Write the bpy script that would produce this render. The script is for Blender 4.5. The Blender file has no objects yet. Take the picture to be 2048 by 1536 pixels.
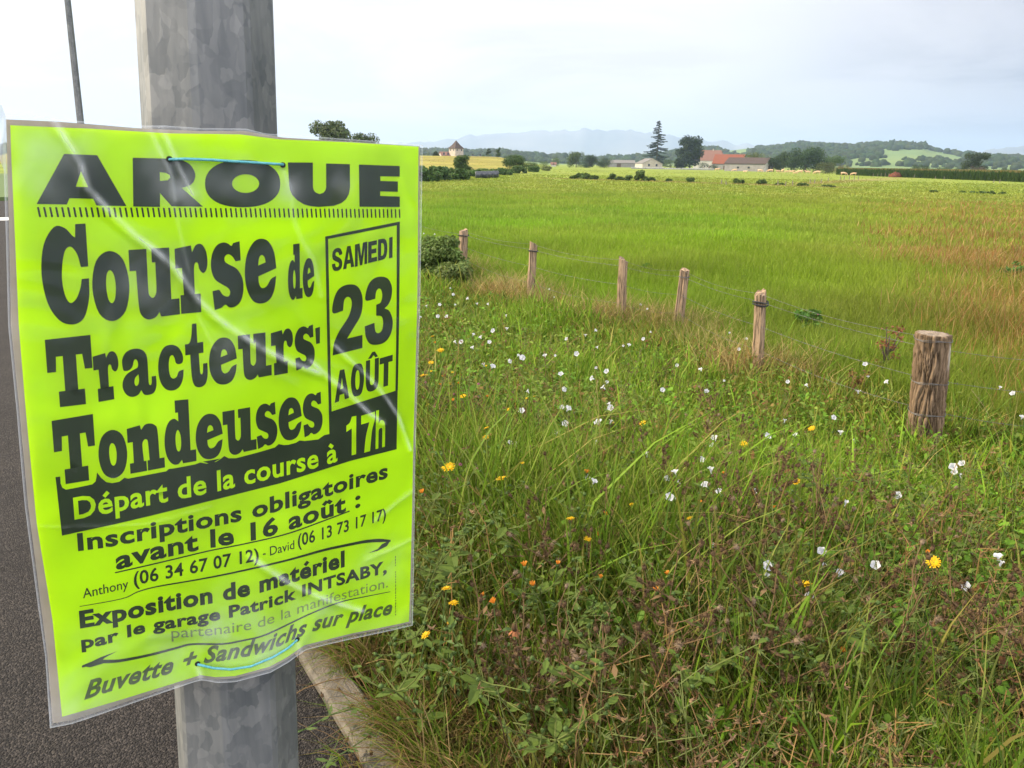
import bpy, bmesh, math, random
import numpy as np
from mathutils import Vector, Matrix, Euler
from mathutils.geometry import tessellate_polygon
from mathutils import noise as mnoise

C = bpy.context.scene.collection
S = bpy.context.scene
RND = random.Random(7)
NP = np.random.default_rng(11)

# ------------------------------------------------------------------ camera
F, CX, CY = 1480.0, 1024.0, 768.0          # focal length and centre for a 2048 x 1536 frame
HOR, ROLL, H = 325.0, math.radians(0.9), 1.5
PITCH = math.atan((CY - HOR) / F)
FW = np.array([0, math.cos(PITCH), -math.sin(PITCH)])
_rt = np.array([1.0, 0, 0]); _up = np.cross(_rt, FW)
RT = math.cos(ROLL) * _rt + math.sin(ROLL) * _up
UP = -math.sin(ROLL) * _rt + math.cos(ROLL) * _up
EYE = np.array([0, 0, H])
cam = bpy.data.cameras.new('camera')
cam.sensor_width = 36.0
cam.lens = F / 2048 * 36.0
cam.clip_start = 0.02
cam.clip_end = 40000
camo = bpy.data.objects.new('camera', cam)
C.objects.link(camo)
camo.matrix_world = Matrix(((RT[0], UP[0], -FW[0], 0), (RT[1], UP[1], -FW[1], 0), (RT[2], UP[2], -FW[2], H), (0, 0, 0, 1)))
S.camera = camo

# ------------------------------------------------------------------ light, sky, exposure
SUN_AZ, SUN_EL = math.radians(-80), math.radians(31)     # azimuth clockwise from +Y
SDIR = Vector((math.sin(SUN_AZ) * math.cos(SUN_EL), math.cos(SUN_AZ) * math.cos(SUN_EL), math.sin(SUN_EL)))
sl = bpy.data.lights.new('sun', 'SUN')
sl.energy = 5.0
sl.angle = math.radians(0.5)
sl.color = (1.0, 0.87, 0.66)
so = bpy.data.objects.new('sun', sl)
C.objects.link(so)
so.rotation_euler = SDIR.to_track_quat('Z', 'Y').to_euler()
S.view_settings.view_transform = 'Standard'
S.view_settings.look = 'None'
S.view_settings.exposure = 0.70
S.view_settings.gamma = 1.0
S.view_settings.use_curve_mapping = False
S.cycles.use_denoising = True
S.cycles.max_bounces = 6
S.cycles.diffuse_bounces = 3
S.cycles.glossy_bounces = 2
S.cycles.transmission_bounces = 4
S.cycles.transparent_max_bounces = 10
S.cycles.volume_bounces = 1

W = bpy.data.worlds.new('World')
S.world = W
W.use_nodes = True
wn, wl = W.node_tree.nodes, W.node_tree.links
wn.clear()
def wnode(t, **kw):
    n = wn.new(t)
    for k, v in kw.items():
        setattr(n, k, v)
    return n
wout = wnode('ShaderNodeOutputWorld')
wbg = wnode('ShaderNodeBackground')
wbg.inputs['Strength'].default_value = 0.1
sky = wnode('ShaderNodeTexSky', sky_type='NISHITA', sun_disc=False)
sky.sun_elevation = SUN_EL
sky.sun_rotation = SUN_AZ
sky.air_density = 1.0
sky.dust_density = 2.0
tc = wnode('ShaderNodeTexCoord')
sep = wnode('ShaderNodeSeparateXYZ')
wl.new(tc.outputs['Generated'], sep.inputs[0])
def wmath(op, a, b=None, clamp=False):
    n = wnode('ShaderNodeMath', operation=op, use_clamp=clamp)
    for i, v in enumerate((a, b)):
        if v is None: continue
        if isinstance(v, (int, float)): n.inputs[i].default_value = v
        else: wl.new(v, n.inputs[i])
    return n.outputs[0]
zz = wmath('ADD', wmath('MAXIMUM', sep.outputs[2], 0.0), 0.16)
cmb = wnode('ShaderNodeCombineXYZ')
wl.new(wmath('DIVIDE', sep.outputs[0], zz), cmb.inputs[0])
wl.new(wmath('DIVIDE', sep.outputs[1], zz), cmb.inputs[1])
n1 = wnode('ShaderNodeTexNoise'); n1.inputs['Scale'].default_value = 0.8; n1.inputs['Detail'].default_value = 7; n1.inputs['Roughness'].default_value = 0.55; n1.inputs['Distortion'].default_value = 0.6
wl.new(cmb.outputs[0], n1.inputs['Vector'])
ramp = wnode('ShaderNodeMapRange', interpolation_type='SMOOTHSTEP')
ramp.inputs[1].default_value = 0.40; ramp.inputs[2].default_value = 0.62
wl.new(n1.outputs['Fac'], ramp.inputs[0])
# thin veil brighter round the sun (a real aureole of thin cloud)
sdot = wnode('ShaderNodeVectorMath', operation='DOT_PRODUCT')
wl.new(tc.outputs['Generated'], sdot.inputs[0]); sdot.inputs[1].default_value = SDIR
aur = wnode('ShaderNodeMapRange', interpolation_type='SMOOTHSTEP')
aur.inputs[1].default_value = -0.42; aur.inputs[2].default_value = 0.16
wl.new(sdot.outputs['Value'], aur.inputs[0])
veil = wnode('ShaderNodeMix', data_type='RGBA')
wl.new(aur.outputs[0], veil.inputs[0])
veil.inputs[6].default_value = (1.5, 1.55, 2.3, 1); veil.inputs[7].default_value = (8.0, 8.0, 8.0, 1)
cl = wnode('ShaderNodeMix', data_type='RGBA')
wl.new(wmath('ADD', wmath('MULTIPLY', aur.outputs[0], 0.80), wmath('MULTIPLY', wmath('SUBTRACT', ramp.outputs[0], 0.55), 0.65), True), cl.inputs[0])
wl.new(veil.outputs[2], cl.inputs[6])
cl.inputs[7].default_value = (6.1, 5.95, 6.15, 1)
fin = wnode('ShaderNodeMix', data_type='RGBA')
fin.inputs[0].default_value = 0.96
# an overcast vault: brighter overhead than at the horizon
vlt = wnode('ShaderNodeMapRange', interpolation_type='SMOOTHSTEP'); vlt.inputs[1].default_value = .22; vlt.inputs[2].default_value = .75; vlt.inputs[3].default_value = 1.0; vlt.inputs[4].default_value = 1.15
wl.new(sep.outputs[2], vlt.inputs[0])
vsc = wnode('ShaderNodeVectorMath', operation='SCALE'); wl.new(cl.outputs[2], vsc.inputs[0]); # unseen bright sky patch added behind the camera to light the poster
fill_dot = wnode('ShaderNodeVectorMath', operation='DOT_PRODUCT'); wl.new(tc.outputs['Generated'], fill_dot.inputs[0]); fill_dot.inputs[1].default_value = Vector((.55, -.80, .25)).normalized()
fill_sky = wnode('ShaderNodeMapRange', interpolation_type='SMOOTHSTEP'); fill_sky.inputs[1].default_value = .05; fill_sky.inputs[2].default_value = .85; fill_sky.inputs[3].default_value = 0.0; fill_sky.inputs[4].default_value = 2.9
wl.new(fill_dot.outputs['Value'], fill_sky.inputs[0])
wl.new(wmath('ADD', vlt.outputs[0], fill_sky.outputs[0]), vsc.inputs['Scale'])
wl.new(sky.outputs[0], fin.inputs[6]); wl.new(vsc.outputs[0], fin.inputs[7])
wl.new(fin.outputs[2], wbg.inputs['Color'])
wl.new(wbg.outputs[0], wout.inputs['Surface'])

# ------------------------------------------------------------------ helpers
def ray(px, py):
    d = FW + RT * (px - CX) / F - UP * (py - CY) / F
    return d / np.linalg.norm(d)
def proj(P):
    v = np.asarray(P, float) - EYE
    k = v @ FW
    return CX + F * (v @ RT) / k, CY - F * (v @ UP) / k

KD = np.array([-0.557, 0.8306])            # direction of the kerb
KN = np.array([0.8306, 0.557])             # away from the road
def sst(a, b, x):
    t = np.clip((x - a) / (b - a), 0, 1)
    return t * t * (3 - 2 * t)
# ridge of the wooded hills: picture column -> height of its crest seen from the eye
RIDGE = np.array([(-2500, 302), (0, 300), (500, 304), (840, 304), (900, 302), (950, 305), (1000, 303), (1050, 310), (1100, 314), (1180, 319), (1240, 318), (1290, 311), (1340, 303), (1395, 295),
                  (1430, 292), (1460, 295), (1500, 290), (1520, 294), (1560, 290), (1590, 284), (1640, 288), (1700, 291), (1740, 287), (1790, 285), (1840, 289), (1856, 297), (1900, 303), (1950, 309), (2048, 314), (2400, 318), (4200, 322)], float)
def az_px(px):
    d = ray(px, 330); return math.atan2(d[0], d[1])
RIDGE[:, 1] += 6.0
RAZ = np.array([az_px(p) for p in RIDGE[:, 0]])
REL = np.array([ray(*p)[2] / math.hypot(*ray(*p)[:2]) for p in RIDGE])
RR0, RR1 = 900.0, 2100.0
def hnoise(x, y):
    return (np.sin(x * 1.9 + 1.3 * np.sin(y * 1.1)) + np.sin(y * 2.3 + 1.7 * np.sin(x * 0.8 + 2)) + 0.5 * np.sin(x * 4.3 + y * 3.1)) / 2.5
def ground_z(x, y):
    x = np.asarray(x, float); y = np.asarray(y, float)
    k = x * KN[0] + y * KN[1]
    r = np.hypot(x, y); a = np.arctan2(x, y)
    bank = 1 - sst(0.65, 5.8, k)
    z = -0.7 + 0.68 * bank
    w = sst(0.9, 2.0, k) * (1 - sst(120, 200, r))
    z = z + w * (0.035 * hnoise(x * 1.1, y * 1.1) + 0.02 * hnoise(x * 3.1 + 5, y * 2.7))
    z = np.where(k < 0.6, -0.03, z)
    # rise of the yellow field on the left beyond the bank
    z = z + 4.4 * sst(150, 330, r) * (1 - sst(-0.03, 0.05, a)) * sst(0.6, 12, k)
    rel = np.interp(a, RAZ, REL)
    hh = np.maximum(H + rel * RR1, 4) + 0.7
    f = np.clip((r - RR0) / (RR1 - RR0), 0, 1.6)
    s = np.where(f < 1, sst(0, 1, f) * 0.55 + f * 0.45, 1 - 0.9 * (f - 1) ** 2 * 2)
    z = z + np.where(r > RR0, hh * s * (1 + 0.0 * f), 0) + 6.0 * hnoise(x * .006, y * .006) * sst(0, .35, f) * (1 - sst(.75, .95, f))
    return z
def hit(px, py, up=0.0, tmax=4000):
    """first point on the ray whose height above the ground is `up`"""
    d = ray(px, py)
    ts = np.concatenate([np.linspace(0.4, 12, 500), np.geomspace(12, tmax, 3000)])
    P = EYE + ts[:, None] * d
    g = P[:, 2] - ground_z(P[:, 0], P[:, 1]) - up
    i = np.argmax(g < 0)
    if g[i] >= 0: return None
    if i == 0: return P[0]
    f = g[i - 1] / (g[i - 1] - g[i])
    return P[i - 1] + (P[i] - P[i - 1]) * f
def at_dist(px, dist):
    d = ray(px, 335); d = d[:2] / np.linalg.norm(d[:2])
    p = d * dist
    return np.array([p[0], p[1], float(ground_z(p[0], p[1]))])
def z_for(px, py, P):
    d = ray(px, py)
    return EYE[2] + d[2] * math.hypot(P[0], P[1]) / math.hypot(d[0], d[1])

class MB:
    def __init__(s): s.v = []; s.f = []; s.c = []
    def add(s, vs, fs, col=None):
        o = len(s.v); s.v += [tuple(p) for p in vs]; s.f += [tuple(i + o for i in f) for f in fs]
        if col is not None: s.c += [col] * len(vs)
    def box(s, x0, x1, y0, y1, z0, z1, M=None, col=None):
        vs = [Vector(p) for p in ((x0, y0, z0), (x1, y0, z0), (x1, y1, z0), (x0, y1, z0), (x0, y0, z1), (x1, y0, z1), (x1, y1, z1), (x0, y1, z1))]
        if M: vs = [M @ p for p in vs]
        s.add(vs, [(3, 2, 1, 0), (4, 5, 6, 7), (0, 1, 5, 4), (1, 2, 6, 5), (2, 3, 7, 6), (3, 0, 4, 7)], col)
    def tube(s, pts, rad, n=6, cap=True, col=None):
        pts = [Vector(p) for p in pts]
        if not hasattr(rad, '__len__'): rad = [rad] * len(pts)
        vs = []; fs = []
        d0 = (pts[1] - pts[0]).normalized()
        u = d0.orthogonal().normalized()
        for i, p in enumerate(pts):
            d = (pts[min(i + 1, len(pts) - 1)] - pts[max(i - 1, 0)])
            d = d.normalized() if d.length > 1e-9 else d0
            u = u - d * u.dot(d)
            u = u.normalized() if u.length > 1e-6 else d.orthogonal().normalized()
            w = d.cross(u)
            for k in range(n):
                a = 2 * math.pi * k / n
                vs.append(p + (u * math.cos(a) + w * math.sin(a)) * rad[i])
        for i in range(len(pts) - 1):
            for k in range(n):
                fs.append((i * n + k, i * n + (k + 1) % n, (i + 1) * n + (k + 1) % n, (i + 1) * n + k))
        if cap:
            fs.append(tuple(range(n - 1, -1, -1))); fs.append(tuple(range((len(pts) - 1) * n, len(pts) * n)))
        s.add(vs, fs, col)
    def build(s, name, mat, parent=None, smooth=False):
        me = bpy.data.meshes.new(name)
        me.from_pydata([tuple(p) for p in s.v], [], s.f)
        if s.c and len(s.c) == len(s.v):
            at = me.color_attributes.new('col', 'FLOAT_COLOR', 'POINT')
            at.data.foreach_set('color', np.array([(*c[:3], 1) for c in s.c], np.float32).ravel())
        if smooth: me.polygons.foreach_set('use_smooth', [True] * len(me.polygons))
        if mat: me.materials.append(mat)
        me.update()
        return link(name, me, parent)
def link(name, me, parent=None):
    o = bpy.data.objects.new(name, me)
    C.objects.link(o)
    if parent: o.parent = parent
    return o
def np_mesh(name, V, Q, T, mat, cols=None, parent=None, smooth=True):
    """V (n,3); Q (m,4) quads; T (k,3) tris"""
    me = bpy.data.meshes.new(name)
    V = np.asarray(V, np.float32)
    nq, nt = (0 if Q is None else len(Q)), (0 if T is None else len(T))
    loops = np.concatenate(([np.asarray(Q, np.int32).ravel()] if nq else []) + ([np.asarray(T, np.int32).ravel()] if nt else []))
    me.vertices.add(len(V)); me.vertices.foreach_set('co', V.ravel())
    me.loops.add(len(loops)); me.loops.foreach_set('vertex_index', loops)
    me.polygons.add(nq + nt)
    st = np.concatenate([np.arange(nq) * 4, nq * 4 + np.arange(nt) * 3]).astype(np.int32)
    me.polygons.foreach_set('loop_start', st)
    if smooth: me.polygons.foreach_set('use_smooth', np.ones(nq + nt, bool))
    if cols is not None:
        at = me.color_attributes.new('col', 'FLOAT_COLOR', 'POINT')
        at.data.foreach_set('color', np.concatenate([np.asarray(cols, np.float32), np.ones((len(V), 1), np.float32)], 1).ravel())
    me.materials.append(mat)
    me.update(calc_edges=True); me.validate()
    return link(name, me, parent)
def thing(name, label, cat, loc=(0, 0, 0), rotz=0, group=None):
    o = bpy.data.objects.new(name, None); C.objects.link(o)
    o.empty_display_size = 0.1
    o.location = loc; o.rotation_euler = (0, 0, rotz)
    return tag(o, label, cat, group)
def tag(o, label, cat, group=None):
    o['label'] = label; o['category'] = cat
    if group: o['group'] = group
    return o
def kind(o, k): o['kind'] = k; return o
def copy_tree(o, parent=None):
    c = o.copy(); C.objects.link(c); c.parent = parent
    for ch in list(o.children): copy_tree(ch, c)
    return c

# ------------------------------------------------------------------ materials
def mat(name):
    m = bpy.data.materials.new(name); m.use_nodes = True
    return m, m.node_tree.nodes, m.node_tree.links, m.node_tree.nodes['Principled BSDF']
def pmat(name, c1, c2=None, scale=5.0, rough=0.8, bump=0.0, bscale=None, spec=0.3, stretch=(1, 1, 1), detail=5, lo=.35, hi=.65, coord='Object', metal=0.0, bdist=0.01):
    m, n, l, p = mat(name)
    p.inputs['Roughness'].default_value = rough
    p.inputs['Specular IOR Level'].default_value = spec
    p.inputs['Metallic'].default_value = metal
    t = n.new('ShaderNodeTexCoord'); mp = n.new('ShaderNodeMapping'); mp.inputs['Scale'].default_value = stretch
    l.new(t.outputs[coord], mp.inputs[0])
    if c2 is None: c2 = tuple(c * 0.75 for c in c1)
    nz = n.new('ShaderNodeTexNoise'); nz.inputs['Scale'].default_value = scale; nz.inputs['Detail'].default_value = detail
    l.new(mp.outputs[0], nz.inputs['Vector'])
    r = n.new('ShaderNodeMapRange'); r.inputs[1].default_value = lo; r.inputs[2].default_value = hi
    l.new(nz.outputs['Fac'], r.inputs[0])
    mx = n.new('ShaderNodeMix'); mx.data_type = 'RGBA'
    mx.inputs[6].default_value = (*c1, 1); mx.inputs[7].default_value = (*c2, 1)
    l.new(r.outputs[0], mx.inputs[0]); l.new(mx.outputs[2], p.inputs['Base Color'])
    if bump:
        b = n.new('ShaderNodeBump'); b.inputs['Strength'].default_value = bump; b.inputs['Distance'].default_value = bdist
        nb = n.new('ShaderNodeTexNoise'); nb.inputs['Scale'].default_value = bscale or scale * 3; nb.inputs['Detail'].default_value = 4
        l.new(mp.outputs[0], nb.inputs['Vector']); l.new(nb.outputs['Fac'], b.inputs['Height']); l.new(b.outputs[0], p.inputs['Normal'])
    return m
def leafmat(name, base=None, trans=0.35, rough=0.55, spec=0.25, jitter=0.0):
    """foliage: colour from the attribute 'col' (or a fixed colour), part of the light passing through"""
    m, n, l, p = mat(name)
    p.inputs['Roughness'].default_value = rough; p.inputs['Specular IOR Level'].default_value = spec
    tr = n.new('ShaderNodeBsdfTranslucent'); mx = n.new('ShaderNodeMixShader'); mx.inputs[0].default_value = trans
    if base is None:
        a = n.new('ShaderNodeAttribute'); a.attribute_name = 'col'; col = a.outputs['Color']
    else:
        nz = n.new('ShaderNodeTexNoise'); nz.inputs['Scale'].default_value = 60
        t = n.new('ShaderNodeTexCoord'); l.new(t.outputs['Object'], nz.inputs['Vector'])
        mm = n.new('ShaderNodeMix'); mm.data_type = 'RGBA'; mm.inputs[6].default_value = (*base, 1); mm.inputs[7].default_value = (*[b * .7 for b in base], 1)
        l.new(nz.outputs['Fac'], mm.inputs[0]); col = mm.outputs[2]
    l.new(col, p.inputs['Base Color']); l.new(col, tr.inputs['Color'])
    out = n['Material Output']
    l.new(p.outputs[0], mx.inputs[1]); l.new(tr.outputs[0], mx.inputs[2]); l.new(mx.outputs[0], out.inputs['Surface'])
    return m
# ================================================================== POSTER AND POLE
_pc = np.array([(20, 250), (838, 292), (822, 1248), (117, 1437)], float)
_A = []
for (u, v), (x, y) in zip([(0, 0), (1, 0), (1, 1), (0, 1)], _pc - np.array([CX, CY])):
    _A += [[u, v, 1, 0, 0, 0, -x * u, -x * v, -x], [0, 0, 0, u, v, 1, -y * u, -y * v, -y]]
_h = np.linalg.svd(np.array(_A))[2][-1].reshape(3, 3)
_M = np.linalg.inv(np.diag([F, F, 1.0])) @ _h
if _M[2, 2] < 0: _M = -_M
_M = _M * (0.40 / np.linalg.norm(_M[:, 0]))          # the poster is 40 cm wide
_HI = np.linalg.inv(_h)
def c2w(v): return v[0] * RT - v[1] * UP + v[2] * FW
PO, PU, PV = EYE + c2w(_M[:, 2]), c2w(_M[:, 0]), c2w(_M[:, 1])
PN = np.cross(PV, PU); PN = PN / np.linalg.norm(PN)
if PN @ (EYE - PO) < 0: PN = -PN
def uv(px, py):
    q = _HI @ np.array([px - CX, py - CY, 1.0])
    return q[0] / q[2], q[1] / q[2]
def wave(u, v):
    return 0.0016 * (math.sin(5.1 * u + 3.0 * v + .6) + .7 * math.sin(9 * v - 4.2 * u) + .35 * math.sin(14 * u + 11 * v)) + 0.010 * (u - 0.47) ** 2 * (0.4 + v)
def PP(u, v, off=0.0):
    return Vector(PO + u * PU + v * PV + PN * (off - wave(u, v)))
Z = {1: (0, 200, 1536 / 450), 2: (400, 220, 1536 / 460), 3: (0, 600, 1536 / 450), 4: (400, 640, 1536 / 460), 5: (0, 1000, 1290 / 450), 6: (400, 1000, 1318 / 460)}
def zz_(t, pts):                                         # enlarged-view readings -> photo pixels
    ox, oy, s = Z[t]
    return [(ox + x / s, oy + y / s) for x, y in pts]
def smooth_closed(pts, n=4):
    """Catmull-Rom through a closed contour; points with a third value 0 stay sharp"""
    P = [np.array(p[:2], float) for p in pts]; sh = [len(p) > 2 for p in pts]; N = len(P); out = []
    for i in range(N):
        p0, p1, p2, p3 = P[i - 1], P[i], P[(i + 1) % N], P[(i + 2) % N]
        out.append(p1)
        if sh[i] and sh[(i + 1) % N]: continue
        m1 = (p2 - p1) if sh[i] else (p2 - p0) / 2
        m2 = (p2 - p1) if sh[(i + 1) % N] else (p3 - p1) / 2
        for j in range(1, n):
            t = j / n
            out.append((2 * t ** 3 - 3 * t ** 2 + 1) * p1 + (t ** 3 - 2 * t ** 2 + t) * m1 + (-2 * t ** 3 + 3 * t ** 2) * p2 + (t ** 3 - t ** 2) * m2)
    return [tuple(p) for p in out]
class Sheet:
    """flat shapes given in poster (u,v), cut fine enough to follow the bent paper"""
    def __init__(s): s.bm = bmesh.new()
    def poly(s, contours):
        vl = [[Vector((u, v, 0)) for u, v in c] for c in contours]
        try: tris = tessellate_polygon(vl)
        except Exception: return
        flat = [p for c in vl for p in c]
        bv = [s.bm.verts.new(p) for p in flat]
        for t in tris:
            try: s.bm.faces.new([bv[i] for i in t])
            except ValueError: pass
    def px(s, contours): s.poly([[uv(*p[:2]) for p in c] for c in contours])
    def tris(s, vs, fs):
        bv = [s.bm.verts.new((u, v, 0)) for u, v in vs]
        for f in fs:
            try: s.bm.faces.new([bv[i] for i in f])
            except ValueError: pass
    def build(s, name, m, parent, off, lim=0.03):
        bm = s.bm
        for _ in range(6):
            es = [e for e in bm.edges if math.hypot((e.verts[0].co.x - e.verts[1].co.x), 1.5 * (e.verts[0].co.y - e.verts[1].co.y)) > lim]
            if not es: break
            bmesh.ops.subdivide_edges(bm, edges=es, cuts=1)
            bmesh.ops.triangulate(bm, faces=[f for f in bm.faces if len(f.verts) > 3])
        for v in bm.verts: v.co = PP(v.co.x, v.co.y, off)
        bm.normal_update()
        for f in bm.faces:
            if f.normal.dot(Vector(PN)) < 0: f.normal_flip()
            f.smooth = True
        me = bpy.data.meshes.new(name); bm.to_mesh(me); bm.free(); me.materials.append(m)
        return link(name, me, parent)

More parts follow.
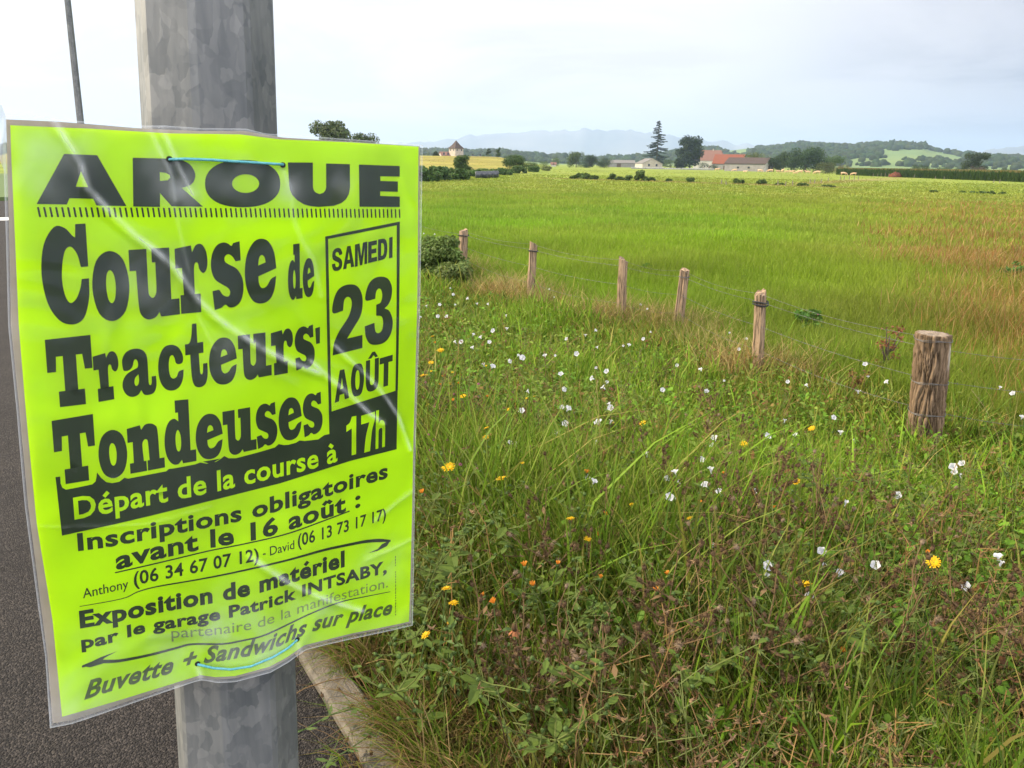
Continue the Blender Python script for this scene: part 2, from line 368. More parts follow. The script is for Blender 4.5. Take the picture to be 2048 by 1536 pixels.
# ---- slab and grotesque letters in a unit box, y down (0 = top); a third value marks a corner
c = 0
GL = {
 'C': [[(1, .0, c), (1, .43, c), (.84, .43, c), (.78, .30), (.66, .22), (.53, .25), (.45, .38), (.42, .55), (.47, .71), (.57, .78), (.70, .74), (.80, .64), (.84, .55, c), (1, .55, c), (.97, .76), (.83, .95), (.58, 1.0), (.30, .94), (.08, .75), (.0, .46), (.09, .18), (.33, .015), (.55, .03), (.70, .11), (.76, .13, c), (.78, 0, c)]],
 'o': [[(.5, 0), (.86, .13), (1, .5), (.86, .87), (.5, 1), (.14, .87), (0, .5), (.14, .13)], [(.49, .27), (.59, .33), (.63, .5), (.59, .68), (.5, .74), (.41, .68), (.37, .5), (.40, .33)]],
 'u': [[(0, 0, c), (.36, 0, c), (.36, .58), (.39, .68), (.455, .71), (.51, .66), (.53, .56), (.53, .2, c), (.46, .2, c), (.46, 0, c), (.83, 0, c), (.83, .76, c), (1, .76, c), (1, 1, c), (.60, 1, c), (.57, .93, c), (.48, 1.0), (.33, 1.02), (.2, .95), (.15, .8), (.13, .3, c), (0, .3, c)]],
 'r': [[(0, .03, c), (.50, .0, c), (.53, .10, c), (.66, .0), (.84, .0), (.97, .11), (1, .27), (.95, .38), (.85, .42), (.74, .36), (.70, .27), (.62, .26), (.57, .36), (.57, .72, c), (.75, .72, c), (.75, 1, c), (.12, 1, c), (.12, .72, c), (.23, .72, c), (.2, .32, c), (0, .32, c)]],
 's': [[(.92, .0, c), (.94, .29, c), (.78, .30, c), (.68, .22), (.55, .18), (.44, .22), (.45, .29), (.58, .34), (.82, .42), (.98, .57), (1, .76), (.90, .92), (.72, .99), (.54, .99), (.42, .94), (.30, .98, c), (.08, 1, c), (.03, .71, c), (.24, .70, c), (.36, .79), (.52, .82), (.58, .76), (.52, .69), (.32, .62), (.11, .53), (.01, .36), (.05, .17), (.2, .04), (.40, .0), (.55, .02), (.66, .06), (.72, .02, c)]],
 'e': [[(1, .48, c), (.42, .57, c), (.44, .69), (.53, .76), (.68, .74), (.82, .64), (.99, .60, c), (.93, .80), (.78, .95), (.52, 1.0), (.24, .94), (.05, .74), (0, .48), (.08, .22), (.28, .05), (.50, 0), (.75, .05), (.93, .22)], [(.42, .405, c), (.66, .37, c), (.63, .29), (.545, .25), (.46, .285)]],
 'd': [[(.38, 0, c), (.82, 0, c), (.82, .81, c), (1, .81, c), (1, 1, c), (.56, 1, c), (.53, .94, c), (.40, 1), (.22, .98), (.06, .86), (0, .66), (.05, .45), (.17, .32), (.34, .28), (.47, .33, c), (.47, .19, c), (.38, .19, c)], [(.44, .46), (.51, .53), (.53, .65), (.50, .77), (.43, .80), (.37, .75), (.35, .63), (.37, .52)]],
 'T': [[(0, 0, c), (1, 0, c), (1, .48, c), (.83, .48, c), (.79, .26, c), (.65, .26, c), (.65, .77, c), (.80, .77, c), (.80, 1, c), (.22, 1, c), (.22, .77, c), (.36, .77, c), (.36, .26, c), (.21, .26, c), (.19, .48, c), (0, .48, c)]],
 'a': [[(.04, .40), (.03, .2), (.16, .05), (.40, 0), (.62, .04), (.74, .15), (.77, .32), (.77, .72), (.81, .80), (.86, .76), (.87, .62, c), (1, .62, c), (1, .82), (.92, .96), (.76, 1.0), (.62, .98), (.54, .88, c), (.44, .97), (.26, 1.0), (.09, .93), (0, .78), (.03, .62), (.16, .50), (.36, .43), (.47, .39), (.48, .28), (.42, .22), (.36, .26), (.32, .36), (.22, .43), (.10, .44)], [(.48, .54, c), (.38, .61), (.35, .71), (.39, .78), (.46, .75), (.49, .66)]],
 'c': [[(.95, .42), (.80, .44), (.70, .40), (.66, .30), (.59, .23), (.49, .25), (.43, .37), (.42, .55), (.47, .69), (.58, .74), (.71, .71), (.81, .60), (1, .57, c), (.95, .78), (.80, .94), (.54, 1), (.26, .95), (.06, .77), (0, .5), (.07, .23), (.27, .04), (.55, 0), (.80, .06), (.96, .2), (1, .33)]],
 't': [[(.36, .0, c), (.56, .0, c), (.57, .30, c), (.84, .30, c), (.84, .47, c), (.62, .47, c), (.64, .74), (.69, .80), (.77, .78), (.80, .64, c), (1, .64, c), (.99, .82), (.90, .95), (.70, 1.0), (.46, .99), (.32, .93), (.25, .8), (.22, .47, c), (0, .47, c), (.0, .30, c), (.20, .29), (.31, .18)]],
 'n': [[(0, .03, c), (.36, 0, c), (.39, .10, c), (.50, .01), (.64, .0), (.77, .05), (.84, .18), (.86, .78, c), (1, .78, c), (1, 1, c), (.52, 1, c), (.52, .78, c), (.58, .78, c), (.56, .40), (.53, .33), (.47, .32), (.41, .38), (.40, .50), (.42, .78, c), (.49, .78, c), (.49, 1, c), (.03, 1, c), (.03, .78, c), (.14, .78, c), (.14, .33, c), (0, .33, c)]],
 # grotesque
 'S': [[(.98, .30), (.70, .33, c), (.64, .22), (.49, .17), (.36, .21), (.35, .29), (.44, .35), (.70, .43), (.93, .55), (1, .72), (.92, .89), (.72, .98), (.45, 1), (.18, .95), (.03, .80), (0, .67, c), (.30, .65, c), (.37, .79), (.52, .83), (.66, .79), (.68, .70), (.58, .63), (.30, .55), (.09, .45), (.03, .28), (.11, .11), (.30, .02), (.53, 0), (.79, .04), (.94, .16)]],
 'A': [[(.36, 0, c), (.66, 0, c), (1, 1, c), (.70, 1, c), (.65, .80, c), (.35, .80, c), (.30, 1, c), (0, 1, c)], [(.5, .26, c), (.60, .62, c), (.40, .62, c)]],
 'M': [[(0, 0, c), (.37, 0, c), (.51, .60, c), (.64, 0, c), (1, 0, c), (1, 1, c), (.77, 1, c), (.77, .27, c), (.60, 1, c), (.41, 1, c), (.23, .27, c), (.23, 1, c), (0, 1, c)]],
 'E': [[(0, 0, c), (.96, 0, c), (.96, .21, c), (.38, .21, c), (.38, .38, c), (.9, .38, c), (.9, .59, c), (.38, .59, c), (.38, .79, c), (1, .79, c), (1, 1, c), (0, 1, c)]],
 'D': [[(0, 0, c), (.45, 0, c), (.72, .03), (.92, .18), (1, .5), (.92, .82), (.72, .97), (.45, 1, c), (0, 1, c)], [(.34, .2, c), (.34, .8, c), (.50, .79), (.62, .70), (.66, .5), (.62, .30), (.50, .21)]],
 'I': [[(0, 0, c), (1, 0, c), (1, 1, c), (0, 1, c)]],
 'O': [[(.5, 0), (.84, .08), (1, .5), (.84, .92), (.5, 1), (.16, .92), (0, .5), (.16, .08)], [(.5, .2), (.62, .27), (.67, .5), (.62, .73), (.5, .8), (.38, .73), (.33, .5), (.38, .27)]],
 'U': [[(0, 0, c), (.32, 0, c), (.32, .65), (.38, .77), (.5, .80), (.62, .77), (.68, .65), (.68, 0, c), (1, 0, c), (1, .62), (.95, .83), (.80, .96), (.5, 1), (.20, .96), (.05, .83), (0, .62)]],
 't1': [[(0, 0, c), (1, 0, c), (1, .21, c), (.68, .21, c), (.68, 1, c), (.32, 1, c), (.32, .21, c), (0, .21, c)]],
 '2': [[(0, .37), (.04, .17), (.2, .04), (.48, 0), (.78, .04), (.95, .16), (1, .32), (.93, .50), (.70, .66), (.48, .80, c), (1, .80, c), (1, 1, c), (0, 1, c), (.05, .82), (.22, .66), (.52, .48), (.63, .32), (.60, .22), (.49, .18), (.38, .22), (.34, .37, c)]],
 '3': [[(.02, .30), (.08, .12), (.26, .02), (.52, 0), (.80, .05), (.95, .18), (.94, .33), (.84, .43), (.70, .48, c), (.88, .54), (1, .70), (.95, .87), (.76, .98), (.48, 1), (.2, .96), (.04, .84), (0, .68, c), (.34, .66, c), (.38, .79), (.50, .83), (.62, .79), (.65, .68), (.59, .59), (.40, .56, c), (.40, .40, c), (.55, .38), (.61, .29), (.57, .20), (.48, .17), (.39, .21), (.36, .31, c)]],
 '1': [[(.55, 0, c), (1, 0, c), (1, 1, c), (.55, 1, c), (.55, .30, c), (.0, .36, c), (0, .2, c), (.35, .14)]],
 '7': [[(0, 0, c), (1, 0, c), (1, .2), (.80, .5), (.68, 1, c), (.24, 1, c), (.36, .58), (.60, .23, c), (0, .23, c)]],
 'h': [[(0, 0, c), (.30, 0, c), (.30, .36, c), (.45, .29), (.65, .28), (.88, .34), (1, .5), (1, 1, c), (.70, 1, c), (.70, .58), (.64, .49), (.5, .48), (.36, .51), (.30, .6), (.30, 1, c), (0, 1, c)]],
}
def glyph(sh, g, xl, xr, ytl, ytr, ybl, ybr):
    ul, ur = uv(xl, (ytl + ybl) / 2)[0], uv(xr, (ytr + ybr) / 2)[0]
    vtl, vtr, vbl, vbr = uv(xl, ytl)[1], uv(xr, ytr)[1], uv(xl, ybl)[1], uv(xr, ybr)[1]
    out = []
    for cont in GL[g]:
        cc = smooth_closed(cont)
        out.append([(ul + (ur - ul) * x, (vtl + (vtr - vtl) * x) * (1 - y) + (vbl + (vbr - vbl) * x) * y) for x, y in cc])
    sh.poly(out)

_fontcache = {}
ACC = {'é': 'e', 'û': 'u', 'à': 'a', 'É': 'E'}
def text_geo(txt, bold, shear):
    if bold > .001 and any(ch in ACC for ch in txt):           # accents drawn as strokes of their own
        plain = ''.join(ACC.get(ch, ch) for ch in txt)
        V, Fc = text_geo(plain, bold, shear); V = [tuple(p_) for p_ in V]; Fc = list(Fc)
        for i, ch in enumerate(txt):
            if ch not in ACC: continue
            one, _ = text_geo(plain[i], bold, shear); wd = one[:, 0].max() - one[:, 0].min(); xr_, _ = text_geo(plain[:i + 1], bold, shear); xc = xr_[:, 0].max() - wd / 2; top = one[:, 1].max(); t_ = .045 + bold * .8
            def quad(ax, ay, bx, by):
                dx, dy = bx - ax, by - ay; L_ = math.hypot(dx, dy); nx, ny = -dy / L_ * t_, dx / L_ * t_; o_ = len(V)
                V.extend([(ax + nx, ay + ny), (ax - nx, ay - ny), (bx - nx, by - ny), (bx + nx, by + ny)]); Fc.append((o_, o_ + 1, o_ + 2, o_ + 3))
            y0 = top + .07; y1 = y0 + .13
            if ch == 'é': quad(xc - .03, y0, xc + .11, y1)
            elif ch == 'à': quad(xc + .03, y0, xc - .11, y1)
            else: quad(xc - .14, y0, xc - .005, y1); quad(xc + .005, y1, xc + .14, y0)
        return np.array(V), Fc
    cu = bpy.data.curves.new('lettering', 'FONT'); cu.body = txt; cu.size = 1.0; cu.offset = bold; cu.shear = shear; cu.resolution_u = 3
    if bold > 0.012: cu.space_character = 1.0 + bold * 2.2
    o = bpy.data.objects.new('lettering', cu); C.objects.link(o)
    dg = bpy.context.evaluated_depsgraph_get(); dg.update()
    me = bpy.data.meshes.new_from_object(o.evaluated_get(dg))
    V = np.array([v.co[:2] for v in me.vertices]) if len(me.vertices) else np.zeros((0, 2))
    Fc = [tuple(p.vertices) for p in me.polygons]
    bpy.data.objects.remove(o); bpy.data.meshes.remove(me); bpy.data.curves.remove(cu)
    return V, Fc
_capV, _ = text_geo('H', 0, 0)
CAP = float(_capV[:, 1].max())
def arc_poly(pts):
    P = np.array(pts, float)
    if len(P) > 2:                                        # smooth the measured baseline
        Q = []
        for i in range(len(P) - 1):
            p0, p1, p2, p3 = P[max(i - 1, 0)], P[i], P[i + 1], P[min(i + 2, len(P) - 1)]
            for j in range(6):
                t = j / 6
                Q.append(.5 * ((2 * p1) + (-p0 + p2) * t + (2 * p0 - 5 * p1 + 4 * p2 - p3) * t * t + (-p0 + 3 * p1 - 3 * p2 + p3) * t ** 3))
        P = np.array(Q + [P[-1]])
    s = np.concatenate([[0], np.cumsum(np.hypot(*np.diff(P, axis=0).T))])
    return P, s
def text_line(sh, txt, base, cap0, cap1, bold=0.0, shear=0.0):
    V, Fc = text_geo(txt, bold, shear)
    x0, x1 = V[:, 0].min(), V[:, 0].max()
    ub = np.array([uv(*p) for p in base]); P, s = arc_poly(ub)
    k0 = uv(base[0][0], base[0][1])[1] - uv(base[0][0], base[0][1] - cap0)[1]
    k1 = uv(base[-1][0], base[-1][1])[1] - uv(base[-1][0], base[-1][1] - cap1)[1]
    out = []
    for x, y in V:
        t = (x - x0) / (x1 - x0)
        bu = P[0][0] + (P[-1][0] - P[0][0]) * t
        bv = np.interp(bu, P[:, 0], P[:, 1])
        out.append((bu, bv - y / CAP * (k0 + (k1 - k0) * t)))
    sh.tris(out, Fc)
def stroke(sh, pts, widths):
    n = 5; P = []; Wd = []
    pts = np.array(pts, float)
    for i in range(len(pts) - 1):
        p0, p1, p2, p3 = pts[max(i - 1, 0)], pts[i], pts[i + 1], pts[min(i + 2, len(pts) - 1)]
        for j in range(n):
            t = j / n
            P.append(.5 * ((2 * p1) + (-p0 + p2) * t + (2 * p0 - 5 * p1 + 4 * p2 - p3) * t * t + (-p0 + 3 * p1 - 3 * p2 + p3) * t ** 3)); Wd.append(widths[i] + (widths[i + 1] - widths[i]) * t)
    P.append(pts[-1]); Wd.append(widths[-1])
    vs = []; fs = []
    for i, p in enumerate(P):
        d = P[min(i + 1, len(P) - 1)] - P[max(i - 1, 0)]; d = d / np.linalg.norm(d); nn = np.array([-d[1], d[0]])
        vs += [uv(*(p + nn * Wd[i] / 2)), uv(*(p - nn * Wd[i] / 2))]
        if i: fs.append((2 * i - 2, 2 * i - 1, 2 * i + 1, 2 * i))
    sh.tris(vs, fs)

# ---- materials
m_paper, n, l, p = mat('fluorescent_paper')
t = n.new('ShaderNodeTexCoord')
nz = n.new('ShaderNodeTexNoise'); nz.inputs['Scale'].default_value = 9; nz.inputs['Detail'].default_value = 3
l.new(t.outputs['Object'], nz.inputs['Vector'])
mx = n.new('ShaderNodeMix'); mx.data_type = 'RGBA'; mx.inputs[6].default_value = (0.61, .985, .004, 1); mx.inputs[7].default_value = (.56, .95, .004, 1)
l.new(nz.outputs['Fac'], mx.inputs[0]); l.new(mx.outputs[2], p.inputs['Base Color'])
p.inputs['Roughness'].default_value = .9; p.inputs['Specular IOR Level'].default_value = .1
b = n.new('ShaderNodeBump'); b.inputs['Strength'].default_value = .5; b.inputs['Distance'].default_value = .012
nb = n.new('ShaderNodeTexNoise'); nb.inputs['Scale'].default_value = 6; nb.inputs['Detail'].default_value = 2.5; nb.inputs['Distortion'].default_value = .25
l.new(t.outputs['Object'], nb.inputs['Vector']); l.new(nb.outputs['Fac'], b.inputs['Height']); l.new(b.outputs[0], p.inputs['Normal'])
m_ink = pmat('black_ink', (.022, .040, .014), (.030, .05, .02), scale=20, rough=.6, spec=.2)
m_inkfaded = pmat('faded_ink', (.20, .29, .04), (.28, .40, .05), scale=14, rough=.7, spec=.2)
m_inkpale = pmat('half_faded_ink', (.05, .08, .02), (.12, .18, .03), scale=10, rough=.7, spec=.2)
m_limeink = pmat('bare_paper_lettering', (0.61, .985, .004), (.56, .95, .004), scale=9, rough=.9, spec=.1)
m_card = pmat('grey_brown_card', (.40, .34, .27), (.33, .28, .22), scale=25, rough=.9)
m_cord = pmat('blue_plastic_twine', (.10, .40, .44), (.16, .48, .52), scale=90, rough=.4, bump=.4, bscale=300)

# the plastic sleeve: clear film with pale stressed folds and painted glare patches
m_film, n, l, p = mat('clear_plastic_film')
n.remove(p)
out = n['Material Output']
trn = n.new('ShaderNodeBsdfTransparent'); trn.inputs[0].default_value = (.99, .99, .99, 1)
gl = n.new('ShaderNodeBsdfGlossy'); gl.inputs['Roughness'].default_value = .16
fr = n.new('ShaderNodeFresnel'); fr.inputs[0].default_value = 1.36
t = n.new('ShaderNodeTexCoord')
nb = n.new('ShaderNodeTexNoise'); nb.inputs['Scale'].default_value = 8; nb.inputs['Detail'].default_value = 2; nb.inputs['Distortion'].default_value = .6
l.new(t.outputs['Object'], nb.inputs['Vector'])
b = n.new('ShaderNodeBump'); b.inputs['Strength'].default_value = .75; b.inputs['Distance'].default_value = .02
l.new(nb.outputs['Fac'], b.inputs['Height'])
l.new(b.outputs[0], gl.inputs['Normal']); l.new(b.outputs[0], fr.inputs['Normal'])
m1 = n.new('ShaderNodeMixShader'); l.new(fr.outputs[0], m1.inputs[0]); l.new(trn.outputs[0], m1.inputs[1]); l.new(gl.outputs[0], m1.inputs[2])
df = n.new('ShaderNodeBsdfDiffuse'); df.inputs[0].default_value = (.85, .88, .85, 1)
at = n.new('ShaderNodeAttribute'); at.attribute_name = 'fold_glare'
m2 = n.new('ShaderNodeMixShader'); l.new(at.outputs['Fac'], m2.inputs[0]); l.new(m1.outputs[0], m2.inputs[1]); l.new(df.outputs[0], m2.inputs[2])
l.new(m2.outputs[0], out.inputs['Surface'])

# ---- the poster
poster = thing('poster', 'lime yellow fluorescent race poster in a clear plastic sleeve tied to the galvanised pole', 'poster', tuple(PP(.5, 1)))
PINV = poster.matrix_basis.inverted()
def pl(o):                                               # children keep their built world place
    o.matrix_parent_inverse = PINV; return o
board = [(11.7, 238), (117, 242.5), (272, 255.7), (322, 258.6), (400, 262), (490, 262), (565, 275), (841, 292), (840, 420), (838, 600), (835, 800), (831, 1000), (824, 1249.5), (700, 1274), (609, 1297), (575, 1321), (539.6, 1340), (470, 1357), (435, 1359.5), (401, 1356), (330, 1379), (279, 1397), (146.5, 1443), (104.6, 1450), (94, 1314), (80, 1209), (56, 1017), (38, 820), (20.5, 650), (17.6, 493), (14, 350)]
paper = [(20, 250), (180, 257), (340, 267), (480, 269), (560, 279), (700, 285), (838, 293), (837, 420), (835, 600), (832, 800), (828, 1000), (820, 1246), (707, 1268), (609, 1292), (574, 1316), (539.6, 1334), (470, 1352), (430, 1354), (401, 1350), (330, 1373), (244, 1400), (124, 1436), (104.6, 1244), (73, 1050), (51, 820), (36.6, 650), (27.8, 449), (22, 317)]
# card: front sheet, back sheet and the rim between them
bm = bmesh.new()
bu = [uv(*q) for q in board]
fr_ = [bm.verts.new(PP(u, v, -.0008)) for u, v in bu]; bk_ = [bm.verts.new(PP(u, v, -.0040)) for u, v in bu]
for i in range(len(bu)):
    j = (i + 1) % len(bu); bm.faces.new((fr_[i], fr_[j], bk_[j], bk_[i]))
me = bpy.data.meshes.new('card_rim'); bm.to_mesh(me); bm.free(); me.materials.append(m_card)
rim = pl(link('card_rim', me, poster))
sh = Sheet(); sh.px([board]); pl(sh.build('card', m_card, poster, -.0008))
sh = Sheet(); sh.px([board]); pl(sh.build('card_back', m_card, poster, -.0040))
sh = Sheet(); sh.px([paper]); pl(sh.build('paper', m_paper, poster, 0))
def put(name, m, off, fn):
    sh = Sheet(); fn(sh); return pl(sh.build(name, m, poster, off))
K, K2, K3 = .00035, .0007, .0011
def f_title(sh):
    sh.px([zz_(1, [(437, 366), (663, 376), (863, 724), (658, 720), (637, 674), (473, 670), (455, 713), (248, 709)]), zz_(1, [(552, 484), (602, 594), (517, 591)])])
    sh.px([smooth_closed([(*q, c) if i in (0, 1, 7, 8, 9, 10, 11) else q for i, q in enumerate(zz_(1, [(906, 394), (1130, 400), (1225, 408), (1295, 440), (1331, 500), (1325, 550), (1295, 582), (1240, 600), (1385, 728), (1172, 726), (1092, 635), (1092, 730)]))] + [(*zz_(1, [(910, 727)])[0], c)]), zz_(1, [(1090, 492), (1130, 497), (1158, 512), (1162, 530), (1145, 548), (1092, 552)])])
    el = lambda cx, cy, a, b_, e=2.3: zz_(2, [(cx + a * abs(math.cos(t)) ** (2 / e) * (1 if math.cos(t) > 0 else -1), cy + b_ * abs(math.sin(t)) ** (2 / e) * (1 if math.sin(t) > 0 else -1)) for t in np.linspace(0, 2 * math.pi, 44, endpoint=False)])
    sh.px([el(283, 492, 250, 158), el(303, 492, 90, 62, 2.0)])
    sh.px([zz_(2, [(584, 351), (750, 352), (750, 520), (757, 540), (770, 553), (795, 562), (820, 553), (834, 535), (838, 515), (838, 358), (997, 363), (998, 520), (990, 562), (970, 598), (940, 622), (890, 640), (790, 648), (735, 643), (690, 631), (645, 603), (612, 568), (597, 535), (592, 500)])])
    sh.px([zz_(2, [(1058, 365), (1335, 374), (1335, 445), (1203, 443), (1203, 474), (1322, 477), (1322, 546), (1202, 544), (1202, 574), (1335, 578), (1335, 648), (1062, 646)])])
put('title_letters', m_ink, K, f_title)
def f_ticks(sh):
    a0, a1, b0, b1 = uv(73.2, 414), uv(797.5, 418.5), uv(77.6, 434), uv(798.3, 435.5)
    N = 74
    for i in range(N):
        q = i / (N - 1); w = .0042
        sh.poly([[(a0[0] + (a1[0] - a0[0]) * q, a0[1] + (a1[1] - a0[1]) * q), (a0[0] + (a1[0] - a0[0]) * q + w, a0[1] + (a1[1] - a0[1]) * q), (b0[0] + (b1[0] - b0[0]) * q + w, b0[1] + (b1[1] - b0[1]) * q), (b0[0] + (b1[0] - b0[0]) * q, b0[1] + (b1[1] - b0[1]) * q)]])
put('ruled_tick_line', m_ink, K, f_ticks)
def word(lst):
    def f(sh):
        for g in lst: glyph(sh, *g)
    return f
put('headline_word', m_ink, K, word([('C', 83, 177.2, 453, 447, 657, 645), ('o', 184.6, 258.7, 505, 499, 647, 639), ('u', 260.8, 357.4, 500, 494, 641, 629), ('r', 352, 416, 493.5, 488, 629, 623), ('s', 422, 485.4, 487, 482, 621, 612), ('e', 489.2, 551.8, 481, 474, 612, 602), ('d', 574.6, 603.7, 490, 486, 601, 596), ('e', 604.5, 627.6, 518, 514, 596, 592)]))
put('headline_word', m_ink, K, lambda sh: (word([('T', 94.5, 185, 680, 670, 818, 807), ('r', 188, 238, 711, 702, 806, 797), ('a', 244, 311.5, 701, 693, 797, 788), ('c', 316.5, 367, 693, 687, 785, 778), ('t', 371, 414, 650, 644, 779, 771), ('e', 418, 473.4, 679, 671, 773, 765), ('u', 476.4, 542.3, 671, 663, 762, 750), ('r', 542, 585.7, 663.5, 656, 752, 744), ('s', 589, 629, 656, 648, 742, 733)])(sh), sh.px([zz_(4, [(768, 55), (800, 45), (800, 155), (775, 160)])])))
put('headline_word', m_ink, K, word([('T', 108, 190, 842, 828, 973, 959), ('o', 197, 254.3, 864, 856, 961, 952), ('n', 256, 327.5, 855, 842, 948, 934), ('d', 328, 390, 803, 797, 932, 921), ('e', 391, 445, 831, 823, 922, 913), ('u', 445.8, 512, 823, 812, 912, 898), ('s', 511.4, 554, 810, 803, 899, 886), ('e', 557.2, 603.6, 799, 791, 885, 876), ('s', 605.7, 645, 790, 783, 876, 864)]))
def f_band(sh):
    top = zz_(3, [(378, 1212), (410, 1208), (413, 1255), (424, 1284), (450, 1298), (540, 1280), (630, 1260), (652, 1240), (658, 1215), (662, 1178), (690, 1215), (725, 1243), (765, 1250), (815, 1240), (850, 1212), (875, 1218), (1000, 1192), (1135, 1165), (1150, 1150), (1200, 1143), (1330, 1118), (1365, 1105), (1410, 1113), (1460, 1103), (1505, 1078)]) + zz_(4, [(15, 942), (55, 953), (105, 943), (140, 922), (160, 905), (190, 920), (240, 920), (390, 882), (440, 868), (500, 850), (525, 828), (560, 835), (590, 833), (640, 820), (665, 805), (700, 808), (790, 798), (830, 770), (865, 762), (880, 612), (1100, 541), (1310, 475), (1325, 470), (1322, 870), (1000, 945)]) + [(560, 966), (400, 1005), (234, 1047), (123.8, 1073)]
    sh.px([top])
put('dark_band', m_ink, K, f_band)
def f_frame(sh):
    sh.px([[(649, 473), (654.8, 476.5), (663.6, 823), (659, 868)]])
    sh.px([[(649, 473), (799.8, 443), (793.5, 450.6), (654.8, 478)]])
    sh.px([[(793.5, 450.6), (799.8, 443), (797.2, 781), (792.3, 782.5)]])
put('date_frame', m_ink, K, f_frame)
put('date_lettering', m_ink, K, word([('S', 662.7, 683.6, 498, 494, 543.5, 540), ('A', 685, 708, 494, 490, 539, 533), ('M', 709, 734, 489, 483, 534, 527), ('E', 735.7, 754, 484, 480, 526.5, 522), ('D', 755.5, 774.4, 479, 476, 522, 517), ('I', 778, 784.9, 475.3, 473.5, 517, 515)]))
put('date_numeral', m_ink, K, word([('2', 665, 725, 575, 563, 711, 696), ('3', 729.5, 785.7, 559, 548, 696, 682)]))
put('date_lettering', m_ink, K, lambda sh: (word([('A', 669.5, 698.6, 743, 736, 806, 796), ('O', 702, 728.5, 731, 724, 796, 789), ('U', 732, 758, 722, 715, 787, 779), ('t1', 759.5, 785.7, 717, 709.5, 777, 769)])(sh), sh.px([zz_(4, [(1122, 262), (1150, 215), (1168, 210), (1190, 243), (1172, 250), (1160, 235), (1145, 257)])])))
put('start_time_lettering', m_limeink, K2, word([('1', 693, 713, 836, 832, 914, 909), ('7', 722.9, 750.4, 832, 824, 908, 901), ('h', 752.8, 772, 822, 818, 899.5, 894.6)]))
put('band_lettering', m_limeink, K2, lambda sh: text_line(sh, 'Départ de la course à', [(149, 1039), (332, 1001), (439, 979), (610, 940), (675, 922)], 42, 37, .022))
put('lettering_line', m_ink, K, lambda sh: text_line(sh, 'Inscriptions obligatoires', [(156, 1102), (225, 1091), (330, 1069), (493, 1037), (569, 1016), (650, 993), (778, 957)], 33, 29, .032))
put('lettering_line', m_ink, K, lambda sh: text_line(sh, 'avant le 16 août :', [(232, 1139), (300, 1119), (408, 1095), (439, 1090), (524, 1074), (600, 1051), (699, 1021), (722, 1014)], 35, 32, .032))
put('underline', m_ink, K, lambda sh: stroke(sh, [(230, 1145), (330, 1121), (418, 1100), (480, 1088), (568, 1068), (640, 1044), (700, 1023)], [2.6] * 7))
put('telephone_lettering', m_ink, K, lambda sh: (text_line(sh, 'Anthony', [(166, 1198), (257, 1175)], 19, 18, .004), text_line(sh, '(06 34 67 07 12)', [(268, 1171), (284, 1166), (390, 1144), (517, 1119)], 26, 24, .020), text_line(sh, '- David', [(525, 1113), (538, 1110), (588, 1096)], 18, 17, .004), text_line(sh, '(06 13 73 17 17)', [(595, 1092), (660, 1074), (720, 1056), (774, 1040)], 24, 21, .018)))
put('flourish', m_ink, K, lambda sh: (stroke(sh, [(159, 1214.5), (244, 1197), (275, 1183), (314, 1172), (400, 1157), (470, 1143), (574, 1119), (644, 1101), (690, 1092), (731, 1085), (760, 1083), (783, 1084)], [1.2, 1.6, 2, 2.6, 3, 3.5, 4, 5, 5.5, 6, 7, 4]), sh.px([[(783, 1082.5), (776, 1094), (756, 1104), (738, 1108), (757, 1100), (766, 1090)]])))
put('lettering_line', m_ink, K, lambda sh: text_line(sh, 'Exposition de matériel', [(160, 1257), (250, 1239), (330, 1221), (427, 1203), (506, 1186), (600, 1158), (690, 1133)], 32, 30, .042))
put('lettering_line', m_ink, K, lambda sh: text_line(sh, 'par le garage Patrick INTSABY,', [(163, 1298), (209, 1289), (290, 1264), (350, 1254), (461, 1233), (540, 1213), (609, 1191), (690, 1168), (775, 1146)], 23, 22, .038))
put('lettering_line', m_inkfaded, K, lambda sh: text_line(sh, 'partenaire de la manifestation.', [(343, 1276), (420, 1270), (505, 1257), (554, 1242), (640, 1213), (777, 1176)], 21, 19, .002))
put('flourish', m_ink, K, lambda sh: (stroke(sh, [(164, 1335), (195, 1325), (240, 1322), (300, 1310), (349, 1297), (384, 1288), (445, 1287), (490, 1279), (533, 1268), (616, 1230), (679, 1206), (730, 1195), (782, 1185)], [4, 8, 6, 5, 4.5, 4, 3.6, 3.4, 3.4, 3, 2.4, 1.8, 1.2]), sh.px([[(164, 1334), (202, 1315), (234, 1303), (210, 1316), (203, 1323), (206, 1328), (180, 1336)]])))
put('script_lettering', m_inkpale, K, lambda sh: text_line(sh, 'Buvette + Sandwichs sur place', [(168, 1400), (250, 1373), (338, 1347), (400, 1327), (455, 1318), (530, 1303), (588, 1278), (640, 1259), (700, 1246), (786, 1229)], 33, 27, .030, .38))
def f_mark(sh):
    y = 1114
    while y < 1230:
        hgt = RND.uniform(2.5, 6); sh.px([[(792.2, y), (793.6, y), (793.2, y + hgt), (791.8, y + hgt)]]); y += hgt + RND.uniform(1.2, 2.4) + (9 if 1130 < y < 1137 else 0)
put('printer_mark', m_inkpale, K, f_mark)

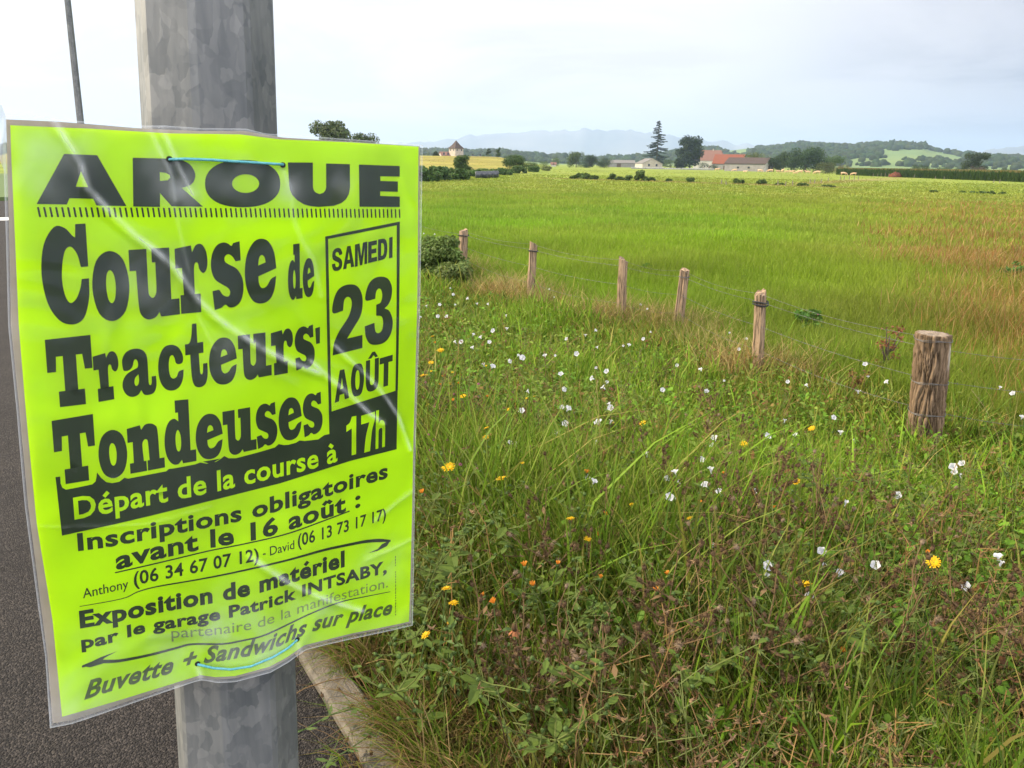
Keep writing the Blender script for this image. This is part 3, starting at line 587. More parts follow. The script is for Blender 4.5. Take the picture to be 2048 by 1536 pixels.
# ---- the plastic sleeve, with raised folds
FOLDS = [([(102, 232), (146, 300), (164, 332), (176, 376), (217, 420), (272, 472), (310, 500), (351, 537), (401, 604), (430, 632), (448, 646), (520, 694), (580, 724), (640, 745)], 2.6, .55),
         ([(669, 691), (700, 720), (744, 762), (775, 800), (798, 835), (822, 900)], 1.8, .40),
         ([(621, 722), (660, 757), (700, 790), (738, 826), (768, 846)], 2.2, .45),
         ([(500, 1110), (533, 1133), (570, 1158), (609, 1179), (660, 1200), (724, 1220)], 2.6, .50),
         ([(302, 262), (318, 300), (340, 345), (350, 400)], 1.8, .30), ([(325, 259), (343, 300), (360, 340), (385, 390)], 1.8, .32),
         ([(822, 1080), (780, 1100), (735, 1118)], 1.6, .22), ([(825, 985), (790, 1010), (750, 1042)], 1.6, .2), ([(560, 330), (580, 380), (585, 440), (600, 480), (625, 520), (640, 590)], 2.2, .16),
         ([(345, 400), (400, 640), (430, 700)], 1.4, .10), ([(300, 1270), (420, 1262), (520, 1282), (600, 1296)], 3, .12), ([(395, 1330), (400, 1352)], 2.5, .4), ([(590, 1275), (600, 1300)], 2.5, .4),
         ([(45, 1050), (130, 1054), (300, 1044), (420, 1010)], .8, .10)]
segs = []
for pts, wd, st in FOLDS:
    q = [uv(*p_) for p_ in pts]
    for a, b2 in zip(q[:-1], q[1:]): segs.append((a, b2, wd / 1000 * 1.0, st))
NU, NV = 190, 280
sleeve_px = [(4, 232), (845, 290), (826, 1252), (100, 1456)]
g0 = [uv(*q) for q in sleeve_px]
gu = np.linspace(0, 1, NU); gv = np.linspace(0, 1, NV)
UU, VV = np.meshgrid(gu, gv)
U4 = (1 - UU) * (1 - VV) * g0[0][0] + UU * (1 - VV) * g0[1][0] + UU * VV * g0[2][0] + (1 - UU) * VV * g0[3][0]
V4 = (1 - UU) * (1 - VV) * g0[0][1] + UU * (1 - VV) * g0[1][1] + UU * VV * g0[2][1] + (1 - UU) * VV * g0[3][1]
# pull the grid's border onto the outline of the card (left bow, wavy top and bottom)
for arr_px, side in (([(4, 232), (8, 350), (12, 493), (16, 650), (33, 820), (50, 1017), (75, 1209), (90, 1314), (100, 1456)], 'L'), ):
    q = np.array([uv(*p_) for p_ in arr_px]); lx = np.interp(V4[:, 0], q[:, 1], q[:, 0]); U4 = U4 + ((lx - U4[:, 0])[:, None]) * (1 - UU)
qb = np.array([uv(*p_) for p_ in [(100, 1456), (146, 1446), (279, 1400), (330, 1382), (401, 1357), (435, 1363), (470, 1361), (540, 1344), (575, 1325), (609, 1300), (700, 1278), (826, 1252)]])
by = np.interp(U4[-1], qb[:, 0], qb[:, 1]); V4 = V4 + (by - V4[-1])[None, :] * VV
qt = np.array([uv(*p_) for p_ in [(4, 232), (60, 228), (110, 238), (272, 252), (330, 252), (400, 257), (490, 258), (530, 268), (600, 272), (845, 290)]])
ty = np.interp(U4[0], qt[:, 0], qt[:, 1]); V4 = V4 + (ty - V4[0])[None, :] * (1 - VV)
uw, vw = .40, .606
fold_glare = np.zeros_like(U4); lift = np.zeros_like(U4)
for (a, b2, wd, st) in segs:
    ax, ay, bx, by_ = a[0] * uw, a[1] * vw, b2[0] * uw, b2[1] * vw
    dx, dy = bx - ax, by_ - ay; L2 = dx * dx + dy * dy
    tt = np.clip(((U4 * uw - ax) * dx + (V4 * vw - ay) * dy) / L2, 0, 1)
    d = np.hypot(U4 * uw - ax - tt * dx, V4 * vw - ay - tt * dy)
    fold_glare = np.maximum(fold_glare, st * np.exp(-(d / (wd * 1.1)) ** 2)); lift = np.maximum(lift, st * np.exp(-(d / (wd * 2.2)) ** 2))
crink = (hnoise(U4 * 9 + 3, V4 * 13) * .35 + hnoise(U4 * 22, V4 * 30 + 4) * .15) * .0012
base = np.empty((NV, NU, 3))
Wv = np.vectorize(wave)(U4, V4)
offs = .0030 + np.maximum(crink, -.001) + lift * .0045
base = PO + U4[..., None] * PU + V4[..., None] * PV + (offs - Wv)[..., None] * PN
haze_glare = .006 + .012 * np.clip(hnoise(U4 * 3.1, V4 * 3.7 + 1), 0, 1) + .10 * sst(.06, .0, 1 - V4) * .5
for bx_, by_2, br_, ba_ in ((60, 330, 60, .10), (345, 350, 45, .12), (375, 385, 30, .10), (470, 350, 40, .08), (575, 375, 35, .10), (690, 365, 30, .07), (130, 300, 50, .07), (450, 1260, 80, .12), (540, 1300, 60, .14), (330, 1330, 60, .08), (620, 1225, 60, .10), (480, 700, 50, .06), (760, 1130, 60, .06), (210, 1290, 60, .05), (300, 560, 70, .05), (150, 1400, 60, .10)):  # milky patches: sky glare painted into the film as diffuse white
    ub_, vb2 = uv(bx_, by_2); haze_glare = haze_glare + 1.3 * ba_ * np.exp(-(((U4 - ub_) * uw) ** 2 + ((V4 - vb2) * vw) ** 2) / (br_ / 2000) ** 2) * np.clip(.8 + .7 * hnoise(U4 * 26 + by_2, V4 * 34), 0, 1.6)
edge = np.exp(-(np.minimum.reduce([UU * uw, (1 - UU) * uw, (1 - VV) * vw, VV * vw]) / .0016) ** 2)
fold_glare = np.clip(fold_glare * .62 * (.75 + .4 * hnoise(U4 * 40, V4 * 50)) + haze_glare + .32 * edge, 0, .8)
idx = np.arange(NU * NV).reshape(NV, NU)
Q = np.stack([idx[:-1, :-1], idx[1:, :-1], idx[1:, 1:], idx[:-1, 1:]], -1).reshape(-1, 4)
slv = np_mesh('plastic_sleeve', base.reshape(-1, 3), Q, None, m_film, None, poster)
fa = slv.data.attributes.new('fold_glare', 'FLOAT', 'POINT'); fa.data.foreach_set('value', fold_glare.astype(np.float32).ravel())
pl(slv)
# torn flap of film sticking out at the top left corner
fb = MB()
fl = [(13, 236), (5, 212), (-14, 225), (-12, 262), (-4, 300), (6, 330), (13, 352)]
vs = [PP(*uv(*q), .004 + .006 * (i % 3)) for i, q in enumerate(fl)]
fb.add(vs, [(0, 1, 2), (0, 2, 3), (0, 3, 4), (0, 4, 5), (0, 5, 6)])
fo = fb.build('film_flap', m_film, poster, True); fa = fo.data.attributes.new('fold_glare', 'FLOAT', 'POINT'); fa.data.foreach_set('value', [.45] * len(fo.data.vertices)); pl(fo)

# ---- twine ties: over the front of the poster, through the holes and round the pole
def twine(name, label, pts, sag, group):
    b_ = MB(); q = [uv(*p_) for p_ in pts]
    line = [PP(*q[0], -.012)] + [PP(u, v, .0056 + sag * math.sin(math.pi * i / (len(q) - 1))) for i, (u, v) in enumerate(q)] + [PP(*q[-1], -.012)]
    b_.tube(line, .0014, 8)
    o = b_.build(name, m_cord, None, True); tag(o, label, 'twine', group); return o
twine('twine', 'pale blue twine tied tight across the top of the poster through the letters', [(338, 320), (370, 319), (420, 321), (480, 325), (530, 328), (563, 330)], .002, 'blue twine tying the poster to the pole')
twine('twine', 'pale blue twine sagging across the bottom line of the poster', [(395, 1324), (425, 1330), (460, 1332), (500, 1326), (545, 1308), (575, 1291), (592, 1277)], .002, 'blue twine tying the poster to the pole')
m_eye = pmat('punched_hole', (.02, .02, .015))
for q in ((338, 319), (563, 331), (394, 1323), (593, 1276)):
    sh = Sheet(); u0, v0 = uv(*q); sh.poly([[(u0 + .0075 * math.cos(a), v0 + .005 * math.sin(a)) for a in np.linspace(0, 2 * math.pi, 12, endpoint=False)]]); pl(sh.build('punched_hole', m_eye, poster, .0052))

# ---- galvanised octagonal pole
m_galv, n, l, p = mat('galvanised_steel')
t = n.new('ShaderNodeTexCoord'); mp = n.new('ShaderNodeMapping'); mp.inputs['Scale'].default_value = (1, 1, .75); l.new(t.outputs['Object'], mp.inputs[0])
dn = n.new('ShaderNodeTexNoise'); dn.inputs['Scale'].default_value = 30; dn.inputs['Detail'].default_value = 3; l.new(mp.outputs[0], dn.inputs['Vector'])
ad = n.new('ShaderNodeVectorMath'); ad.operation = 'MULTIPLY_ADD'; ad.inputs[1].default_value = (.045, .045, .045); l.new(dn.outputs['Color'], ad.inputs[0]); l.new(mp.outputs[0], ad.inputs[2])
vo = n.new('ShaderNodeTexVoronoi'); vo.inputs['Scale'].default_value = 64; vo.feature = 'SMOOTH_F1'; vo.inputs['Smoothness'].default_value = .12; l.new(ad.outputs[0], vo.inputs['Vector'])
nz = n.new('ShaderNodeTexNoise'); nz.inputs['Scale'].default_value = 9; nz.inputs['Detail'].default_value = 5; l.new(mp.outputs[0], nz.inputs['Vector'])
sp = n.new('ShaderNodeSeparateColor'); l.new(vo.outputs['Color'], sp.inputs[0])
mm = n.new('ShaderNodeMath'); mm.operation = 'MULTIPLY_ADD'; mm.inputs[1].default_value = .30; l.new(sp.outputs[0], mm.inputs[0]); l.new(nz.outputs['Fac'], mm.inputs[2])
r = n.new('ShaderNodeMapRange'); r.inputs[1].default_value = .35; r.inputs[2].default_value = 1.15; l.new(mm.outputs[0], r.inputs[0])
v2 = n.new('ShaderNodeTexVoronoi'); v2.inputs['Scale'].default_value = 58; v2.feature = 'SMOOTH_F1'; v2.inputs['Smoothness'].default_value = .3; l.new(ad.outputs[0], v2.inputs['Vector'])
s2 = n.new('ShaderNodeSeparateColor'); l.new(v2.outputs['Color'], s2.inputs[0])
th = n.new('ShaderNodeMapRange'); th.inputs[1].default_value = .72; th.inputs[2].default_value = .86; th.inputs[4].default_value = .22; l.new(s2.outputs[1], th.inputs[0])
mz_ = n.new('ShaderNodeMapping'); mz_.inputs['Scale'].default_value = (1, 1, .06); l.new(t.outputs['Object'], mz_.inputs[0])
nst = n.new('ShaderNodeTexNoise'); nst.inputs['Scale'].default_value = 120; nst.inputs['Detail'].default_value = 5; l.new(mz_.outputs[0], nst.inputs['Vector'])
rs_ = n.new('ShaderNodeMapRange'); rs_.inputs[1].default_value = .35; rs_.inputs[2].default_value = .75; rs_.inputs[3].default_value = -.10; rs_.inputs[4].default_value = .14; l.new(nst.outputs['Fac'], rs_.inputs[0])
a1 = n.new('ShaderNodeMath'); a1.operation = 'ADD'; l.new(r.outputs[0], a1.inputs[0]); l.new(th.outputs[0], a1.inputs[1])
a2 = n.new('ShaderNodeMath'); a2.operation = 'ADD'; a2.use_clamp = True; l.new(a1.outputs[0], a2.inputs[0]); l.new(rs_.outputs[0], a2.inputs[1]); r = a2
mx = n.new('ShaderNodeMix'); mx.data_type = 'RGBA'; mx.inputs[6].default_value = (.10, .108, .108, 1); mx.inputs[7].default_value = (.27, .268, .248, 1)
l.new(r.outputs[0], mx.inputs[0]); l.new(mx.outputs[2], p.inputs['Base Color'])
p.inputs['Metallic'].default_value = .25; p.inputs['Roughness'].default_value = .55; p.inputs['Specular IOR Level'].default_value = .35
b = n.new('ShaderNodeBump'); b.inputs['Strength'].default_value = .12; b.inputs['Distance'].default_value = .004; l.new(mm.outputs[0], b.inputs['Height']); l.new(b.outputs[0], p.inputs['Normal'])
def plane_depth(px, py, back):
    """point on the view ray whose place lies `back` metres behind the poster plane"""
    d = ray(px, py); q = PO - PN * back
    return EYE + d * ((q - EYE) @ PN) / (d @ PN)
PB = .100
pt = plane_depth(412.5, 60, PB); pb = plane_depth(478.5, 1500, PB)
vt = pt - EYE; vb = pb - EYE
axis = (pt - pb) / (pt[2] - pb[2])
ptop = pb + axis * (7.5 - pb[2]); pbot = pb + axis * (-.03 - pb[2])
def half_w(px0, px1, py, P): return (px1 - px0) / F * ((np.asarray(P) - EYE) @ FW) / 2
rt_ = half_w(277, 547, 20, pt); rb_ = half_w(356, 597, 1500, pb)
slope_r = (rt_ - rb_) / (pt[2] - pb[2])
print('POLE', pt.round(3), pb.round(3), 'axis', axis.round(4), 'radii', round(rt_, 4), round(rb_, 4), 'poster', PO.round(3), PU.round(3), PV.round(3), 'CAP', CAP)
to_cam = math.atan2(-pt[1], -pt[0])                    # heading from the pole to the eye
def octagon(name, label, base, top, r0, r1, group):
    o = thing(name, label, 'lamp post', tuple(base), 0, group)
    b_ = MB(); vs = []
    rings = 12
    for i in range(rings + 1):
        f = i / rings; cpt = np.asarray(base) * (1 - f) + np.asarray(top) * f; rr = r0 + (r1 - r0) * f
        for k in range(8):
            for da in (-3.2, 3.2):                             # each corner is a narrow rolled edge
                a = to_cam + math.radians(-55.4 + 45 * k + da + 0.0)
                rad = rr * (1.0 if True else 1)
                vs.append(cpt - np.asarray(base) + np.array([math.cos(a) * rad, math.sin(a) * rad, 0]))
    fs = []
    for i in range(rings):
        for k in range(16): fs.append((i * 16 + k, i * 16 + (k + 1) % 16, (i + 1) * 16 + (k + 1) % 16, (i + 1) * 16 + k))
    fs.append(tuple(range(rings * 16, rings * 16 + 16)))
    b_.add(vs, fs); b_.build('shaft', m_galv, o)
    # foot plate and lamp arm (both outside the picture)
    fp = MB(); fp.box(-.19, .19, -.19, .19, -.002, .022); fp.build('foot_plate', m_galv, o)
    ar = MB(); T = np.asarray(top) - np.asarray(base); ar.tube([T, T + np.array([0, 0, .25]), T + np.array([-.35, -.2, .55]), T + np.array([-1.1, -.6, .7])], [r1 * .8, .035, .03, .028], 10); ar.build('lamp_arm', m_galv, o, True)
    lh = MB(); e = T + np.array([-1.1, -.6, .7]); lh.tube([e, e + np.array([-.1, -.055, .015]), e + np.array([-.4, -.22, .0]), e + np.array([-.6, -.33, -.02])], [.04, .09, .1, .05], 12); lh.build('lamp_head', m_galv, o, True)
    return o
# at angle a (from the eye's heading) the image offset is -sin: picture right is the clockwise side
r_at = lambda z: .925 * (rb_ + slope_r * (z - pb[2]))
octagon('lamp_post', 'galvanised octagonal lamp post close by that carries the yellow poster', pbot, ptop, r_at(-.03), max(r_at(7.5), .045), 'lamp posts along the road')
# the next lamp post down the road, thin against the sky behind the poster's top left corner
d0 = ray(147, 117)
def at_depth(px, py, y):
    d = ray(px, py); return EYE + d * (y / d[1])
p0, p1 = at_depth(160, 235, 17.5), at_depth(135, 0, 17.5)
ax2 = (p1 - p0) / (p1[2] - p0[2]); b2 = p0 + ax2 * (-.03 - p0[2])
octagon('lamp_post', "thin distant lamp post against the white sky above the poster's top left corner", b2, p0 + ax2 * (8 - p0[2]), .085, .05, 'lamp posts along the road')

# ================================================================== GROUND, ROAD, KERB
m_ground, n, l, p = mat('meadow_soil')
p.inputs['Roughness'].default_value = .95; p.inputs['Specular IOR Level'].default_value = .1
t = n.new('ShaderNodeTexCoord'); at = n.new('ShaderNodeAttribute'); at.attribute_name = 'col'
nz = n.new('ShaderNodeTexNoise'); nz.inputs['Scale'].default_value = 1.6; nz.inputs['Detail'].default_value = 9; nz.inputs['Roughness'].default_value = .7
l.new(t.outputs['Object'], nz.inputs['Vector'])
nz2 = n.new('ShaderNodeTexNoise'); nz2.inputs['Scale'].default_value = .06; nz2.inputs['Detail'].default_value = 6; l.new(t.outputs['Object'], nz2.inputs['Vector'])
av = n.new('ShaderNodeMath'); av.operation = 'ADD'; l.new(nz.outputs['Fac'], av.inputs[0]); l.new(nz2.outputs['Fac'], av.inputs[1])
r = n.new('ShaderNodeMapRange'); r.inputs[1].default_value = .7; r.inputs[2].default_value = 1.3; r.inputs[3].default_value = .6; r.inputs[4].default_value = 1.35; l.new(av.outputs[0], r.inputs[0])
vm = n.new('ShaderNodeVectorMath'); vm.operation = 'SCALE'; l.new(at.outputs['Color'], vm.inputs[0]); l.new(r.outputs[0], vm.inputs['Scale'])
l.new(vm.outputs[0], p.inputs['Base Color'])
b = n.new('ShaderNodeBump'); b.inputs['Strength'].default_value = .5; b.inputs['Distance'].default_value = .05; l.new(nz.outputs['Fac'], b.inputs['Height']); l.new(b.outputs[0], p.inputs['Normal'])

NA, NRR = 400, 330
aa = np.linspace(-math.pi, math.pi, NA)
aa = np.sign(aa) * (np.abs(aa) / math.pi) ** 1.5 * math.pi          # finer straight ahead
rr = np.concatenate([np.linspace(.0, 14, 130), np.geomspace(14.3, 960, NRR - 130)])
AA, RR = np.meshgrid(aa, rr)
GX, GY = RR * np.sin(AA), RR * np.cos(AA)
GZ = ground_z(GX, GY)
_sl = [hit(*q)[:2] for q in ((1105, 357), (1300, 362.5), (1525, 369.5), (1680, 375))]; SCRUBL = [(*_sl[i], *_sl[i + 1]) for i in range(3)]
_sl = [hit(*q)[:2] for q in ((1600, 368), (1725, 360.5), (1800, 356))]; SCRUBL += [(*_sl[i], *_sl[i + 1]) for i in range(2)]
def field_col(x, y):
    """colour of the turf itself, by place"""
    x = np.asarray(x); y = np.asarray(y)
    k = x * KN[0] + y * KN[1]; r = np.hypot(x, y); a = np.arctan2(x, y)
    n1_ = hnoise(x * .35, y * .35); n2_ = hnoise(x * .09 + 3, y * .09)
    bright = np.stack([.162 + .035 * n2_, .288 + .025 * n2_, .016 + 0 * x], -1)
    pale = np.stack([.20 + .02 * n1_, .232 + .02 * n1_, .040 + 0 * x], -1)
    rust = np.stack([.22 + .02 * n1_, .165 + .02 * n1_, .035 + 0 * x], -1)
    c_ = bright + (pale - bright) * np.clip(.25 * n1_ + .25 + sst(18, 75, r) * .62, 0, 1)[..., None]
    # the ochre strip of sorrel on the right
    ad_ = np.degrees(a) + 1.6 * n1_ - (21.5 + 1.8 * sst(25, 50, r) + 88 / np.maximum(r, 4))
    os_ = .36 * sst(-11, 1, ad_) * (1 - sst(75, 95, r)) * sst(6.3, 7.2, k) * np.clip(.8 + .35 * n2_, 0, 1)
    c_ = c_ + (np.array([.225, .215, .042]) - c_) * os_[..., None]
    rs = .78 * (1 - .45 * sst(22, 45, r)) * sst(-1.5, 9.0, ad_) * (1 - sst(52, 70, r)) * (1 - sst(58, 70, np.degrees(a))) * sst(6.3, 7.2, k) * np.clip(.72 + .4 * n1_, 0, 1)
    c_ = c_ + (rust - c_) * np.clip(rs, 0, 1)[..., None]
    # yellow field that rises on the left beyond the hedge
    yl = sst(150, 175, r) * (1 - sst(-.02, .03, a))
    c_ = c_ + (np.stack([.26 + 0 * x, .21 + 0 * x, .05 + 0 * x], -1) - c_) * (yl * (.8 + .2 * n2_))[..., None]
    # strip of bleached grass along the old fence line across the pasture
    for Ax, Ay, Bx, By in SCRUBL:
        dx, dy = Bx - Ax, By - Ay; tt_ = np.clip(((x - Ax) * dx + (y - Ay) * dy) / (dx * dx + dy * dy), 0, 1); dd = np.hypot(x - Ax - tt_ * dx, y - Ay - tt_ * dy)
        c_ = c_ + (np.array([.24, .19, .07]) - c_) * (np.exp(-(dd / 2.6) ** 2) * .75)[..., None]
    # bank of thatch and soil
    bk = (1 - sst(5.2, 7.2, k)) * (r < 60)
    th = np.stack([.036 + .012 * n1_, .028 + .01 * n1_, .012 + 0 * x], -1)
    return c_ + (th - c_) * bk[..., None], rs
gc, _ = field_col(GX, GY)
idx = np.arange(NA * NRR).reshape(NRR, NA)
Q = np.stack([idx[:-1, :-1], idx[:-1, 1:], idx[1:, 1:], idx[1:, :-1]], -1).reshape(-1, 4)[:, ::-1]
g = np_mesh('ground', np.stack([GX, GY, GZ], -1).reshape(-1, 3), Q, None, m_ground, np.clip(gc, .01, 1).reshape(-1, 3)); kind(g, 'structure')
def kp(t_, k_, z): return (KD[0] * t_ + KN[0] * k_, KD[1] * t_ + KN[1] * k_, z)

m_road, n, l, p = mat('asphalt')
t = n.new('ShaderNodeTexCoord')
vo = n.new('ShaderNodeTexVoronoi'); vo.inputs['Scale'].default_value = 190; l.new(t.outputs['Object'], vo.inputs['Vector'])
nz = n.new('ShaderNodeTexNoise'); nz.inputs['Scale'].default_value = 3; nz.inputs['Detail'].default_value = 6; l.new(t.outputs['Object'], nz.inputs['Vector'])
sp = n.new('ShaderNodeSeparateColor'); l.new(vo.outputs['Color'], sp.inputs[0])
r = n.new('ShaderNodeMapRange'); r.inputs[1].default_value = .1; r.inputs[2].default_value = 1.0; l.new(sp.outputs[0], r.inputs[0])
pw = n.new('ShaderNodeMath'); pw.operation = 'POWER'; pw.inputs[1].default_value = 2.2; l.new(r.outputs[0], pw.inputs[0])
mx = n.new('ShaderNodeMix'); mx.data_type = 'RGBA'; mx.inputs[6].default_value = (.012, .010, .0085, 1); mx.inputs[7].default_value = (.062, .052, .044, 1); l.new(pw.outputs[0], mx.inputs[0])
r2 = n.new('ShaderNodeMapRange'); r2.inputs[1].default_value = .3; r2.inputs[2].default_value = .7; r2.inputs[3].default_value = .8; r2.inputs[4].default_value = 1.2; l.new(nz.outputs['Fac'], r2.inputs[0])
vm = n.new('ShaderNodeVectorMath'); vm.operation = 'SCALE'; l.new(mx.outputs[2], vm.inputs[0]); l.new(r2.outputs[0], vm.inputs['Scale']); l.new(vm.outputs[0], p.inputs['Base Color'])
p.inputs['Roughness'].default_value = .85; p.inputs['Specular IOR Level'].default_value = .25
b = n.new('ShaderNodeBump'); b.inputs['Strength'].default_value = 1.0; b.inputs['Distance'].default_value = .006; b.invert = True; l.new(vo.outputs['Distance'], b.inputs['Height']); l.new(b.outputs[0], p.inputs['Normal'])
rb = MB(); rb.add([kp(-40, -9, 0), kp(-40, .55, 0), kp(32, .55, 0), kp(32, -9, 0)], [(0, 1, 2, 3)])
rd = rb.build('road', m_road); kind(rd, 'structure')
m_line = pmat('white_road_paint', (.75, .74, .70), (.6, .59, .56), scale=12, rough=.7)
lb = MB(); lb.add([kp(21.6, -6, .004), kp(21.6, .5, .004), kp(22.6, .5, .004), kp(22.6, -6, .004)], [(0, 1, 2, 3)])
kind(lb.build('road_marking', m_line), 'structure')
m_verge = pmat('verge_turf', (.07, .12, .03), (.10, .14, .04), scale=4, rough=.95, bump=.6)
vb_ = MB(); vb_.add([kp(31, -9, .12), kp(31, .5, .12), kp(70, .5, .12), kp(70, -9, .12), kp(31, -9, -.05), kp(31, .5, -.05)], [(0, 1, 2, 3), (4, 5, 1, 0)])
kind(vb_.build('verge', m_verge), 'structure')
m_kerb = pmat('weathered_concrete', (.17, .145, .11), (.07, .062, .046), scale=22, rough=.92, bump=.5, bscale=160, lo=.4, hi=.75)
kb = MB()
t0 = -6.0
while t0 < 29:
    L_ = 1.0
    vs = []; fs = []
    N = 10
    for i in range(N + 1):
        tt = t0 + .004 + (L_ - .008) * i / N
        j1, j2 = .004 * mnoise.noise((tt * 7, 1, 0)), .006 * mnoise.noise((tt * 7, 5, 0))
        for kk, z in ((.553 + j1, -.1), (.553 + j1, .020), (.562 + j1, .029), (.645 + j2, .029), (.655 + j2, .018), (.655 + j2, -.12)): vs.append(kp(tt, kk, z))
    for i in range(N):
        for q in range(5): fs.append((i * 6 + q, i * 6 + q + 1, (i + 1) * 6 + q + 1, (i + 1) * 6 + q))
    fs += [(5, 4, 3, 2, 1, 0), tuple(range(N * 6, N * 6 + 6))]
    kb.add(vs, [f[::-1] for f in fs]); t0 += L_
kbo = kb.build('kerb', m_kerb); kind(kbo, 'structure')

# ================================================================== HILLS AND MOUNTAINS
m_hill = pmat('far_meadow', (.10, .17, .05), (.16, .21, .06), scale=.012, rough=.95, detail=6, lo=.3, hi=.7)
NA2, NR2 = 300, 90
aa = np.linspace(math.radians(-62), math.radians(62), NA2); rr = np.linspace(940, 2750, NR2)
AA, RR = np.meshgrid(aa, rr); HX, HY = RR * np.sin(AA), RR * np.cos(AA); HZ = ground_z(HX, HY)
idx = np.arange(NA2 * NR2).reshape(NR2, NA2)
Q = np.stack([idx[:-1, :-1], idx[:-1, 1:], idx[1:, 1:], idx[1:, :-1]], -1).reshape(-1, 4)[:, ::-1]
kind(np_mesh('hills', np.stack([HX, HY, HZ], -1).reshape(-1, 3), Q, None, m_hill), 'structure')
m_mtn = pmat('far_rock', (.10, .12, .14), (.2, .2, .2), scale=.002, rough=.95)
def range_(name, prof, dist, width):
    xs = np.array([az_px(p_[0]) for p_ in prof]); hs = np.array([H + ray(*p_)[2] / math.hypot(*ray(*p_)[:2]) * dist for p_ in prof])
    n_ = 220; a = np.linspace(xs[0], xs[-1], n_); hh = np.interp(a, xs, hs)
    hh = hh + np.array([mnoise.fractal((v * 60, dist * .01, 0), 1, 2, 5) for v in a]) * .11 * max(hs)
    V = []; rows = 9
    for j in range(rows):
        f = j / (rows - 1); up_ = math.sin(math.pi * f) ** .9
        for i in range(n_):
            d_ = dist + (f - .5) * width 
            V.append((math.sin(a[i]) * d_, math.cos(a[i]) * d_, -3 + max(hh[i], 0) * up_ ))
    ix = np.arange(rows * n_).reshape(rows, n_)
    Q = np.stack([ix[:-1, :-1], ix[:-1, 1:], ix[1:, 1:], ix[1:, :-1]], -1).reshape(-1, 4)[:, ::-1]
    kind(np_mesh(name, np.array(V), Q, None, m_mtn), 'structure')
range_('mountains', [(-900, 312), (300, 300), (700, 292), (850, 284), (930, 272), (1000, 266), (1050, 263), (1090, 258), (1130, 262), (1170, 256), (1210, 262), (1250, 258), (1300, 266), (1400, 278), (1520, 292), (1700, 305)], 8600, 2400)
range_('mountain', [(1860, 316), (1930, 304), (1975, 297), (2020, 293), (2070, 294), (2150, 290), (2300, 286), (2500, 296), (2800, 312)], 6600, 1800)
plain = MB(); 
PLA = np.linspace(math.radians(-75), math.radians(75), 40)
vs = []
for a in PLA: vs += [(2400 * math.sin(a), 2400 * math.cos(a), -6), (12500 * math.sin(a), 12500 * math.cos(a), -6)]
plain.add(vs, [(2 * i, 2 * i + 2, 2 * i + 3, 2 * i + 1)[::-1] for i in range(39)])
kind(plain.build('far_plain', m_hill), 'structure')

# ---- woods on the hills: one mass of crowns
m_wood = leafmat('far_woodland', None, .1, .9, .05)
def blob_proto(seed, sub=2):
    b_ = bmesh.new(); bmesh.ops.create_icosphere(b_, subdivisions=sub, radius=1)
    V = []
    for v in b_.verts:
        q = v.co; nn = mnoise.noise(q * 1.7 + Vector((seed * 7.1, 0, 0))) * .42 + mnoise.noise(q * 4.5 + Vector((seed, 3, 0))) * .38
        V.append(q * (1 + nn))
    Fc = np.array([[v.index for v in f.verts] for f in b_.faces]); V = np.array(V); b_.free(); return V, Fc
BL = [blob_proto(i) for i in range(6)]
MEADOW = [  # seen patches of open meadow: picture outline
    [(1765, 300), (1800, 297), (1850, 296), (1890, 304), (1925, 312), (1900, 318), (1850, 314), (1820, 317), (1790, 314), (1765, 310)],
    [(1760, 311), (1790, 313), (1820, 319), (1800, 324), (1755, 322)],
    [(1430, 294), (1470, 291), (1520, 290), (1510, 299), (1480, 305), (1440, 302)], [(1470, 303), (1495, 302), (1500, 309), (1475, 310)],
    [(1660, 294), (1690, 295), (1700, 300), (1665, 301)], [(1890, 312), (1935, 314), (1930, 322), (1900, 322)]]
def in_poly(x, y, P):
    r_ = False; j = len(P) - 1
    for i in range(len(P)):
        if (P[i][1] > y) != (P[j][1] > y) and x < (P[j][0] - P[i][0]) * (y - P[i][1]) / (P[j][1] - P[i][1]) + P[i][0]: r_ = not r_
        j = i
    return r_
VV_, FF_, CC_ = [], [], []; off = 0; cnt = 0
while cnt < 11000:
    a = NP.uniform(math.radians(-40), math.radians(46)); r_ = 1080 + 1110 * NP.random() ** .8
    x, y = r_ * math.sin(a), r_ * math.cos(a); z = float(ground_z(x, y))
    qx, qy = proj((x, y, z + 3))
    if r_ > 1000 and any(in_poly(qx, qy, m_) for m_ in MEADOW): cnt += 1; continue
    s = NP.uniform(3.6, 8) * (1.0 if r_ > 1300 else .7)
    V, Fc = BL[int(NP.integers(6))]; th = NP.uniform(0, 6.28); ca, sa = math.cos(th), math.sin(th)
    Vr = np.stack([V[:, 0] * ca - V[:, 1] * sa, V[:, 0] * sa + V[:, 1] * ca, V[:, 2] * NP.uniform(.8, 1.15)], -1) * s + np.array([x, y, z + s * .45])
    VV_.append(Vr); FF_.append(Fc + off); off += len(V)
    g_ = NP.uniform(.75, 1.25); base = np.array([.026, .050, .020]) * g_ + np.array([NP.uniform(0, .012), 0, 0])
    CC_.append(np.repeat(base[None], len(V), 0) * NP.uniform(.8, 1.2, (len(V), 1))); cnt += 1
w_ = np_mesh('woodland', np.concatenate(VV_), None, np.concatenate(FF_), m_wood, np.concatenate(CC_)); kind(w_, 'stuff')

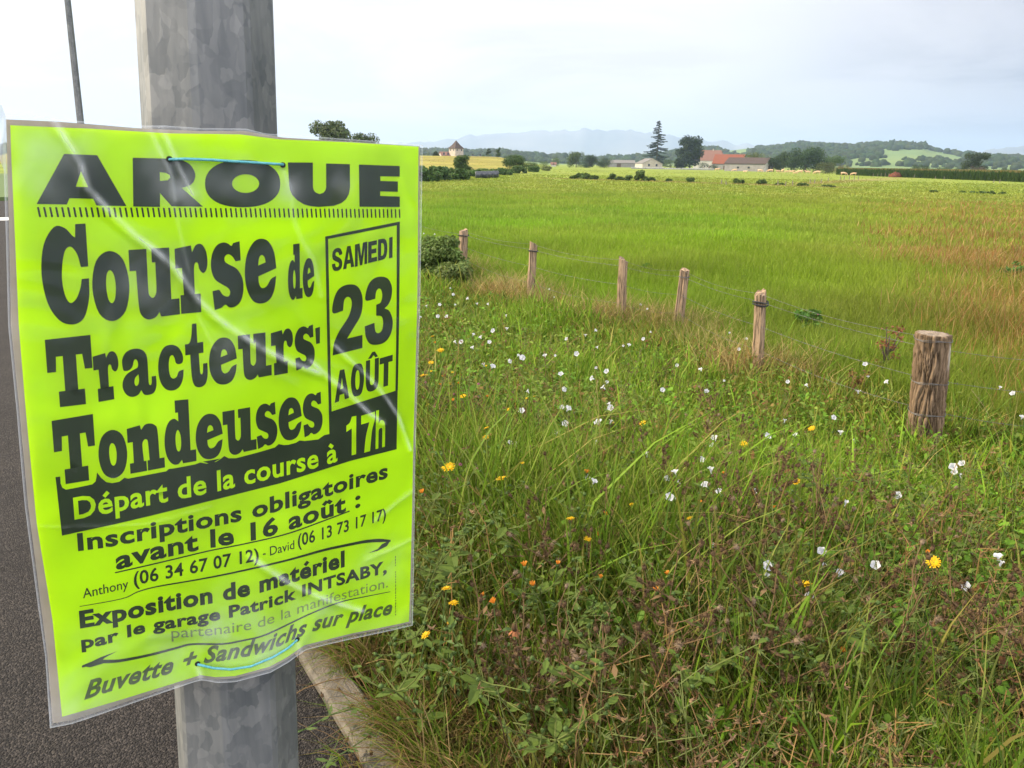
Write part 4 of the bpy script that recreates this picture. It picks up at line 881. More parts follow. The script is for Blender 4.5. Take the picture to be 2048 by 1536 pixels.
# ---- the hazy air between the eye and the hills
m_haze = bpy.data.materials.new('hazy_air'); m_haze.use_nodes = True
n, l = m_haze.node_tree.nodes, m_haze.node_tree.links
n.clear(); o_ = n.new('ShaderNodeOutputMaterial'); pv = n.new('ShaderNodeVolumePrincipled')
pv.inputs['Color'].default_value = (.54, .68, .93, 1); pv.inputs['Density'].default_value = .00015; pv.inputs['Anisotropy'].default_value = .25
l.new(pv.outputs[0], o_.inputs['Volume'])
hb = MB(); hb.box(-12800, 12800, -2500, 12800, -40, 470)
kind(hb.build('haze', m_haze), 'stuff')

# ================================================================== FENCE
m_wpost, n, l, p = mat('weathered_split_wood')
t = n.new('ShaderNodeTexCoord'); mp = n.new('ShaderNodeMapping'); mp.inputs['Scale'].default_value = (1, 1, .07); l.new(t.outputs['Object'], mp.inputs[0])
nz = n.new('ShaderNodeTexNoise'); nz.inputs['Scale'].default_value = 55; nz.inputs['Detail'].default_value = 6; nz.inputs['Roughness'].default_value = .65; l.new(mp.outputs[0], nz.inputs['Vector'])
cr = n.new('ShaderNodeValToRGB'); cr.color_ramp.elements[0].position = .36; cr.color_ramp.elements[0].color = (.05, .037, .026, 1); cr.color_ramp.elements[1].position = .56; cr.color_ramp.elements[1].color = (.36, .25, .155, 1)
l.new(nz.outputs['Fac'], cr.inputs[0]); l.new(cr.outputs[0], p.inputs['Base Color']); p.inputs['Roughness'].default_value = .85; p.inputs['Specular IOR Level'].default_value = .15
b = n.new('ShaderNodeBump'); b.inputs['Strength'].default_value = .8; b.inputs['Distance'].default_value = .008; l.new(nz.outputs['Fac'], b.inputs['Height']); l.new(b.outputs[0], p.inputs['Normal'])
m_bark, n, l, p = mat('rough_bark')
t = n.new('ShaderNodeTexCoord'); mp = n.new('ShaderNodeMapping'); mp.inputs['Scale'].default_value = (1, 1, .16); l.new(t.outputs['Object'], mp.inputs[0])
at = n.new('ShaderNodeAttribute'); at.attribute_name = 'col'
nz = n.new('ShaderNodeTexNoise'); nz.inputs['Scale'].default_value = 60; nz.inputs['Detail'].default_value = 7; nz.inputs['Roughness'].default_value = .7; l.new(mp.outputs[0], nz.inputs['Vector'])
r = n.new('ShaderNodeMapRange'); r.inputs[1].default_value = .3; r.inputs[2].default_value = .68; r.inputs[3].default_value = .5; r.inputs[4].default_value = 1.25; l.new(nz.outputs['Fac'], r.inputs[0])
vm = n.new('ShaderNodeVectorMath'); vm.operation = 'SCALE'; l.new(at.outputs['Color'], vm.inputs[0]); l.new(r.outputs[0], vm.inputs['Scale']); l.new(vm.outputs[0], p.inputs['Base Color'])
p.inputs['Roughness'].default_value = .9; p.inputs['Specular IOR Level'].default_value = .1
b = n.new('ShaderNodeBump'); b.inputs['Strength'].default_value = .9; b.inputs['Distance'].default_value = .012; l.new(nz.outputs['Fac'], b.inputs['Height']); l.new(b.outputs[0], p.inputs['Normal'])
m_rubber = pmat('black_rubber', (.015, .015, .017), (.03, .03, .03), scale=30, rough=.6)
m_wire = pmat('dull_galvanised_wire', (.20, .20, .20), (.11, .10, .09), scale=30, rough=.5, metal=.5)

POSTS = [((927, 460), (925, 545), 19), ((1067, 487), (1060, 605), 15.5), ((1246, 518), (1240, 650), 19), ((1370, 540), (1355, 668), 19), ((1522, 585), (1516, 755), 24)]
PLAB = ['grey brown split fence post beside the bramble bush, farthest from the big bark post', 'slim split fence post with a rubber band, next to the golden dry grass mound', 'pale split fence post with a ragged top, third from the bramble bush', 'split fence post with a rusty wire wound top, fourth from the bramble bush', 'pinkish split fence post with a black rubber strap, nearest the big bark post']
tops = []; feet = []
for i, (tp, bt, wpx) in enumerate(POSTS):
    B = hit(*bt); d = ray(*tp); T = EYE + d * (B[1] / d[1]); T = T + (np.array([0, 0, 0]))
    rad = wpx / F * (np.linalg.norm(B - EYE)) / 2
    o = thing('fence_post', PLAB[i], 'fence post', (B[0], B[1], B[2] - .02), 0, 'fence posts along the field')
    ax = Vector(T - B); hgt = ax.length; ns = 14; nr = 16
    prof = [(.80 + .30 * RND.random()) for _ in range(ns)]
    for q in RND.sample(range(ns), 3): prof[q] *= .72
    cut = RND.uniform(0, 6.28)
    V = []; 
    for j in range(nr + 1):
        f = j / nr
        for k_ in range(ns):
            a = 2 * math.pi * k_ / ns
            rr_ = rad * prof[k_] * (1.06 - .10 * f) * (1 + .06 * mnoise.noise((k_ * 3.1, f * 5, i * 9)))
            zt = f * hgt + ((.045 * mnoise.noise((k_ * 1.7, i * 3.3, 0)) + .02 * math.cos(a - cut)) if j >= nr - 1 else 0)
            V.append(Vector((math.cos(a) * rr_, math.sin(a) * rr_, 0)) + ax * (zt / hgt) + Vector((0, 0, .02)) * (j > 0) + Vector((.006 * mnoise.noise((f * 4, i, 0)), 0, 0)))
    Q = [(j * ns + k_, j * ns + (k_ + 1) % ns, (j + 1) * ns + (k_ + 1) % ns, (j + 1) * ns + k_) for j in range(nr) for k_ in range(ns)]
    pb_ = MB(); pb_.add(V, Q + [tuple(nr * ns + k_ for k_ in range(ns))]); pb_.build('stake', m_wpost, o)
    if i in (0, 1, 4):
        bb = MB()
        for rep in range(2 if i == 4 else 1):
            zb = .90 - .035 * rep if i != 4 else .915 - .03 * rep
            ring = [ax * zb + Vector((math.cos(a) * rad * 1.13, math.sin(a) * rad * 1.13, .008 * math.sin(2 * a + rep))) for a in np.linspace(0, 2 * math.pi, 15)]
            bb.tube(ring, .010 if i != 4 else .009, 6)
        bb.build('rubber_band', m_rubber, o, True)
    if i == 3:
        bb = MB(); bb.tube([ax * (.93 - .02 * q / 30) + Vector((math.cos(q) * rad * 1.1, math.sin(q) * rad * 1.1, 0)) for q in np.linspace(0, 19, 40)], .0025, 5); bb.build('wire_winding', m_wire, o, True)
    tops.append(T); feet.append(B)
# the thick bark post
B = hit(1848, 890); T = at_depth(1866, 672, B[1] + .0)
o = thing('fence_post', 'thick bark covered fence post, widest of the row, standing in the tall grass', 'fence post', (B[0], B[1], B[2] - .03), 0, 'fence posts along the field')
ns, nr = 150, 70; hgt = T[2] - B[2] + .02; rad = .137
V = []; cols = []
ax = Vector((T[0] - B[0], T[1] - B[1], hgt + .03))
for j in range(nr + 1):
    f = j / nr
    for k_ in range(ns):
        a = 2 * math.pi * k_ / ns
        q = Vector((math.cos(a), math.sin(a), 0))
        wob = mnoise.noise((math.cos(a) * 1.2, math.sin(a) * 1.2, f * 2.4))
        rid = mnoise.noise((math.cos(a + .3 * wob) * 8.5, math.sin(a + .3 * wob) * 8.5, f * 3.4 + .5 * wob))
        rid2 = mnoise.noise((math.cos(a) * 19, math.sin(a) * 19, f * 16))
        rg = 1 - abs(rid) * 2.2
        knot = math.exp(-((math.atan2(math.sin(a + .78), math.cos(a + .78)) / .20) ** 4) - ((f - .83) / .10) ** 4)
        rr_ = rad * (1.02 - .05 * f + .05 * wob + .04 * math.exp(-((f - .05) / .12) ** 2)) - (.026 * max(rg, 0) ** 1.4 + .008 * rid2) * (1 - knot)
        rr_ *= 1 - .05 * math.exp(-((f - .60) / .02) ** 2) - .05 * math.exp(-((f - .33) / .02) ** 2)
        if j == nr: rr_ *= .985
        V.append(Vector((math.cos(a) * rr_, math.sin(a) * rr_, 0)) + ax * f)
        dk = np.clip(1 - .75 * max(rg, 0) ** 2, .3, 1)
        cc = np.array([.25, .172, .108]) * dk + np.array([.03, .02, .015]) * rid2
        cc = cc * (1 - knot) + np.array([.46, .39, .31]) * knot
        cols.append(cc)
zt = [Vector((v.x, v.y, v.z)) for v in V[-ns:]]
cx_, cy_ = ax.x, ax.y
rings_in = []
for s_ in (.8, .5, .2):
    for k_ in range(ns):
        v = zt[k_]; V.append(Vector((cx_ + (v.x - cx_) * s_, cy_ + (v.y - cy_) * s_, v.z + .006 * mnoise.noise((v.x * 90 * s_, v.y * 90, 3))))); cols.append(np.array([.30, .24, .18]) * (1 + .4 * mnoise.noise((v.x * 120 * s_, v.y * 120, 9))))
rows = nr + 1 + 3
idx = np.arange(rows * ns).reshape(rows, ns)
Q = np.stack([idx[:-1], np.roll(idx[:-1], -1, 1), np.roll(idx[1:], -1, 1), idx[1:]], -1).reshape(-1, 4)
V.append(Vector((cx_, cy_, ax.z))); cols.append(np.array([.28, .22, .16]))
Tt = np.array([(idx[-1, k_], idx[-1, (k_ + 1) % ns], len(V) - 1) for k_ in range(ns)])
np_mesh('trunk', np.array([tuple(v) for v in V]), Q, Tt, m_bark, np.clip(np.array(cols), .01, 1), o)
for zb in (.955, .60, .33):
    wb = MB()
    for q in range(2): wb.tube([ax * (zb + .006 * q) + Vector((math.cos(a) * rad * 1.005, math.sin(a) * rad * 1.005, .006 * math.sin(3 * a + q))) for a in np.linspace(0, 2 * math.pi, 30)], .0022, 5)
    wb.build('wire_winding', m_wire, o, True)
big_top, big_foot = T, B
# barbed strands
allp = [np.array(q) for q in tops] + [T]; allb = [np.array(q) for q in feet] + [B]
ex = allp[-1] - np.array([-2.6, 2.9, .02]) ; exb = allb[-1] - np.array([-2.6, 2.9, 0])
# the fence turns along the field edge past the big post
d_r = ray(2048, 690); 
ext = np.array([4.6, 5.35, T[2] - .02]); exf = np.array([4.6, 5.35, B[2]])
pre = allp[0] + (allp[0] - allp[1]) * 1.2; pref = allb[0] + (allb[0] - allb[1]) * 1.2
PT = [pre] + allp + [ext]; PF = [pref] + allb + [exf]
for si, (f_, lab, lift_) in enumerate([(.90, 'top barbed wire strand strung along the fence posts', 0), (.99, 'slack upper wire above the top barbed strand', 0), (.62, 'middle barbed wire strand strung between the fence posts', 0), (.34, 'lowest barbed wire strand half hidden in the grass', 0)]):
    b_ = MB(); line = []
    rng = range(len(PT) - 1) if si != 1 else range(1, len(PT) - 2)
    for i in rng:
        a_, b2_ = PF[i] + (PT[i] - PF[i]) * f_, PF[i + 1] + (PT[i + 1] - PF[i + 1]) * f_
        # strands pass in front (road side) of the posts
        o_ = np.array([-KN[0], -KN[1], 0]) * (.02 if i + 1 != len(PT) - 2 else .09)
        nseg = 14
        for j in range(nseg):
            f2 = j / nseg
            line.append(a_ + (b2_ - a_) * f2 + np.array([0, 0, -(.03 + .02 * (si % 2)) * math.sin(math.pi * f2)]) + np.array([-KN[0], -KN[1], 0]) * .03)
    line.append(b2_ + np.array([-KN[0], -KN[1], 0]) * .03)
    b_.tube(line, .0016, 5)
    if si != 1:
        acc = 0
        for q0, q1 in zip(line[:-1], line[1:]):
            L_ = np.linalg.norm(q1 - q0); u_ = acc
            while u_ < L_:
                c_ = q0 + (q1 - q0) * u_ / L_
                for q in range(2):
                    dv = np.array([RND.uniform(-1, 1), RND.uniform(-1, 1), RND.uniform(-1, 1)]); dv = dv / np.linalg.norm(dv) * .014
                    b_.tube([c_ - dv, c_ + dv], .0010, 3)
                u_ += .12
            acc = u_ - L_
    tag(b_.build('barbed_wire', m_wire, None, True), lab, 'wire', 'wire strands of the fence')
# ================================================================== TREES, SHRUBS
m_trunk = pmat('tree_bark', (.10, .075, .05), (.06, .045, .03), scale=6, rough=.95, bump=.4)
m_leaf = leafmat('tree_leaves', None, .28, .6, .2)
def leaf_cloud(cents, rads, n, size, base, rng, flat=.0, jit=.22):
    """n small leaf faces spread through clumps; returns V, Q, colours"""
    w = rads ** 2; w = w / w.sum()
    ci = rng.choice(len(cents), n, p=w)
    d = rng.normal(size=(n, 3)); d /= np.linalg.norm(d, axis=1)[:, None]
    rr = rads[ci] * (rng.random(n) ** .45)
    P = cents[ci] + d * rr[:, None] * np.array([1, 1, .8])
    nrm = d * .6 + rng.normal(size=(n, 3)) * .6 + np.array([0, 0, .5]); nrm /= np.linalg.norm(nrm, axis=1)[:, None]
    u = np.cross(nrm, rng.normal(size=(n, 3))); u /= np.linalg.norm(u, axis=1)[:, None]; v = np.cross(nrm, u)
    s = size * rng.uniform(.7, 1.4, n)[:, None]
    V = np.stack([P - u * s, P - v * s * .55, P + u * s, P + v * s * .55], 1).reshape(-1, 3)
    Q = np.arange(4 * n).reshape(n, 4)
    cc = rng.uniform(1 - jit, 1 + jit, len(cents))[ci] * rng.uniform(.85, 1.15, n)
    col = np.clip(np.array(base)[None] * cc[:, None] * (1 + rng.normal(size=(n, 3)) * .05), .004, 1)
    return V, Q, np.repeat(col, 4, 0)
def tree(name, label, P, h, w, color, seed, trunk=.22, clumps=16, n=1700, cat='tree', group=None, size=None, skew=0.0, gaps=1.0):
    rng = np.random.default_rng(seed)
    o = thing(name, label, cat, tuple(P), rng.uniform(0, 6), group)
    z0 = h * trunk
    cz = (z0 + h) / 2 if trunk > 0 else h * .5
    hz_, hw = (h - z0) / 2, w / 2
    d = rng.normal(size=(clumps, 3)); d /= np.linalg.norm(d, axis=1)[:, None]
    rad = rng.random(clumps) ** .4 * .72
    zf = rng.uniform(.04, .96, clumps); ang = rng.uniform(0, 6.283, clumps); wid = np.sqrt(np.clip(1 - ((zf - .42) / .62) ** 2, .05, 1)) * (.25 + .55 * rng.random(clumps) ** .5)
    cents = np.stack([np.cos(ang) * hw * wid + skew, np.sin(ang) * hw * wid, z0 + zf * (h - z0)], -1)
    rads = rng.uniform(.26, .44, clumps) * min(hw, hz_ * 1.2) * gaps + .12 * hw
    cents = np.concatenate([cents, np.array([[skew * .5, 0, cz]])]); rads = np.append(rads, .55 * min(hw, hz_))
    cents[:, 2] = np.maximum(cents[:, 2], (rads * .6 if trunk <= .05 else z0 + rads * .4))
    cents[:, 2] = np.minimum(cents[:, 2], h - rads * .8)
    n = int(n * 2.7); V, Q, col = leaf_cloud(cents, rads, n, size or max(.03, h * .028), color, rng)
    np_mesh('crown', V, Q, None, m_leaf, col, o)
    b_ = MB(); tr = max(.02, h * .022)
    b_.tube([(0, 0, -.1), (skew * .1, .02 * h * .3, h * .25), (skew * .4, 0, h * .55), (skew * .6, 0, h * .75)], [tr * 1.4, tr, tr * .7, tr * .3], 7)
    for q in range(min(7, clumps)): b_.tube([(skew * .2, 0, h * (.2 + .05 * q)), tuple((cents[q] + np.array([0, 0, h * .3])) * .5), tuple(cents[q])], [tr * .55, tr * .4, tr * .15], 5)
    b_.build('trunk', m_trunk, o, True)
    return o
def conifer(name, label, P, h, w, color, seed):
    rng = np.random.default_rng(seed)
    o = thing(name, label, 'tree', tuple(P), 0)
    b_ = MB(); b_.tube([(0, 0, -.1), (.1, 0, h * .5), (-.05, 0, h * .97)], [h * .018, h * .011, h * .003], 7)
    Vs, Qs, Cs = [], [], []; off = 0
    nb = 100
    for i in range(nb):
        f = .08 + .90 * (i / nb) ** .95
        z = h * f; L_ = 1.12 * w / 2 * (1 - f) ** .72 * rng.uniform(.55, 1.15) + .3
        a = rng.uniform(0, 6.28); dx, dy = math.cos(a), math.sin(a)
        q = np.linspace(0, 1, 7)
        pts = np.stack([dx * L_ * q, dy * L_ * q, z - L_ * .32 * q ** 1.3 + L_ * .18 * q ** 3], -1)
        b_.tube([tuple(p_) for p_ in pts[::2]], [.07, .05, .03, .015], 4, False)
        n = int(44 + L_ * 26)
        t_ = rng.uniform(.12, 1, n); P3 = np.stack([np.interp(t_, q, pts[:, k]) for k in range(3)], -1) + rng.normal(size=(n, 3)) * np.array([.22, .22, .10]) * (.4 + L_ * .12)
        u = np.array([dx, dy, -.35]) + rng.normal(size=(n, 3)) * .5; u /= np.linalg.norm(u, axis=1)[:, None]
        v = np.cross(u, rng.normal(size=(n, 3)) * .4 + np.array([0, 0, 1])); v /= np.linalg.norm(v, axis=1)[:, None]
        s = rng.uniform(.25, .5, n)[:, None]
        Vs.append(np.stack([P3 - u * s, P3 - v * s * .35, P3 + u * s - np.array([0, 0, .12]), P3 + v * s * .35], 1).reshape(-1, 3)); Qs.append(np.arange(4 * n).reshape(n, 4) + off); off += 4 * n
        Cs.append(np.repeat(np.clip(np.array(color)[None] * rng.uniform(.7, 1.3, (n, 1)), .004, 1), 4, 0))
    np_mesh('crown', np.concatenate(Vs), np.concatenate(Qs), None, m_leaf, np.concatenate(Cs), o)
    b_.build('trunk', m_trunk, o, True)
    return o
G_D, G_M, G_L, G_O, G_B = (.030, .055, .018), (.055, .095, .024), (.085, .13, .032), (.10, .12, .035), (.10, .075, .045)
def place_px(px, base, dist=None):
    if dist: return at_dist(px, dist)
    P = hit(px, base); return P
def tree_px(name, label, px, base, top, wpx, color, seed, dist=None, **kw):
    P = place_px(px, base, dist); P = np.array(P)
    D = math.hypot(P[0], P[1]); h = z_for(px, top, P) - P[2]; w = wpx / F * D * 1.02
    P[2] -= .05
    if name == 'conifer': return conifer(name, label, P, h, w, color, seed)
    return tree(name, label, P, h, w, color, seed, **kw)
T_ = [
 ('broadleaf_tree', 'tall olive green tree showing over the top edge of the poster, left of its pair', 664, 0, 240, 82, (.075, .10, .035), 1, dict(dist=150, trunk=.25, n=3200, clumps=22, gaps=.8)),
 ('broadleaf_tree', 'lower rounded tree at the right of the pair over the top edge of the poster', 732, 0, 264, 66, (.075, .105, .03), 2, dict(dist=158, trunk=.2, n=2200)),
 ('broadleaf_tree', 'leafy tree in front of the stone tower hiding its lower right corner', 928, 0, 308, 36, (.065, .11, .028), 3, dict(dist=118, trunk=.12, n=2600, clumps=18)),
 ('broadleaf_tree', 'pale rounded tree at the left end of the distant village beside the poster edge', 852, 0, 305, 22, G_M, 4, dict(dist=340, trunk=.1, n=900)),
 ('conifer', 'small dark pointed conifer left of the stone tower', 872, 0, 303, 10, G_D, 5, dict(dist=340)),
 ('poplar', 'narrow pointed poplar rising from a round bush right of the stone tower', 977, 0, 296, 10, G_D, 6, dict(dist=330, trunk=.02, n=700)),
 ('round_bush', 'round bush at the foot of the pointed poplar', 973, 0, 307, 28, G_M, 7, dict(dist=325, trunk=.02, n=900, cat='bush')),
 ('poplar', 'slim upright poplar standing alone right of the poplar with the bush', 997, 0, 294, 11, G_M, 8, dict(dist=330, trunk=.02, n=700)),
 ('broadleaf_tree', 'round green tree behind the black wrapped bales, by the yellow field', 1028, 0, 307, 42, G_M, 9, dict(dist=165, trunk=.06, n=2400, clumps=18)),
 ('broadleaf_tree', 'small tree just right of the round tree behind the bales', 1062, 0, 319, 30, G_M, 10, dict(dist=200, trunk=.05, n=1000)),
 ('broadleaf_tree', 'pale little tree at the right end of the sloping hedge', 1088, 0, 321, 20, G_L, 11, dict(dist=230, trunk=.1, n=700)),
 ('broadleaf_tree', 'small pale tree left of the dark tree clump in mid distance', 1110, 333, 315, 16, G_L, 12, dict(trunk=.1, n=700)),
 ('broadleaf_tree', 'tall light green tree at the left of the dark clump in mid distance', 1152, 335, 302, 36, (.075, .11, .03), 13, dict(trunk=.06, n=1900)),
 ('broadleaf_tree', 'dark tree in the middle of the clump beside the long grey shed', 1178, 335.5, 308, 34, G_D, 14, dict(trunk=.05, n=1700)),
 ('broadleaf_tree', 'dark rounded tree at the right of the clump beside the long grey shed', 1208, 336, 313, 32, (.04, .07, .02), 15, dict(trunk=.04, n=1500)),
 ('conifer', 'tall dark conifer with drooping branches, highest tree by the farm', 1312, 336, 239, 52, (.020, .038, .022), 16, {}),
 ('broadleaf_tree', 'dense very dark tree between the tall conifer and the pink roofed farmhouse', 1379, 338, 268, 54, (.018, .036, .016), 17, dict(trunk=.06, n=3000, clumps=26, gaps=.8)),
 ('round_bush', 'green bush at the foot of the tall conifer', 1341, 337, 317, 34, G_M, 18, dict(trunk=.02, n=900, cat='bush')),
 ('round_bush', 'small dark bush against the white farmhouse wall', 1405, 339, 323, 24, (.035, .065, .03), 19, dict(trunk=.02, n=700, cat='bush')),
 ('round_bush', 'dark bush between the farmhouse and the orange roofed shed', 1426, 339.5, 325, 20, G_D, 20, dict(trunk=.02, n=600, cat='bush')),
 ('broadleaf_tree', 'olive tree crown peeping over the brown barn roof', 1510, 0, 303, 42, G_O, 21, dict(dist=400, trunk=.2, n=900)),
 ('broadleaf_tree', 'dark green tree next to the white barn gable', 1547, 343.5, 313, 36, G_D, 22, dict(trunk=.03, n=1700)),
 ('broadleaf_tree', 'mid height tree between the barn gable and the big round tree', 1566, 343.5, 302, 30, (.045, .075, .025), 23, dict(trunk=.05, n=1400)),
 ('broadleaf_tree', 'big round dark green tree, largest right of the barn', 1610, 344.5, 292, 66, (.034, .066, .02), 24, dict(trunk=.05, n=3200, clumps=24)),
 ('broadleaf_tree', 'spreading green tree right of the big round tree', 1664, 345, 310, 46, G_M, 25, dict(trunk=.04, n=1600)),
 ('round_bush', 'wide olive bush in front of the spreading tree by the cows', 1650, 347.5, 323, 48, (.075, .09, .028), 26, dict(trunk=.02, n=1600, cat='bush')),
 ('round_bush', 'reddish green bush at the left end of the maize', 1682, 348.5, 328, 30, (.11, .095, .03), 27, dict(trunk=.02, n=900, cat='bush')),
 ('broadleaf_tree', 'dark round tree left of a touching pair beyond the maize', 1836, 0, 328, 28, G_D, 28, dict(dist=330, trunk=.03, n=900)),
 ('broadleaf_tree', 'dark round tree right of a touching pair beyond the maize', 1855, 0, 330, 22, (.04, .065, .022), 29, dict(dist=330, trunk=.03, n=800)),
 ('broadleaf_tree', 'small dark tree beyond the maize between the pair and the tall tree', 1885, 0, 332, 22, (.045, .075, .03), 30, dict(dist=330, trunk=.03, n=800)),
 ('round_bush', 'low green bush beyond the maize just left of the tall tree', 1908, 0, 334, 26, G_M, 31, dict(dist=330, trunk=.02, n=800, cat='bush')),
 ('broadleaf_tree', 'tall tree with a broken crown beyond the maize, highest at the right', 1952, 0, 304, 46, (.04, .062, .026), 32, dict(dist=340, trunk=.16, n=2000, clumps=14, gaps=.75)),
 ('round_bush', 'brownish purple bush at the foot of the tall broken tree', 1956, 0, 331, 42, (.085, .062, .048), 33, dict(dist=300, trunk=.02, n=1200, cat='bush')),
 ('broadleaf_tree', 'dark green tree near the right edge beyond the maize', 2008, 0, 336, 28, (.04, .075, .025), 34, dict(dist=290, trunk=.03, n=900)),
 ('round_bush', 'yellowish green bush at the far right beyond the maize', 2040, 0, 340, 34, (.075, .095, .03), 35, dict(dist=280, trunk=.02, n=900, cat='bush')),
]
for nm, lab, px, base, top, wpx, colr, seed, kw in T_:
    tree_px(nm, lab, px, base, top, wpx, colr, seed, **kw)
# hedge bank on the left and the scrub line across the pasture
HB = [('leafy hedge bush right beside the poster edge', 852, 363, 331, 66, G_M), ('dark hedge bush second from the poster edge', 880, 361, 333, 44, (.04, .072, .02)), ('wide hedge bush left of the black wrapped bales', 912, 360, 336, 56, G_M), ('hedge bush just behind the left end of the black bales', 943, 354, 339, 40, G_M),
      ('low hedge bush behind the middle of the black bales', 975, 350, 337, 44, G_L), ('hedge bush behind the right end of the black bales', 1008, 350, 336, 36, G_M), ('hedge bush at the lower slope right of the bales', 1040, 347, 331, 38, (.06, .095, .028)), ('small hedge bush near the top of the sloping hedge', 1066, 344, 332, 26, G_M), ('last little bush at the upper end of the sloping hedge', 1092, 341.5, 332, 22, G_O)]
for i, (lab, px, base, top, wpx, colr) in enumerate(HB): tree_px('hedge_bush', lab, px, base, top, wpx, tuple(q * 1.45 for q in colr), 60 + i, trunk=.02, n=1300, cat='bush', group='bushes of the hedge on the left', size=.22)
SB = [(1148, 358, 350, 22), (1165, 358, 345, 44), (1186, 359, 350, 20), (1222, 359.5, 347, 24), (1241, 360.5, 353, 20), (1257, 361, 350, 18), (1282, 362, 339, 22), (1296, 362, 354, 26), (1337, 363, 357, 12), (1382, 364.5, 355, 20), (1476, 367.5, 357, 20), (1524, 369, 358, 16), (1560, 370, 366, 20), (1606, 372, 366, 28), (1656, 374.5, 370, 26), (1965, 387, 382, 80), (1866, 385, 381, 12)]
SL = ['low scrub bush at the left end of the line across the pasture', 'widest scrub bush of the line across the pasture', 'scrub bush joined to the right of the widest one', 'rounded scrub bush standing alone right of the wide clump', 'flat scrub bush left of the pointed one', 'small scrub bush touching the pointed one', 'pointed scrub bush, tallest of the line across the pasture', 'low scrub bush spreading right of the pointed one', 'tiny scrub tuft below the tall conifer', 'scrub tuft below the dark tree left of the farmhouse', 'scraggy scrub tuft below the orange roofed shed', 'scrub tuft below the white barn gable', 'flat scrub tuft among the thin stakes', 'dark flat scrub tuft below the big round tree', 'last low scrub tuft before the maize', 'long low dark scrub patch in the right pasture', 'tiny dark tuft left of the long scrub patch']
for i, ((px, base, top, wpx), lab) in enumerate(zip(SB, SL)): tree_px('scrub_bush', lab, px, base, top, wpx, (.085, .13, .035), 90 + i, trunk=.02, n=700 if wpx > 19 else 350, cat='bush', group='scrub bushes across the pasture', size=.16, clumps=9)

# ================================================================== BUILDINGS
m_stone = pmat('pale_stone', (.46, .40, .33), (.36, .31, .25), scale=1.2, rough=.9, bump=.3)
m_render = pmat('grey_cement_render', (.25, .235, .215), (.20, .185, .17), scale=.7, rough=.9)
m_white = pmat('whitewashed_render', (.50, .46, .40), (.42, .385, .335), scale=.7, rough=.9)
m_rtile = pmat('brown_roof_tile', (.075, .050, .042), (.055, .04, .034), scale=2.5, rough=.85, bump=.4)
m_otile = pmat('orange_roof_tile', (.20, .060, .030), (.16, .05, .028), scale=2.5, rough=.85, bump=.4)
m_ptile = pmat('pinkish_roof_tile', (.20, .10, .075), (.16, .08, .06), scale=2.5, rough=.85, bump=.4)
m_gtile = pmat('grey_sheet_roof', (.14, .13, .12), (.19, .17, .15), scale=2, rough=.8)
m_glass = pmat('dark_window_glass', (.02, .025, .03), (.03, .035, .04), scale=1, rough=.15, spec=.5)
m_wood2 = pmat('dark_door_timber', (.10, .06, .04), (.07, .045, .03), scale=4, rough=.8)
